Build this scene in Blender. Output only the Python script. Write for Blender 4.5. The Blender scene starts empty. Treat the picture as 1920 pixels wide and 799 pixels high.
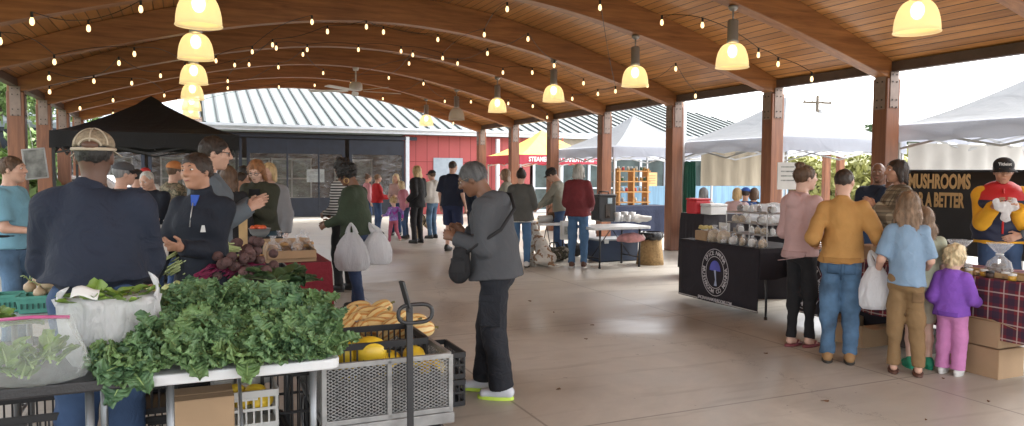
import bpy, math, random
import numpy as np
from mathutils import Vector, Matrix, Euler
random.seed(7); RNG = np.random.RandomState(7)
PI = math.pi
scene = bpy.context.scene
COL = scene.collection
# ---------------------------------------------------------------- camera
CAM_H = 1.55; F = 1386.0; PITCH = math.atan(75/F); ROLL = math.radians(-0.3)
cam_d = bpy.data.cameras.new('camera'); cam = bpy.data.objects.new('camera', cam_d); COL.objects.link(cam)
cam_d.sensor_width = 36; cam_d.lens = F/1920*36; cam_d.clip_end = 900; cam_d.clip_start = 0.05
cam.location = (0, 0, CAM_H); cam.rotation_euler = (PI/2-PITCH, ROLL, 0)
scene.camera = cam
scene.render.resolution_x = 1024; scene.render.resolution_y = 426
# ---------------------------------------------------------------- sky, sun, exposure
SUN_EL = math.radians(48); SUN_AZ = math.radians(62)      # azimuth measured from +Y towards +X
w = bpy.data.worlds.new('World'); scene.world = w; w.use_nodes = True
nt = w.node_tree; nt.nodes.clear()
sky = nt.nodes.new('ShaderNodeTexSky'); sky.sky_type = 'NISHITA'; sky.sun_disc = False
sky.sun_elevation = SUN_EL; sky.sun_rotation = SUN_AZ; sky.dust_density = 3.0; sky.air_density = 1.0
hs = nt.nodes.new('ShaderNodeHueSaturation'); hs.inputs['Saturation'].default_value = 0.15; hs.inputs['Value'].default_value = 1.75
bg = nt.nodes.new('ShaderNodeBackground'); bg.inputs['Strength'].default_value = 0.15
wo = nt.nodes.new('ShaderNodeOutputWorld')
nt.links.new(sky.outputs[0], hs.inputs['Color']); nt.links.new(hs.outputs[0], bg.inputs['Color']); nt.links.new(bg.outputs[0], wo.inputs['Surface'])
sd = bpy.data.lights.new('sun', 'SUN'); sd.energy = 1.4; sd.angle = math.radians(28); sd.color = (1, .97, .92)
so = bpy.data.objects.new('sun', sd); COL.objects.link(so)
sdir = Vector((math.sin(SUN_AZ)*math.cos(SUN_EL), math.cos(SUN_AZ)*math.cos(SUN_EL), math.sin(SUN_EL)))
so.rotation_euler = sdir.to_track_quat('Z', 'Y').to_euler(); so.location = (0, 0, 30)
scene.view_settings.view_transform = 'Standard'; scene.view_settings.look = 'None'
scene.view_settings.gamma = 1; scene.view_settings.exposure = 1.95
try: scene.view_settings.use_curve_mapping = False
except Exception: pass

# ---------------------------------------------------------------- helpers: placing
CR = Euler((PI/2-PITCH, ROLL, 0)).to_matrix()
def ray(px, py):
    return CR @ Vector(((px-960)/F, -(py-399.5)/F, -1))
def at_z(px, py, z):                       # the point seen at a pixel, at height z
    d = ray(px, py); k = (z-CAM_H)/d.z
    return Vector((d.x*k, d.y*k, z))
def at_d(px, py, D):                       # the point seen at a pixel, D metres ahead
    d = ray(px, py); k = D/d.y
    return Vector((d.x*k, D, CAM_H+d.z*k))
PH = math.atan(0.44); CU, SU = math.cos(PH), math.sin(PH)
def pav(t, s, z=0): return Vector((CU*t-SU*s, SU*t+CU*s, z))     # across / along the pavilion
def arch(t):                               # underside of the curved beams
    x = t-3.2; return 4.06-.385*(math.sqrt(x*x+16)-4)
def on_arch(px, py, drop):                 # the point seen at a pixel that hangs 'drop' below the beams
    d = ray(px, py); D = 4.0
    best = None
    while D < 24:
        p = Vector((d.x*D/d.y, D, CAM_H+d.z*D/d.y)); t = CU*p.x+SU*p.y
        if p.z >= arch(t)-drop: return p
        D += .05
    return p
# ---------------------------------------------------------------- helpers: materials
MC = {}
def M(name, col, rough=.6, var=.15, scale=6, bump=0, bscale=60, metal=0, emit=None, es=0, trans=0, alpha=1, sheen=0, stretch=(1,1,1), coat=0, detail=4, dist=0, bd=.01):
    if name in MC: return MC[name]
    m = bpy.data.materials.new(name); m.use_nodes = True; n = m.node_tree.nodes; l = m.node_tree.links
    b = n['Principled BSDF']; b.inputs['Roughness'].default_value = rough; b.inputs['Metallic'].default_value = metal
    b.inputs['Base Color'].default_value = (*col, 1)
    if trans: b.inputs['Transmission Weight'].default_value = trans
    if coat: b.inputs['Coat Weight'].default_value = coat
    if sheen: b.inputs['Sheen Weight'].default_value = sheen
    b.inputs['Alpha'].default_value = alpha
    tc = n.new('ShaderNodeTexCoord'); mp = n.new('ShaderNodeMapping'); mp.inputs['Scale'].default_value = stretch
    l.new(tc.outputs['Object'], mp.inputs['Vector'])
    if var:
        t = n.new('ShaderNodeTexNoise'); t.inputs['Scale'].default_value = scale; t.inputs['Detail'].default_value = detail
        l.new(mp.outputs[0], t.inputs['Vector'])
        r = n.new('ShaderNodeValToRGB'); r.color_ramp.elements[0].position = .3; r.color_ramp.elements[1].position = .7
        r.color_ramp.elements[0].color = (*[c*(1-var) for c in col], 1); r.color_ramp.elements[1].color = (*[min(1, c*(1+var)) for c in col], 1)
        l.new(t.outputs['Fac'], r.inputs[0]); l.new(r.outputs[0], b.inputs['Base Color'])
    if bump:
        t2 = n.new('ShaderNodeTexNoise'); t2.inputs['Scale'].default_value = bscale; t2.inputs['Detail'].default_value = 3; t2.inputs['Distortion'].default_value = dist
        l.new(mp.outputs[0], t2.inputs['Vector'])
        bp = n.new('ShaderNodeBump'); bp.inputs['Strength'].default_value = bump; bp.inputs['Distance'].default_value = bd
        l.new(t2.outputs['Fac'], bp.inputs['Height']); l.new(bp.outputs[0], b.inputs['Normal'])
    if emit: b.inputs['Emission Color'].default_value = (*emit, 1); b.inputs['Emission Strength'].default_value = es
    MC[name] = m; return m
def ramp_mat(name, build):
    if name in MC: return MC[name]
    m = bpy.data.materials.new(name); m.use_nodes = True
    build(m.node_tree, m.node_tree.nodes, m.node_tree.links, m.node_tree.nodes['Principled BSDF']); MC[name] = m; return m
def node(n, typ, **kw):
    x = n.new(typ)
    for k, v in kw.items():
        if k in x.inputs: x.inputs[k].default_value = v
        else: setattr(x, k, v)
    return x
def math_node(n, l, op, a, b=None, c=None):
    x = n.new('ShaderNodeMath'); x.operation = op
    for i, v in enumerate((a, b, c)):
        if v is None: continue
        if isinstance(v, (int, float)): x.inputs[i].default_value = v
        else: l.new(v, x.inputs[i])
    return x.outputs[0]
def mixc(n, l, fac, a, b, mode='MIX'):
    x = n.new('ShaderNodeMix'); x.data_type = 'RGBA'; x.blend_type = mode
    for i, v in ((0, fac), (6, a), (7, b)):
        if isinstance(v, (int, float)): x.inputs[i].default_value = v
        elif isinstance(v, tuple): x.inputs[i].default_value = (*v, 1)
        else: l.new(v, x.inputs[i])
    return x.outputs[2]

def wood(name, c1, c2, axis=0, plank=0, rough=.5, pa=1):
    """grain along one local axis; plank = width of boards laid side by side along axis pa"""
    def f(nt, n, l, b):
        tc = n.new('ShaderNodeTexCoord'); mp = n.new('ShaderNodeMapping'); s = [9, 9, 9]; s[axis] = .7
        mp.inputs['Scale'].default_value = s; l.new(tc.outputs['Object'], mp.inputs['Vector'])
        t = node(n, 'ShaderNodeTexNoise', Scale=1.6, Detail=6, Roughness=.65, Distortion=.5); l.new(mp.outputs[0], t.inputs['Vector'])
        r = n.new('ShaderNodeValToRGB'); r.color_ramp.elements[0].position = .32; r.color_ramp.elements[1].position = .68
        r.color_ramp.elements[0].color = (*c1, 1); r.color_ramp.elements[1].color = (*c2, 1); l.new(t.outputs['Fac'], r.inputs[0])
        big = node(n, 'ShaderNodeTexNoise', Scale=.9, Detail=2); l.new(tc.outputs['Object'], big.inputs['Vector'])
        col = mixc(n, l, math_node(n, l, 'MULTIPLY', big.outputs['Fac'], .5), r.outputs[0], (c1[0]*.6, c1[1]*.55, c1[2]*.5))
        if plank:
            sx = n.new('ShaderNodeSeparateXYZ'); l.new(tc.outputs['Object'], sx.inputs[0])
            q = math_node(n, l, 'DIVIDE', sx.outputs[pa], plank); fl = math_node(n, l, 'FLOOR', q); fr = math_node(n, l, 'FRACT', q)
            wn = n.new('ShaderNodeTexWhiteNoise'); wn.noise_dimensions = '1D'; l.new(fl, wn.inputs['W'])
            col = mixc(n, l, math_node(n, l, 'MULTIPLY', wn.outputs['Value'], .55), col, (c1[0]*.55, c1[1]*.5, c1[2]*.45))
            gap = math_node(n, l, 'LESS_THAN', fr, .09)
            col = mixc(n, l, gap, col, (.012, .007, .004))
            bp = n.new('ShaderNodeBump'); bp.inputs['Strength'].default_value = .6; bp.inputs['Distance'].default_value = .01; bp.invert = True
            l.new(gap, bp.inputs['Height']); l.new(bp.outputs[0], b.inputs['Normal'])
        l.new(col, b.inputs['Base Color']); b.inputs['Roughness'].default_value = rough
    return ramp_mat(name, f)
# ---------------------------------------------------------------- helpers: objects
LABELS = {}
def props(o, label=None, cat=None, group=None, kind=None):
    if label: o['label'] = label; LABELS.setdefault(label, []).append(o.name)
    if cat: o['category'] = cat
    if group: o['group'] = group
    if kind: o['kind'] = kind
    return o
def thing(name, label, cat, loc=(0, 0, 0), rz=0, group=None):
    o = bpy.data.objects.new(name, None); COL.objects.link(o); o.empty_display_size = .1
    o.location = loc; o.rotation_euler = (0, 0, rz); return props(o, label, cat, group)
def raw(name, V, Fc, mats, parent=None, smooth=False, mi=None):
    me = bpy.data.meshes.new(name)
    V = V.tolist() if isinstance(V, np.ndarray) else V; Fc = Fc.tolist() if isinstance(Fc, np.ndarray) else Fc
    me.from_pydata(V, [], Fc)
    for m in (mats if isinstance(mats, (list, tuple)) else [mats]): me.materials.append(m)
    if smooth: me.shade_smooth()
    if mi is not None: me.polygons.foreach_set('material_index', mi)
    me.update()
    o = bpy.data.objects.new(name, me); COL.objects.link(o)
    if parent: o.parent = parent
    return o
class MB:
    def __init__(s): s.v = []; s.f = []; s.m = []; s.cur = 0
    def add(s, vs, fs):
        k = len(s.v); s.v += [tuple(v) for v in vs]; s.f += [tuple(i+k for i in f) for f in fs]; s.m += [s.cur]*len(fs); return s
    def mat(s, i): s.cur = i; return s
    def box(s, c, d, rz=0, R=None):
        c = Vector(c); R = R or Matrix.Rotation(rz, 3, 'Z')
        P = [c+R@Vector((x*d[0]/2, y*d[1]/2, z*d[2]/2)) for x, y, z in ((-1,-1,-1),(1,-1,-1),(1,1,-1),(-1,1,-1),(-1,-1,1),(1,-1,1),(1,1,1),(-1,1,1))]
        return s.add(P, [(0,3,2,1),(4,5,6,7),(0,1,5,4),(1,2,6,5),(2,3,7,6),(3,0,4,7)])
    def beam(s, a, b, w, h):                # a rectangular bar from a to b
        a = Vector(a); b = Vector(b); d = (b-a); L = d.length; d.normalize()
        up = Vector((0, 0, 1)) if abs(d.z) < .95 else Vector((0, 1, 0))
        x = d.cross(up).normalized(); y = x.cross(d)
        return s.box((a+b)/2, (w, L, h), R=Matrix((x, d, y)).transposed())
    def tube(s, pts, r, n=8, caps=True, close=False):
        pts = [Vector(p) for p in pts]; rs = r if isinstance(r, (list, tuple)) else [r]*len(pts)
        N = len(pts); rings = []; up = Vector((0, 0, 1)); prevx = None
        for i, p in enumerate(pts):
            if close: d = pts[(i+1) % N]-pts[i-1]
            else: d = pts[min(i+1, N-1)]-pts[max(i-1, 0)]
            if d.length < 1e-9: d = Vector((0, 0, 1))
            d.normalize()
            if prevx is None: x = d.cross(up if abs(d.z) < .95 else Vector((0, 1, 0))).normalized()
            else:
                x = prevx-d*prevx.dot(d)
                x = x.normalized() if x.length > 1e-6 else d.orthogonal().normalized()
            prevx = x; y = d.cross(x)
            rings.append([p+(x*math.cos(2*PI*j/n)+y*math.sin(2*PI*j/n))*rs[i] for j in range(n)])
        V = [q for R_ in rings for q in R_]; Fc = []
        for i in range(N if close else N-1):
            for j in range(n):
                a = i*n+j; b2 = i*n+(j+1) % n; c = ((i+1) % N)*n+(j+1) % n; d2 = ((i+1) % N)*n+j; Fc.append((a, b2, c, d2))
        if caps and not close: Fc += [tuple(range(n-1, -1, -1)), tuple((N-1)*n+j for j in range(n))]
        return s.add(V, Fc)
    def lathe(s, prof, c=(0, 0, 0), n=20, sx=1, sy=1, wob=0, folds=0, seed=0):
        c = Vector(c); V = []; Fc = []; rr = random.Random(seed); ph = [rr.uniform(0, 6.28) for _ in range(4)]
        for i, (r, z) in enumerate(prof):
            for j in range(n):
                a = 2*PI*j/n; q = r*(1+wob*(math.sin(folds*a+ph[0]+z*9)+.6*math.sin((folds*2+1)*a+ph[1]-z*14)+.5*math.sin(2*a+ph[2])))
                V.append(c+Vector((q*math.cos(a)*sx, q*math.sin(a)*sy, z)))
        for i in range(len(prof)-1):
            for j in range(n): Fc.append((i*n+j, i*n+(j+1) % n, (i+1)*n+(j+1) % n, (i+1)*n+j))
        if prof[0][0] > 1e-4: Fc.append(tuple(range(n-1, -1, -1)))
        if prof[-1][0] > 1e-4: Fc.append(tuple((len(prof)-1)*n+j for j in range(n)))
        return s.add(V, Fc)
    def ell(s, c, r, n=14, R=None):
        c = Vector(c); R = R or Matrix.Identity(3); m = max(6, n//2); V = []; Fc = []
        for i in range(m+1):
            th = PI*i/m
            for j in range(n):
                a = 2*PI*j/n; V.append(c+R@Vector((r[0]*math.sin(th)*math.cos(a), r[1]*math.sin(th)*math.sin(a), -r[2]*math.cos(th))))
        for i in range(m):
            for j in range(n): Fc.append((i*n+j, i*n+(j+1) % n, (i+1)*n+(j+1) % n, (i+1)*n+j))
        return s.add(V, Fc)
    def grid(s, fn, nu, nv):
        V = [fn(i/nu, j/nv) for i in range(nu+1) for j in range(nv+1)]
        return s.add(V, [(i*(nv+1)+j, (i+1)*(nv+1)+j, (i+1)*(nv+1)+j+1, i*(nv+1)+j+1) for i in range(nu) for j in range(nv)])
    def obj(s, name, mats, parent=None, smooth=False, bevel=0, thick=0):
        o = raw(name, s.v, s.f, mats, parent, smooth, s.m if any(s.m) else None)
        if thick: md = o.modifiers.new('s', 'SOLIDIFY'); md.thickness = thick
        if bevel:
            md = o.modifiers.new('b', 'BEVEL'); md.width = bevel; md.segments = 2; md.limit_method = 'ANGLE'; md.angle_limit = .6
        return o
def dup(root, loc=None, rz=None, label=None, cat=None, group=None):
    def cp(o, par):
        c = o.copy(); COL.objects.link(c)
        if par: c.parent = par
        for ch in KIDS.get(o.name, []): cp(ch, c)
        return c
    KIDS = {}
    for o in bpy.data.objects:
        if o.parent: KIDS.setdefault(o.parent.name, []).append(o)
    r = cp(root, None)
    if loc is not None: r.location = loc
    if rz is not None: r.rotation_euler = (0, 0, rz)
    props(r, label, cat, group); return r
def text_mesh(name, txt, size, mat, parent, loc, rot, sx=1.0, bold=0, extrude=.001, align='CENTER'):
    cu = bpy.data.curves.new('t', 'FONT'); cu.body = txt; cu.size = size; cu.align_x = align; cu.align_y = 'CENTER'
    cu.extrude = extrude; cu.offset = bold; cu.resolution_u = 3
    o = bpy.data.objects.new('t', cu); COL.objects.link(o)
    dg = bpy.context.evaluated_depsgraph_get(); me = bpy.data.meshes.new_from_object(o.evaluated_get(dg)); bpy.data.objects.remove(o)
    me.materials.clear(); me.materials.append(mat); me.name = name
    q = bpy.data.objects.new(name, me); COL.objects.link(q); q.parent = parent; q.location = loc; q.rotation_euler = rot; q.scale = (sx, 1, 1)
    return q
# ================================================================ THE SETTING
def struct(o): return props(o, kind='structure')
# ground sheets
m_out = M('outside_ground', (.22, .21, .18), .9, .3, .6, .3, 4)
b = MB(); b.box((0, 150, -.062), (700, 700, .1)); struct(b.obj('ground', m_out))
def conc(nt, n, l, b):
    tc = n.new('ShaderNodeTexCoord')
    n1 = node(n, 'ShaderNodeTexNoise', Scale=.55, Detail=7, Roughness=.65, Distortion=1.0); l.new(tc.outputs['Object'], n1.inputs['Vector'])
    n2 = node(n, 'ShaderNodeTexNoise', Scale=3.5, Detail=8, Roughness=.7, Distortion=.4); l.new(tc.outputs['Object'], n2.inputs['Vector'])
    r = n.new('ShaderNodeValToRGB'); e = r.color_ramp.elements
    e[0].position = .38; e[0].color = (.36, .328, .275, 1); e[1].position = .62; e[1].color = (.59, .555, .49, 1)  # concrete mottling, with bright daylight reflections put into its pale tone
    l.new(n1.outputs['Fac'], r.inputs[0])
    c = mixc(n, l, math_node(n, l, 'MULTIPLY', n2.outputs['Fac'], .55), r.outputs[0], (.37, .34, .30))
    # small stains
    v = node(n, 'ShaderNodeTexNoise', Scale=1.9, Detail=3, Distortion=.8); l.new(tc.outputs['Object'], v.inputs['Vector'])
    st = math_node(n, l, 'GREATER_THAN', v.outputs['Fac'], .80)
    c = mixc(n, l, math_node(n, l, 'MULTIPLY', st, .0), c, (.09, .065, .045))
    v2 = node(n, 'ShaderNodeTexNoise', Scale=14, Detail=2); l.new(tc.outputs['Object'], v2.inputs['Vector'])
    sp = math_node(n, l, 'GREATER_THAN', v2.outputs['Fac'], .745)
    c = mixc(n, l, math_node(n, l, 'MULTIPLY', sp, .55), c, (.06, .045, .035))
    sx = n.new('ShaderNodeSeparateXYZ'); l.new(tc.outputs['Object'], sx.inputs[0]); g = None
    for ax, off, per in ((0, .96, 2.95), (1, 1.55, 2.72)):
        q = math_node(n, l, 'FRACT', math_node(n, l, 'DIVIDE', math_node(n, l, 'ADD', sx.outputs[ax], off+per*20), per))
        a = math_node(n, l, 'LESS_THAN', q, .006); g = a if g is None else math_node(n, l, 'MAXIMUM', g, a)
    c = mixc(n, l, math_node(n, l, 'MULTIPLY', g, .55), c, (.10, .085, .07))
    wv = node(n, 'ShaderNodeTexNoise', Scale=2.2, Detail=5, Distortion=.6); mw = n.new('ShaderNodeMapping'); mw.inputs['Rotation'].default_value = (0, 0, .5); mw.inputs['Scale'].default_value = (.35, 2.6, 1); l.new(tc.outputs['Object'], mw.inputs[0]); l.new(mw.outputs[0], wv.inputs['Vector'])
    sc_ = n.new('ShaderNodeMapRange'); sc_.inputs['From Min'].default_value = .56; sc_.inputs['From Max'].default_value = .72; l.new(wv.outputs['Fac'], sc_.inputs[0])
    c = mixc(n, l, math_node(n, l, 'MULTIPLY', sc_.outputs[0], .38), c, (.20, .165, .13))
    vo = n.new('ShaderNodeTexVoronoi'); vo.feature = 'DISTANCE_TO_EDGE'; vo.inputs['Scale'].default_value = .23; wn = n.new('ShaderNodeVectorMath'); wn.operation = 'ADD'; l.new(tc.outputs['Object'], wn.inputs[0]); l.new(n2.outputs['Color'], wn.inputs[1]); l.new(wn.outputs[0], vo.inputs['Vector'])
    c = mixc(n, l, math_node(n, l, 'MULTIPLY', math_node(n, l, 'LESS_THAN', vo.outputs['Distance'], .0014), .55), c, (.09, .075, .06))
    l.new(c, b.inputs['Base Color'])
    rr = n.new('ShaderNodeMapRange'); rr.inputs['From Min'].default_value = .35; rr.inputs['From Max'].default_value = .65
    rr.inputs['To Min'].default_value = .28; rr.inputs['To Max'].default_value = .6
    l.new(n1.outputs['Fac'], rr.inputs[0]); l.new(rr.outputs[0], b.inputs['Roughness'])
    bp = n.new('ShaderNodeBump'); bp.inputs['Strength'].default_value = .1; bp.inputs['Distance'].default_value = .004
    l.new(n2.outputs['Fac'], bp.inputs['Height']); l.new(bp.outputs[0], b.inputs['Normal'])
m_conc = ramp_mat('stained_concrete', conc)
b = MB(); b.box((3.2, 9.5, -.04), (14.6, 31, .08)); o = b.obj('floor', m_conc); o.rotation_euler.z = PH; struct(o)
m_pave = M('pale_paving', (.30, .28, .25), .8, .12, 1.5, .2, 20)
b = MB(); b.box((16, 14, -.052), (11, 44, .09)); b.box((3, 25.6, -.056), (14, 1.5, .09)); o = b.obj('pavement', m_pave); o.rotation_euler.z = PH; struct(o)
m_grass = M('grass', (.10, .13, .035), .9, .4, 3, .5, 30)
b = MB(); b.box((-19, 15, -.05), (29, 60, .09)); o = b.obj('lawn', m_grass); o.rotation_euler.z = PH; struct(o)

# ---- the pavilion
S_BEAMS = [-.9, 2.1, 4.9, 7.47, 9.67, 12.41, 15.14, 17.83, 20.42, 23.1]
TL, TR = -2.65, 9.04
pv = thing('timber_pavilion', 'open timber market pavilion with curved beams, plank ceiling and square brown columns', 'pavilion', (0, 0, 0), PH)
m_plate = None; m_beam = wood('glulam', (.20, .075, .022), (.45, .19, .06), 0, 0, .45)
m_post = wood('post_wood', (.14, .048, .02), (.30, .112, .046), 2, 0, .45)
m_deck = wood('ceiling_planks', (.40, .17, .048), (.72, .34, .11), 1, .135, .35, 0)
m_edge = M('dark_eave', (.09, .055, .04), .5, .2, 4)
m_steel = M('galvanised', (.22, .16, .13), .5, .15, 10, metal=.2)
m_bolt = M('bolt', (.05, .04, .035), .4, 0, metal=.6)
ts = [TL-.35+(TR-TL+.7)*i/60 for i in range(61)]
# deck
def depth(t): return .46-.21*min(1.3, abs((t-3.2)/5.85)**3)
b = MB()
def deck(u, v, off):
    t = TL-.16+(TR-TL+.32)*u; s = -2.6+v*26.6
    return (t, s, arch(t)+depth(t)+.002+off)
b.grid(lambda u, v: deck(u, v, 0), 60, 1); o = b.obj('roof_deck', m_deck, pv, True, thick=-.08)
m_roofm = M('roof_metal', (.45, .46, .47), .4, .1, 2, metal=.6)
b = MB(); b.grid(lambda u, v: deck(u, v, .12), 60, 1); b.obj('roof_cover', m_roofm, pv, True)
for k, s in enumerate(S_BEAMS):
    b = MB()
    V = []; Fc = []
    n = 60
    for i in range(n+1):
        t = TL-.12+(TR-TL+.24)*i/n; z = arch(t)
        for dx, dz in ((-.1, 0), (.1, 0), (.1, depth(t)), (-.1, depth(t))): V.append((t, s+dx, z+dz))
    for i in range(n):
        for j in range(4): Fc.append((i*4+j, i*4+(j+1) % 4, (i+1)*4+(j+1) % 4, (i+1)*4+j))
    Fc += [(3, 2, 1, 0), tuple(n*4+j for j in range(4))]
    b.add(V, Fc); b.obj('beam', m_beam, pv, False, bevel=.008)
    for t, sg in ((TL, -1), (TR, 1)):
        b = MB(); zt = arch(t)+.02
        b.box((t, s, zt/2), (.26, .235, zt)); c = b.obj('column', m_post, pv, bevel=.01)
        c2 = MB(); c2.box((t-sg*.13, s, zt-.12), (.012, .17, .62)); c2.box((t, s-.1225, zt-.16), (.16, .01, .5))
        c2.mat(1)
        for dz in (-.35, -.25, .0, .1):
            for dy in (-.04, .04):
                c2.tube([(t-sg*.137, s+dy, zt-.05+dz), (t-sg*.147, s+dy, zt-.05+dz)], .012, 6)
                c2.tube([(t+dy, s-.128, zt-.05+dz), (t+dy, s-.136, zt-.05+dz)], .012, 6)
        c2.obj('steel_plate', [m_steel, m_bolt], c)
for t, sg in ((TL, -1), (TR, 1)):
    for a_, b_ in zip(S_BEAMS[:-1], S_BEAMS[1:]):
        b = MB(); b.box((t+sg*.02, (a_+b_)/2, arch(t)+.178), (.12, b_-a_-.205, .135)); b.obj('eave_beam', m_edge, pv)
b = MB(); b.tube([(TR+.28, 12.48, 0.02), (TR+.28, 12.48, arch(TR)+.2)], .045, 10); b.obj('downpipe', M('pale_metal', (.55, .56, .57), .35, 0, metal=.4), pv, True)

# ---- pendant lamps on the beams
m_can = M('lamp_can', (.30, .29, .28), .4, .05, metal=.5)
def shade_mat(nm, c, e, alpha=.66):
    return M(nm, c, .35, .04, 3, .05, 40, emit=e, es=.20 if nm == 'amber_shade' else .03, alpha=alpha)  # the unlit grey shade also gets a faint added glow
m_amber = shade_mat('amber_shade', (.80, .62, .30), (1, .78, .40)); m_off = shade_mat('grey_shade', (.42, .36, .28), (.5, .4, .3), .8)
m_glow = M('lamp_bulb', (1, .9, .6), .5, 0, emit=(1, .75, .32), es=2.6); m_dead = M('lamp_bulb_off', (.75, .72, .65), .4, 0)
def pendant(t, s, label, lit=True, group='amber pendant lamps under the beams'):
    o = thing('pendant_lamp', label, 'ceiling lamp', pav(t, s, 2.89), PH, group)
    top = arch(t)-2.89
    b = MB(); b.lathe([(.0, top), (.06, top), (.06, top-.03), (.035, top-.06), (.0, top-.06)], n=14); b.tube([(0, 0, top-.05), (0, 0, .57)], .012, 6); b.obj('hook', m_can, o, True)
    b = MB(); b.lathe([(.0, .59), (.055, .59), (.066, .575), (.066, .34), (.075, .31), (.0, .31)], n=18); b.obj('ballast_housing', m_can, o, True)
    b = MB(); pr = []
    for i in range(13):
        a = i/12*PI/2*.93; pr.append((.2*math.cos(a)**.62+.002, .30*math.sin(a)))
    pr = [(.208, -.006), (.208, .004)]+pr
    V = []; Fc = []; n = 28
    for r, z in pr:
        for j in range(n): V.append((r*math.cos(2*PI*j/n), r*math.sin(2*PI*j/n), z))
    for i in range(len(pr)-1):
        for j in range(n): Fc.append((i*n+j, i*n+(j+1) % n, (i+1)*n+(j+1) % n, (i+1)*n+j))
    b.add(V, Fc); b.obj('lamp_shade', m_amber if lit else m_off, o, True)
    b = MB(); b.ell((0, 0, .2), (.062, .062, .085), 12); b.obj('bulb', m_glow if lit else m_dead, o, True)
    return o
ordw = ['nearest', 'second nearest', 'third nearest', 'fourth', 'fifth', 'sixth', 'farthest']
for i, s in enumerate([4.9, 7.47, 9.67, 12.41, 15.14, 17.83, 20.42]):
    if i == 5: pendant(6.3, s, 'unlit grey pendant lamp between two lit amber ones in the right row', False)
    else: pendant(6.3, s, ordw[i]+' lit amber pendant lamp of the right row, by the open side')
for i, s in enumerate([7.47, 9.67, 12.41, 15.14, 17.83, 20.42]):
    pendant(.13, s, (ordw[i] if i < 5 else 'farthest')+' lit amber pendant lamp of the overlapping left row')

# ---- string lights
m_cable = M('black_cable', (.01, .01, .01), .5, 0); m_bulb = M('string_bulb', (.8, .62, .38), .3, 0, emit=(1, .66, .30), es=.7)
strings = [
 [(60,40),(166,53),(264,17)], [(0,77),(102,116),(252,101),(347,127),(405,114),(473,97),(585,41)],
 [(92,146),(176,152),(223,118),(301,142),(440,122),(511,84),(614,59),(687,50),(719,60),(821,74)],
 [(93,172),(247,156),(308,179),(427,152),(467,121),(518,90),(576,93),(672,93),(752,96),(830,109),(908,65),(951,17)],
 [(150,203),(212,188),(331,190),(427,165),(522,126),(568,102),(606,137),(729,146),(774,103),(858,119),(914,100),(990,73),(1039,123),(1094,156)],
 [(212,213),(300,219),(523,163),(590,160),(658,157),(767,119),(943,136),(998,136),(1039,143)],
 [(718,185),(794,157),(834,190),(883,191),(953,194),(999,199),(1026,220)],
 [(775,209),(801,208),(850,231)],
 [(1125,14),(1154,171),(1121,176),(1073,185)], [(1241,42),(1317,47),(1422,103),(1459,120),(1522,148)], [(1214,160),(1267,129),(1304,180)],
]
slab = ['short string of bulbs at the top left corner of the ceiling', 'string of warm bulbs sweeping behind the nearest left pendant lamp', 'string of warm bulbs along the third curved beam from the camera',
 'long string of warm bulbs looping to the cable joint near the top middle', 'longest string of warm bulbs, from the left columns to the right lamp row', 'string of bulbs passing above the ceiling fan',
 'string of small bulbs looping over the far right ceiling', 'three far bulbs over the last right pendant lamp', 'string of bulbs dropping beside the third pendant lamp of the right row',
 'string of bulbs along the right planks towards the tall open column', 'short string of bulbs above the white tent with the orange rack']
for k, st in enumerate(strings):
    P = [on_arch(x, y, .30) for x, y in st]
    o = thing('string_light', slab[k], 'string lights', P[0], 0, 'string lights under the timber ceiling'); o0 = P[0]
    pts = []
    for a_, b_ in zip(P[:-1], P[1:]):
        a_ = a_-o0+Vector((0, 0, .09)); b_ = b_-o0+Vector((0, 0, .09)); L = (b_-a_).length; sag = min(.16, .05*L)
        for i in range(8):
            u = i/8; q = a_.lerp(b_, u); q.z += min(.09, .04*L)*math.sin(PI*u)*(1 if k % 2 else -1); pts.append(q)
    pts.append(P[-1]-o0+Vector((0, 0, .09)))
    b = MB(); b.tube(pts, .0045, 5); b.obj('cable', m_cable, o)
    for p in P:
        q = p-o0
        b = MB(); b.tube([q+Vector((0, 0, .09)), q+Vector((0, 0, .035))], .014, 6); sk = b.obj('socket', m_cable, o)
        b = MB(); b.lathe([(.0, -.042), (.014, -.036), (.022, -.015), (.021, .01), (.012, .035)], q, 10); b.obj('bulb', m_bulb, sk, True)

# ---- ceiling fan
m_fan = M('white_enamel', (.62, .60, .57), .4, .05)
fp = pav(3.75, 17.83, 0); o = thing('ceiling_fan', 'white ceiling fan with flat blades hanging from a curved beam', 'ceiling fan', (fp.x, fp.y, 3.55), .3)
fz = arch(3.75)-3.55
b = MB(); b.lathe([(.0, fz), (.08, fz), (.06, fz-.07), (.0, fz-.07)], n=14); b.tube([(0, 0, fz-.06), (0, 0, .12)], .02, 8); b.obj('down_rod', m_fan, o, True)
b = MB(); b.lathe([(.0, .16), (.1, .15), (.155, .1), (.155, -.02), (.13, -.05), (.0, -.06)], n=20); b.obj('motor', m_fan, o, True)
for k in range(5):
    a = 2*PI*k/5+.25; d = Vector((math.cos(a), math.sin(a), 0)); nrm = Vector((-d.y, d.x, .18))
    V = []
    for r, wd in ((.2, .05), (.35, .075), (.9, .085), (1.12, .075), (1.15, .04)):
        V += [d*r+nrm*wd+Vector((0, 0, -.05)), d*r-nrm*wd+Vector((0, 0, -.05))]
    b = MB(); b.add(V, [(2*i, 2*i+1, 2*i+3, 2*i+2) for i in range(4)]); b.obj('blade', m_fan, o, thick=.01)

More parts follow.
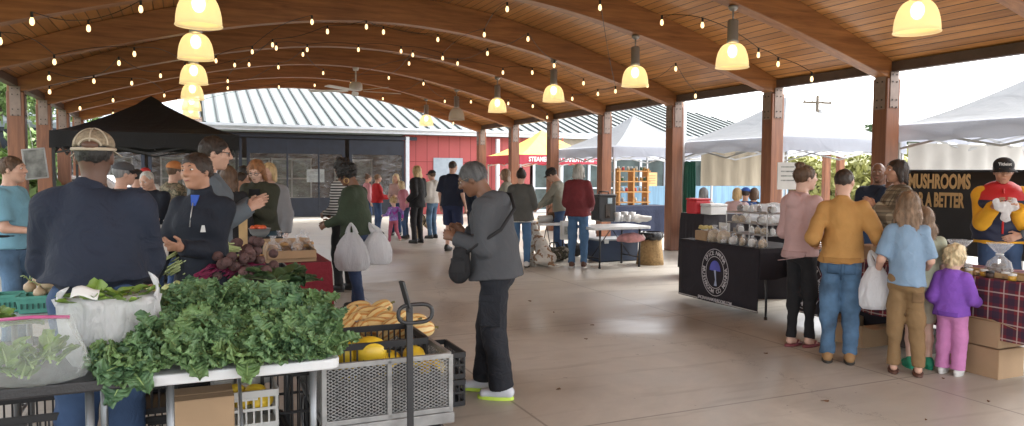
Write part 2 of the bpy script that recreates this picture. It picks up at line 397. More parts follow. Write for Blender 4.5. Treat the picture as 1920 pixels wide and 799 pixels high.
# ---- hall building beyond the far end
hb = thing('market_hall', 'long hall with white standing seam roof, red board wall and navy porch curtains', 'building', (0, 0, 0), PH)
SF = 26.5; T0, T1 = .56, 26.0
def seam(nt, n, l, b):
    b.inputs['Roughness'].default_value = .8; b.inputs['Metallic'].default_value = 0
    tc = n.new('ShaderNodeTexCoord'); t = node(n, 'ShaderNodeTexNoise', Scale=.6, Detail=4); l.new(tc.outputs['Object'], t.inputs['Vector'])
    r = n.new('ShaderNodeValToRGB'); r.color_ramp.elements[0].color = (.125, .145, .14, 1); r.color_ramp.elements[1].color = (.175, .195, .19, 1); l.new(t.outputs['Fac'], r.inputs[0]); l.new(r.outputs[0], b.inputs['Base Color'])
m_seam = ramp_mat('seam_roof', seam); m_rib = M('seam_rib', (.03, .036, .036), .5, 0)
ZF, ZR, SR = 3.12, 5.2, 32.6; TH = 22.6
b = MB()
b.add([(T0, SF-.5, ZF), (T1+.5, SF-.5, ZF), (TH, SR, ZR), (T0, SR, ZR), (T0, SR+6, ZF), (T1+.5, SR+6, ZF)], [(0, 1, 2, 3), (3, 2, 5, 4), (1, 5, 2)])
b.obj('roof', m_seam, hb)
b = MB(); t = T0+.02
while t < T1:
    e = 1.0 if t < TH else (T1+.5-t)/(T1+.5-TH)
    b.beam((t, SF-.5, ZF+.025), (t, SF-.5+(SR-SF+.5)*e, ZF+.025+(ZR-ZF)*e), .06, .07); t += .42
b.obj('roof_ribs', m_rib, hb)
m_white = M('white_trim', (.55, .60, .66), .5, .06)
b = MB(); b.box(((T0+T1)/2, SF-.52, ZF-.10), (T1-T0+.6, .05, .19)); b.box(((T0+T1)/2, SF-.58, ZF-.02), (T1-T0+.6, .1, .08)); b.obj('fascia', m_white, hb)
for t in (T0+.3, 7.35, 10.9):
    b = MB(); b.box((t, SF-.35, 1.42), (.13, .13, 2.85)); b.obj('porch_post', m_white, hb)
def boards(nt, n, l, b):
    tc = n.new('ShaderNodeTexCoord'); sx = n.new('ShaderNodeSeparateXYZ'); l.new(tc.outputs['Object'], sx.inputs[0])
    q = math_node(n, l, 'FRACT', math_node(n, l, 'DIVIDE', sx.outputs[0], .43)); g = math_node(n, l, 'LESS_THAN', q, .06)
    hz = math_node(n, l, 'LESS_THAN', math_node(n, l, 'ABSOLUTE', math_node(n, l, 'SUBTRACT', sx.outputs[2], 1.95)), .012)
    g = math_node(n, l, 'MAXIMUM', g, hz)
    t = node(n, 'ShaderNodeTexNoise', Scale=2, Detail=5); l.new(tc.outputs['Object'], t.inputs['Vector'])
    c = mixc(n, l, t.outputs['Fac'], (.30, .05, .052), (.38, .075, .075)); c = mixc(n, l, g, c, (.16, .015, .018)); l.new(c, b.inputs['Base Color']); b.inputs['Roughness'].default_value = .6
m_red = ramp_mat('red_boards', boards)
b = MB(); b.box(((7.3+12.4)/2, SF, 1.46), (5.1, .15, 2.92)); b.obj('red_wall', m_red, hb)
b = MB(); b.box((9.0, SF-.09, 1.55), (1.15, .04, 1.1)); b.obj('grey_hatch', M('grey_hatch', (.30, .36, .42), .5, .1), hb)
m_in = M('dark_wall', (.09, .07, .06), .9, .4, 3)
b = MB(); b.box(((T0+T1)/2-2, SF+2.2, 1.5), (T1-T0+8, .15, 3.0)); b.obj('back_wall', m_in, hb)
# glazed shop front beyond the white tents
m_glass = M('dark_glass', (.05, .07, .07), .05, .5, 1.5); m_tan = M('tan_wall', (.40, .36, .30), .8, .1)
b = MB(); b.box((19.3, SF, 2.55), (13.6, .15, .76)); b.obj('tan_wall', m_tan, hb)
for i in range(8):
    t = 12.6+i*1.25
    w_ = MB(); w_.box((t+.6, SF+.04, 1.1), (1.12, .04, 2.1)); p = w_.obj('shop_window', m_glass, hb)
    w_ = MB(); w_.box((t, SF, 1.1), (.09, .1, 2.2)); w_.box((t+.6, SF, 2.16), (1.25, .1, .08)); w_.box((t+.6, SF, .06), (1.25, .1, .12)); w_.box((t+.6, SF-.005, .95), (1.25, .08, .06)); w_.obj('window_frame', m_white, p)
# navy porch curtains with clear vinyl windows
m_navy = M('navy_canvas', (.011, .016, .028), .55, .25, 5, .25, 14)
def vinyl(nt, n, l, b):
    out = n['Material Output']; tr = n.new('ShaderNodeBsdfTransparent'); tr.inputs[0].default_value = (.72, .72, .70, 1)
    gl = n.new('ShaderNodeBsdfGlossy'); gl.inputs['Roughness'].default_value = .08; gl.inputs[0].default_value = (.9, .9, .92, 1)
    tc = n.new('ShaderNodeTexCoord'); mp = n.new('ShaderNodeMapping'); mp.inputs['Scale'].default_value = (.9, 1, 2.4); l.new(tc.outputs['Object'], mp.inputs[0])
    t = node(n, 'ShaderNodeTexNoise', Scale=2.5, Detail=5, Distortion=1.8); l.new(mp.outputs[0], t.inputs['Vector'])
    bp = n.new('ShaderNodeBump'); bp.inputs['Strength'].default_value = 1; bp.inputs['Distance'].default_value = .05; l.new(t.outputs['Fac'], bp.inputs['Height']); l.new(bp.outputs[0], gl.inputs['Normal'])
    mx = n.new('ShaderNodeMixShader'); mx.inputs[0].default_value = .11; l.new(tr.outputs[0], mx.inputs[1]); l.new(gl.outputs[0], mx.inputs[2]); l.new(mx.outputs[0], out.inputs[0])
m_vinyl = ramp_mat('clear_vinyl', vinyl)
m_win = M('window_white', (.62, .62, .58), .5, .05)
segs = [(-5.6, -3.4), (-3.3, -1.2), (-1.1, 1.7), (1.85, 5.1), (5.25, 7.25)]
for i, (a_, b_) in enumerate(segs):
    c = MB(); c.box(((a_+b_)/2, SF-.35, 2.43), (b_-a_, .03, .52)); c.box(((a_+b_)/2, SF-.35, .34), (b_-a_, .03, .64))
    for q in (a_+.05, b_-.05): c.box((q, SF-.352, 1.34), (.1, .034, 2.66))
    if i == 3: c.box((3.15, SF-.352, 1.34), (.06, .034, 2.66)); c.box((4.2, SF-.352, 1.34), (.05, .034, 2.66))
    cu = c.obj('porch_curtain', m_navy, hb, bevel=.004)
    c = MB(); c.grid(lambda u, v: (a_+.1+(b_-a_-.2)*u, SF-.35+.015*math.sin(u*9), .66+1.52*v), 14, 6); c.obj('vinyl_window', m_vinyl, cu, True)
b = MB(); b.box((1.0, SF-.36, 2.77), (13.4, .1, .12)); b.obj('curtain_rail', m_navy, hb)
for i, t in enumerate((-4.6, -2.4, -.1, 2.1, 3.6, 5.9)):
    b = MB(); p = b.box((t, SF+2.1, 1.3), (1.35, .04, 1.4)).obj('hall_window', M('window_reflect', (.16, .19, .15), .15, .6, 2.5), hb)
    b = MB()
    for q in (-.7, 0, .7): b.box((t+q, SF+2.07, 1.3), (.06, .05, 1.5))
    for q in (-.72, 0, .72): b.box((t, SF+2.065, 1.3+q), (1.46, .05, .06))
    b.obj('window_frame', m_win, p)
b = MB(); b.box((4.1, SF-.28, 1.42), (.6, .02, .45)); b.obj('wall_poster', M('poster', (.40, .44, .46), .6, .3, 5), hb)
# porch side to the left with grey low roof and brick chimney
b = MB(); b.add([(-6.5, SF-.3, 3.0), (T0-.05, SF-.3, 3.0), (T0-.05, SF+5, 4.05), (-3.4, SF+5, 4.05)], [(0, 1, 2, 3)]); b.box((-3, SF-.32, 2.9), (7, .06, .16)); b.obj('side_roof', M('bluegrey_roof', (.25, .29, .33), .5, .08), hb, thick=.05)
def brick(nt, n, l, b):
    tc = n.new('ShaderNodeTexCoord'); mp = n.new('ShaderNodeMapping'); mp.inputs['Rotation'].default_value = (PI/2, 0, 0); l.new(tc.outputs['Object'], mp.inputs[0])
    t = node(n, 'ShaderNodeTexBrick', Scale=5); t.inputs['Color1'].default_value = (.22, .13, .10, 1); t.inputs['Color2'].default_value = (.3, .2, .15, 1); t.inputs['Mortar'].default_value = (.4, .38, .35, 1)
    l.new(mp.outputs[0], t.inputs['Vector']); l.new(t.outputs[0], b.inputs['Base Color'])
b = MB(); b.box((.25, SF-.42, 3.08), (.5, .14, .46)); b.obj('brick_pier', ramp_mat('brick', brick), hb)

# ---- trees
def leafmat(nm, c): return M(nm, c, .6, .45, 1.2, sheen=.0)
m_bark = M('bark', (.09, .07, .05), .9, .3, 8, .5, 20)
def tree(p, h, r, label, mat, n=2600, seed=0, leaf=.14, squash=.8, trunk_h=.4):
    o = thing('tree', label, 'tree', p, seed, 'trees around the pavilion'); rr = np.random.RandomState(seed)
    b = MB(); b.tube([(0, 0, -.1), (.05, 0, h*trunk_h), (0, .1, h*.8)], [h*.03, h*.02, h*.008], 8)
    tips = []
    for k in range(9):
        a = rr.uniform(0, 6.28); z0 = h*rr.uniform(trunk_h*.7, .6); e = Vector((math.cos(a)*r*.75, math.sin(a)*r*.75, z0+h*rr.uniform(.1, .3)))
        b.tube([(0, 0, z0), Vector((0, 0, z0)).lerp(e, .5)+Vector((0, 0, .1)), e], [h*.011, h*.007, h*.003], 5); tips.append(e)
    b.obj('trunk', m_bark, o, True)
    # leaves in uneven clumps
    cl = []
    for k in range(34):
        v = rr.normal(size=3); v /= np.linalg.norm(v); q = rr.uniform(.35, 1)
        cl.append((np.array([0, 0, h*(1-.5*squash*.62)])+v*np.array([r, r, h*.5*squash*.72])*q*.85-np.array([0, 0, h*.12]), rr.uniform(.16, .34)*r))
    ci = rr.randint(0, len(cl), n); C = np.array([cl[i][0] for i in ci]); Rr = np.array([cl[i][1] for i in ci])
    v = rr.normal(size=(n, 3)); v /= np.linalg.norm(v, axis=1)[:, None]; P = C+v*(Rr*rr.uniform(.3, 1.15, n)**.6)[:, None]
    A = rr.normal(size=(n, 3)); A /= np.linalg.norm(A, axis=1)[:, None]; B = np.cross(A, rr.normal(size=(n, 3))); B /= np.linalg.norm(B, axis=1)[:, None]
    s = rr.uniform(.6, 1.4, n)[:, None]*leaf
    V = np.stack([P-A*s, P+B*s*.5, P+A*s, P-B*s*.5], 1).reshape(-1, 3); Fc = np.arange(4*n).reshape(-1, 4)
    raw('crown', V, Fc, mat, o); return o
g1 = leafmat('leaf_green', (.12, .19, .05)); g2 = leafmat('leaf_yellow', (.26, .26, .08)); g3 = leafmat('leaf_dark', (.06, .10, .04))
for i, (px, D, h, r, mt, lb) in enumerate([(2, 22, 6.6, 2.6, g1, 'green leafy tree at the far left edge beyond the first column'), (62, 27, 7.6, 2.7, g1, 'green tree seen in the gap right of the first left column'),
        (106, 31, 8.2, 2.4, leafmat('leaf_mid', (.2, .25, .05)), 'yellow green tree seen between the far left columns'), (150, 37, 9.0, 3.0, g1, 'tree behind the black tent at the end of the left columns'), (20, 17, 2.2, 1.1, g1, 'low green shrub beyond the man in the light blue shirt')]):
    q = at_d(px, 330, D); tree((q.x, q.y, 0), h, r, lb, mt, 5500 if h > 3 else 2200, 1+i, .13, 1.25, .15)
#tree(tuple(at_z(1480, 352, 0)*.32)[:2]+(0,), 5, 3.0, 'yellowing tree seen behind the pink hoodie woman between tent and column', g2, 5000, 5, .16, 1, .2) if False else None
for i, (px, D, h, r, mt, lb) in enumerate([(1478, 34, 2.7, 3.0, g2, 'yellowing bush tree under the tent edge left of the man in the mustard shirt'), (1560, 31, 2.6, 2.6, g2, 'yellow green tree behind the wooden posts above the man in mustard'),
        (1625, 33, 2.8, 2.4, leafmat('leaf_lime', (.2, .24, .05)), 'lime green tree just left of the tall right column'), (1690, 30, 2.7, 2.6, g2, 'yellow tree behind the tent poles above the mushroom banner'),
        (1626, 62, 6.3, 1.5, g3, 'small distant dark tree on the skyline left of the tall column'), (1712, 60, 5.9, 2.4, g3, 'distant grey green tree on the skyline behind the right tent')]):
    q = at_d(px, 330, D); tree((q.x, q.y, 0), h, r, lb, mt, 3200, 20+i, .15, 1.1, .15)
# utility pole
q = at_d(1529, 330, 58); o = thing('utility_pole', 'wooden utility pole with crossarm and transformer above the white tent', 'utility pole', (q.x, q.y, 0), .3)
b = MB(); b.tube([(0, 0, 0), (0, 0, 7.7)], [.16, .12], 8); b.obj('pole', m_bark, o, True)
b = MB(); b.box((0, 0, 7.15), (2.6, .16, .16)); [b.lathe([(.0, .0), (.05, .02), (.04, .2), (.0, .22)], (x, 0, 7.22), 8) for x in (-1.2, -.5, .5, 1.2)]; b.obj('crossarm', m_bark, o)
b = MB(); b.lathe([(0, 5.9), (.22, 5.9), (.22, 6.6), (0, 6.65)], (.3, 0, 0), 12); b.obj('transformer', M('grey_paint', (.3, .3, .3), .5, 0), o, True)

# ---- pop-up tents
def canopy_mat(nm, c, tr=.55):
    def f(nt, n, l, b):
        out = n['Material Output']; b.inputs['Base Color'].default_value = (*c, 1); b.inputs['Roughness'].default_value = .7
        t = n.new('ShaderNodeBsdfTranslucent'); t.inputs[0].default_value = (*c, 1); mx = n.new('ShaderNodeMixShader'); mx.inputs[0].default_value = tr
        tc = n.new('ShaderNodeTexCoord'); ns = node(n, 'ShaderNodeTexNoise', Scale=2.2, Detail=4, Distortion=1); l.new(tc.outputs['Object'], ns.inputs['Vector'])
        bp = n.new('ShaderNodeBump'); bp.inputs['Strength'].default_value = .5; bp.inputs['Distance'].default_value = .06; l.new(ns.outputs['Fac'], bp.inputs['Height'])
        l.new(bp.outputs[0], b.inputs['Normal']); l.new(b.outputs[0], mx.inputs[1]); l.new(t.outputs[0], mx.inputs[2]); l.new(mx.outputs[0], out.inputs[0])
    return ramp_mat(nm, f)
m_tw = canopy_mat('white_canopy', (.27, .285, .305)); m_twv = canopy_mat('white_valance', (.44, .46, .52)); m_tb = canopy_mat('black_canopy', (.012, .012, .014), .05); m_ty = canopy_mat('yellow_canopy', (.80, .55, .13), .4)  # skylight put into colour: same white fabric, canopy tops darker than valances
m_tr = canopy_mat('red_valance', (.42, .04, .07), .2); m_steel = M('steel_grey', (.40, .40, .40), .4, .1, 10, metal=.5); m_bar = M('tent_steel', (.42, .42, .42), .4, 0, metal=.5); m_barb = M('tent_steel_black', (.03, .03, .03), .5, 0)
def tent(t, s, label, mat, ze=2.2, zp=3.05, W=3.0, L=3.0, val=.26, mval=None, bar=None, world=None, rz=PH):
    loc = world or pav(t, s, 0); o = thing('canopy_tent', label, 'tent', (loc[0], loc[1], 0), rz); bar = bar or m_bar
    a, c = W/2, L/2; V = []; Fc = []; NR = 12; K = 12; per = []
    for k in range(4*K):
        sd, f = divmod(k, K); f = f/K*2-1
        per.append([(f, -1), (1, f), (-f, 1), (-1, -f)][sd])
    for i in range(NR+1):
        r = 1-i/NR; h = (1-r)**1.3*(zp-ze)
        for x, y in per:
            mid = 1-max(abs(abs(x)-abs(y)), 0)*0; edge = min(abs(x), abs(y))
            sag = -.05*(1-edge)*math.sin(PI*min(1, (1-r)*1.2+.0))
            V.append((x*a*r, y*c*r, ze+h+sag+(.03*(1-r) if r < .12 else 0)))
    n = 4*K
    for i in range(NR):
        for j in range(n): Fc.append((i*n+j, i*n+(j+1) % n, (i+1)*n+(j+1) % n, (i+1)*n+j))
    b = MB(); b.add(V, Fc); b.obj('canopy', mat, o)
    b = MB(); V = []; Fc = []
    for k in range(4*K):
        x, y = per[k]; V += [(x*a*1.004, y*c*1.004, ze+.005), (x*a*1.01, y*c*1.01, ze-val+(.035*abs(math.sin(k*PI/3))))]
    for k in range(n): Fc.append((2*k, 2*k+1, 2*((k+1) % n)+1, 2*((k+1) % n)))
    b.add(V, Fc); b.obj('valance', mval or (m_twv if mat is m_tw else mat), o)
    for x in (-1, 1):
        for y in (-1, 1):
            b = MB(); b.box((x*(a-.04), y*(c-.04), ze/2), (.04, .04, ze)); b.box((x*(a-.04), y*(c-.04), .01), (.1, .1, .02)); b.obj('leg', bar, o)
    b = MB()
    for sd in range(4):
        R_ = Matrix.Rotation(sd*PI/2, 3, 'Z'); e = (a if sd % 2 else c)-.05; f = (c if sd % 2 else a)-.05
        for q in range(2):
            x0 = -f+q*f; x1 = x0+f
            for z0, z1 in ((ze-.06, ze-.34), (ze-.34, ze-.06)): b.beam(R_@Vector((x0, -e, z0)), R_@Vector((x1, -e, z1)), .018, .03)
        b.beam(R_@Vector((0, -e, ze-.2)), (0, 0, ze-.02), .018, .03)
    b.tube([(0, 0, ze-.05), (0, 0, zp-.03)], .025, 8)
    b.obj('truss', bar, o); return o
tn1 = tent(10.9, 16.8, 'white pop-up tent over the orange wooden rack, behind the slim columns', m_tw)
tn2 = tent(10.85, 11.25, 'white pop-up tent with tan back wall beyond the two widest open bays', m_tw)
tn3 = tent(10.9, 6.1, 'largest white pop-up tent at the right edge over the mushroom banner', m_tw, 2.27, 3.15)
tn4 = tent(11.05, 22.6, 'yellow pop-up tent with red lettered valance', m_ty, 2.13, 2.98, 2.9, 2.8, .3, m_tr)
text_mesh('lettering', 'STEAMED GRILL SANDWICHES', .2, M('white_letter', (.8, .8, .8), .6, 0), tn4, (.02, -1.435, 1.985), (PI/2, 0, 0), .86, .006)
b = MB()
for k in range(5): b.tube([(-.3+.25*math.cos(i/16*2*PI)*(1-.12*k)+.5, -.62-.2*abs(math.sin(i/16*2*PI)), 2.66+.13*math.sin(i/16*2*PI)*(1-.12*k)-.03) for i in range(16)], .012, 5, close=True) if k in (0,) else None
b.obj('emblem', M('emblem_red', (.6, .1, .05), .6, 0), tn4)
tnp = at_d(286, 300, 13.3)
tnb = tent(0, 0, 'black pop-up tent inside the pavilion behind the man in the mesh cap', m_tb, 2.17, 2.86, 2.75, 2.75, .27, None, m_barb, world=(tnp.x, tnp.y), rz=PH)
# tan back wall of the second tent, and the back sheets of the third
m_cloth = M('tan_cloth', (.42, .36, .27), .85, .12, 3, .3, 8, stretch=(3, 3, .5))
def sheet(parent, p0, p1, z0, z1, mat, name='side_wall'):
    b = MB(); p0 = Vector(p0); p1 = Vector(p1)
    b.grid(lambda u, v: (p0.lerp(p1, u).x, p0.lerp(p1, u).y+.02*math.sin(u*40), z0+(z1-z0)*v), 60, 2); return b.obj(name, mat, parent, True)
sheet(tn2, (-.9, 1.46), (1.46, 1.46), 1.3, 2.05, m_cloth)
sheet(tn3, (-1.3, 1.44), (1.46, 1.44), 1.2, 2.02, M('white_sheet', (.55, .53, .5), .8, .1, 2, .3, 6))
# low blue fence far behind, timber posts
qa = at_d(1285, 340, 21.5); qb = at_d(1440, 340, 22.5)
o = thing('blue_fence', 'low blue board fence beyond the spice table', 'fence', (qa.x, qa.y, 0), 0)
b = MB(); b.beam((-2, -.8, .6), (qb.x-qa.x+.6, qb.y-qa.y, .6), .06, 1.2); b.obj('board_panel', M('blue_boards', (.17, .30, .42), .7, .25, 3, stretch=(6, 6, .3)), o)
for i, (px, lb) in enumerate(((1549, 'left'), (1575, 'right'))):
    q = at_d(px, 330, 21); o = thing('timber_post', lb+' one of the two reddish timber posts above the man in mustard', 'post', (q.x, q.y, 0), .2)
    b = MB(); b.box((0, 0, 1.05), (.17, .17, 2.1)); b.obj('shaft', m_post, o, bevel=.01)
    b = MB(); b.box((0, 0, 2.14), (.26, .26, .08)); b.obj('cap_rail', m_post, o, bevel=.01)
# ================================================================ PEOPLE: one smooth surface per body, grown from a distance field
def surfnet(Fv, org, h):
    ins = Fv < 0; nx, ny, nz = Fv.shape
    c = [ins[i:nx-1+i, j:ny-1+j, k:nz-1+k] for i in (0, 1) for j in (0, 1) for k in (0, 1)]
    any_ = c[0].copy(); all_ = c[0].copy()
    for q in c[1:]: any_ |= q; all_ &= q
    I, J, K = np.nonzero(any_ & ~all_)
    if len(I) == 0: return np.zeros((0, 3)), np.zeros((0, 4), int)
    idx = np.full((nx-1, ny-1, nz-1), -1, np.int64); idx[I, J, K] = np.arange(len(I))
    S = np.zeros((len(I), 3)); N = np.zeros(len(I)); cr = [(a, b, d) for a in (0, 1) for b in (0, 1) for d in (0, 1)]
    for a in cr:
        for ax in range(3):
            if a[ax]: continue
            e = list(a); e[ax] = 1
            f0 = Fv[I+a[0], J+a[1], K+a[2]]; f1 = Fv[I+e[0], J+e[1], K+e[2]]; m = (f0 < 0) != (f1 < 0)
            t = f0/np.where(m, f0-f1, 1); P = np.array(a, float)[None].repeat(len(I), 0); P[:, ax] += t
            S[m] += P[m]; N[m] += 1
    V = (S/N[:, None]+np.stack([I, J, K], 1))*h+org
    Q = []
    for ax in range(3):
        sl0 = [slice(None)]*3; sl1 = [slice(None)]*3; sl0[ax] = slice(0, -1); sl1[ax] = slice(1, None)
        A = ins[tuple(sl0)]; B = ins[tuple(sl1)]; g = np.argwhere(A != B); o1, o2 = [(1, 2), (2, 0), (0, 1)][ax]
        g = g[(g[:, o1] > 0) & (g[:, o2] > 0)]
        g = g[(g[:, o1] < Fv.shape[o1]-1) & (g[:, o2] < Fv.shape[o2]-1)]
        if not len(g): continue
        d1 = np.zeros(3, int); d1[o1] = 1; d2 = np.zeros(3, int); d2[o2] = 1
        ids = [idx[tuple(x.T)] for x in (g, g-d1, g-d1-d2, g-d2)]
        q = np.stack(ids, 1); fl = ~A[tuple(g.T)]; q[fl] = q[fl][:, ::-1]; Q.append(q)
    Q = np.concatenate(Q) if Q else np.zeros((0, 4), int); return V, Q[(Q >= 0).all(1)]
class SDF:
    def __init__(s): s.p = []; s.cut = []; s.nz = None
    def seg(s, a, b, ra, rb, k=.03, x=None, flat=0, sub=False):
        """ra, rb: radius or (along x, across); flat 1 = cut the end square, 2 = the start, 3 = both"""
        s.p.append(('s', np.array(a, float), np.array(b, float), ra, rb, k, None if x is None else np.array(x, float), flat, sub)); return s
    def ell(s, c, r, k=.02, R=None, sub=False):
        s.p.append(('e', np.array(c, float), np.array(r, float), k, R, sub)); return s
    def plane(s, p, n): s.cut.append((np.array(p, float), np.array(n, float))); return s      # keeps the side n points away from
    def noise(s, amp, freq, seed=0, st=(1, 1, 1)): s.nz = (s.nz or [])+[(amp, freq, seed, st)]; return s
    def val(s, P):
        D = None
        for q in s.p:
            if q[0] == 's':
                _, a, b, ra, rb, k, x, flat, sub = q; ab = b-a; L2 = max(ab@ab, 1e-9); L = L2**.5
                tt = (P-a)@ab/L2; t = np.clip(tt, 0, 1); v = P-a-t[..., None]*ab; n2 = (v*v).sum(-1)
                if x is None and not isinstance(ra, tuple): d = np.sqrt(n2)-(ra+(rb-ra)*t)
                else:
                    ra_ = ra if isinstance(ra, tuple) else (ra, ra); rb_ = rb if isinstance(rb, tuple) else (rb, rb)
                    ql = v@x; wl = ra_[0]+(rb_[0]-ra_[0])*t; wd = ra_[1]+(rb_[1]-ra_[1])*t
                    d = (np.sqrt((ql/wl)**2+np.maximum(n2-ql*ql, 0)/wd**2)-1)*np.minimum(wl, wd)
                if flat & 1: d = np.maximum(d, (tt-1)*L)
                if flat & 2: d = np.maximum(d, -tt*L)
            else:
                _, c, r, k, R, sub = q; v = P-c
                if R is not None: v = v@R
                d = (np.sqrt(((v/r)**2).sum(-1))-1)*r.min()
            if D is None: D = d
            elif sub:
                h = np.maximum(k-np.abs(D+d), 0)/k; D = np.maximum(D, -d)+h*h*k/4
            else:
                h = np.maximum(k-np.abs(D-d), 0)/k; D = np.minimum(D, d)-h*h*k/4
        for amp, freq, seed, st in (s.nz or []):
            rr = np.random.RandomState(seed); o = 0
            for i in range(5):
                kk = rr.normal(size=3); kk /= np.linalg.norm(kk); kk = kk*np.array(st)*freq*rr.uniform(.6, 1.5); o = o+np.sin(P@kk+rr.uniform(0, 6.3)+1.3*np.sin(P@(kk[::-1]*.5)))
            D = D+amp*o/2.2
        for p, n in s.cut: D = np.maximum(D, (P-p)@n)
        return D
    def mesh(s, h, pad=.03):
        lo = np.full(3, 1e9); hi = -lo
        for q in s.p:
            if q[0] == 's' and not q[8]:
                r = max(np.max(q[3]), np.max(q[4])); lo = np.minimum(lo, np.minimum(q[1], q[2])-r); hi = np.maximum(hi, np.maximum(q[1], q[2])+r)
            elif q[0] == 'e' and not q[5]: lo = np.minimum(lo, q[1]-q[2].max()); hi = np.maximum(hi, q[1]+q[2].max())
        lo -= pad; hi += pad; n = np.ceil((hi-lo)/h).astype(int)+1
        g = np.stack(np.meshgrid(*[lo[i]+h*np.arange(n[i]) for i in range(3)], indexing='ij'), -1)
        return surfnet(s.val(g.reshape(-1, 3)).reshape(n), lo, h)
def sobj(name, sdf, h, mat, parent, pad=.03):
    V, Q = sdf.mesh(h, pad); return raw(name, V, Q, mat, parent, True)
def rotx(a): c, s = math.cos(a), math.sin(a); return np.array([[1, 0, 0], [0, c, -s], [0, s, c]])
def roty(a): c, s = math.cos(a), math.sin(a); return np.array([[c, 0, s], [0, 1, 0], [-s, 0, c]])
def rotz(a): c, s = math.cos(a), math.sin(a); return np.array([[c, -s, 0], [s, c, 0], [0, 0, 1]])
def ik(a, t, l1, l2, pole):
    d = t-a; L = np.linalg.norm(d); 
    if L > (l1+l2)*.998: t = a+d/L*(l1+l2)*.998; d = t-a; L = np.linalg.norm(d)
    u = d/L; x = (l1*l1-l2*l2+L*L)/(2*L); hh = math.sqrt(max(l1*l1-x*x, 0)); p = pole-u*(pole@u); p /= np.linalg.norm(p)
    return a+u*x+p*hh, t
def skin(nm, c): return M('skin_'+nm, c, .5, .08, 14, .08, 90, coat=0)
SK = {'light': skin('light', (.56, .33, .24)), 'pale': skin('pale', (.62, .40, .31)), 'tan': skin('tan', (.42, .22, .14)), 'brown': skin('brown', (.19, .092, .055)), 'dark': skin('dark', (.10, .048, .03))}
def cloth(nm, c, var=.12, rough=.85, sheen=.0, bump=.3, bs=9): return M('cloth_'+nm, c, rough, var, 4, bump, bs, sheen=sheen, dist=1.6, bd=.035)
def hairm(nm, c): return M('hair_'+nm, c, .55, .45, 18, .6, 60, stretch=(2.2, 2.2, .35))
HR = {'black': hairm('black', (.012, .010, .009)), 'dark': hairm('dark', (.03, .018, .012)), 'brown': hairm('brown', (.10, .055, .03)), 'lightbrown': hairm('lightbrown', (.22, .14, .085)),
      'blond': hairm('blond', (.48, .34, .17)), 'paleblond': hairm('paleblond', (.62, .50, .30)), 'grey': hairm('grey', (.20, .20, .20)), 'saltpepper': hairm('saltpepper', (.09, .09, .092)), 'white': hairm('white', (.50, .49, .45)), 'ginger': hairm('ginger', (.26, .115, .045))}
m_eye = M('eye_white', (.7, .68, .65), .2, 0); m_iris = M('iris', (.03, .02, .015), .15, 0); m_lip = M('lip', (.34, .12, .10), .45, 0); m_lens = M('lens', (.6, .6, .6), .05, 0, alpha=.18); m_frame = M('spectacle_frame', (.02, .015, .012), .35, 0); m_wire = M('wire_frame', (.45, .35, .2), .3, 0, metal=.8)
LB = {}
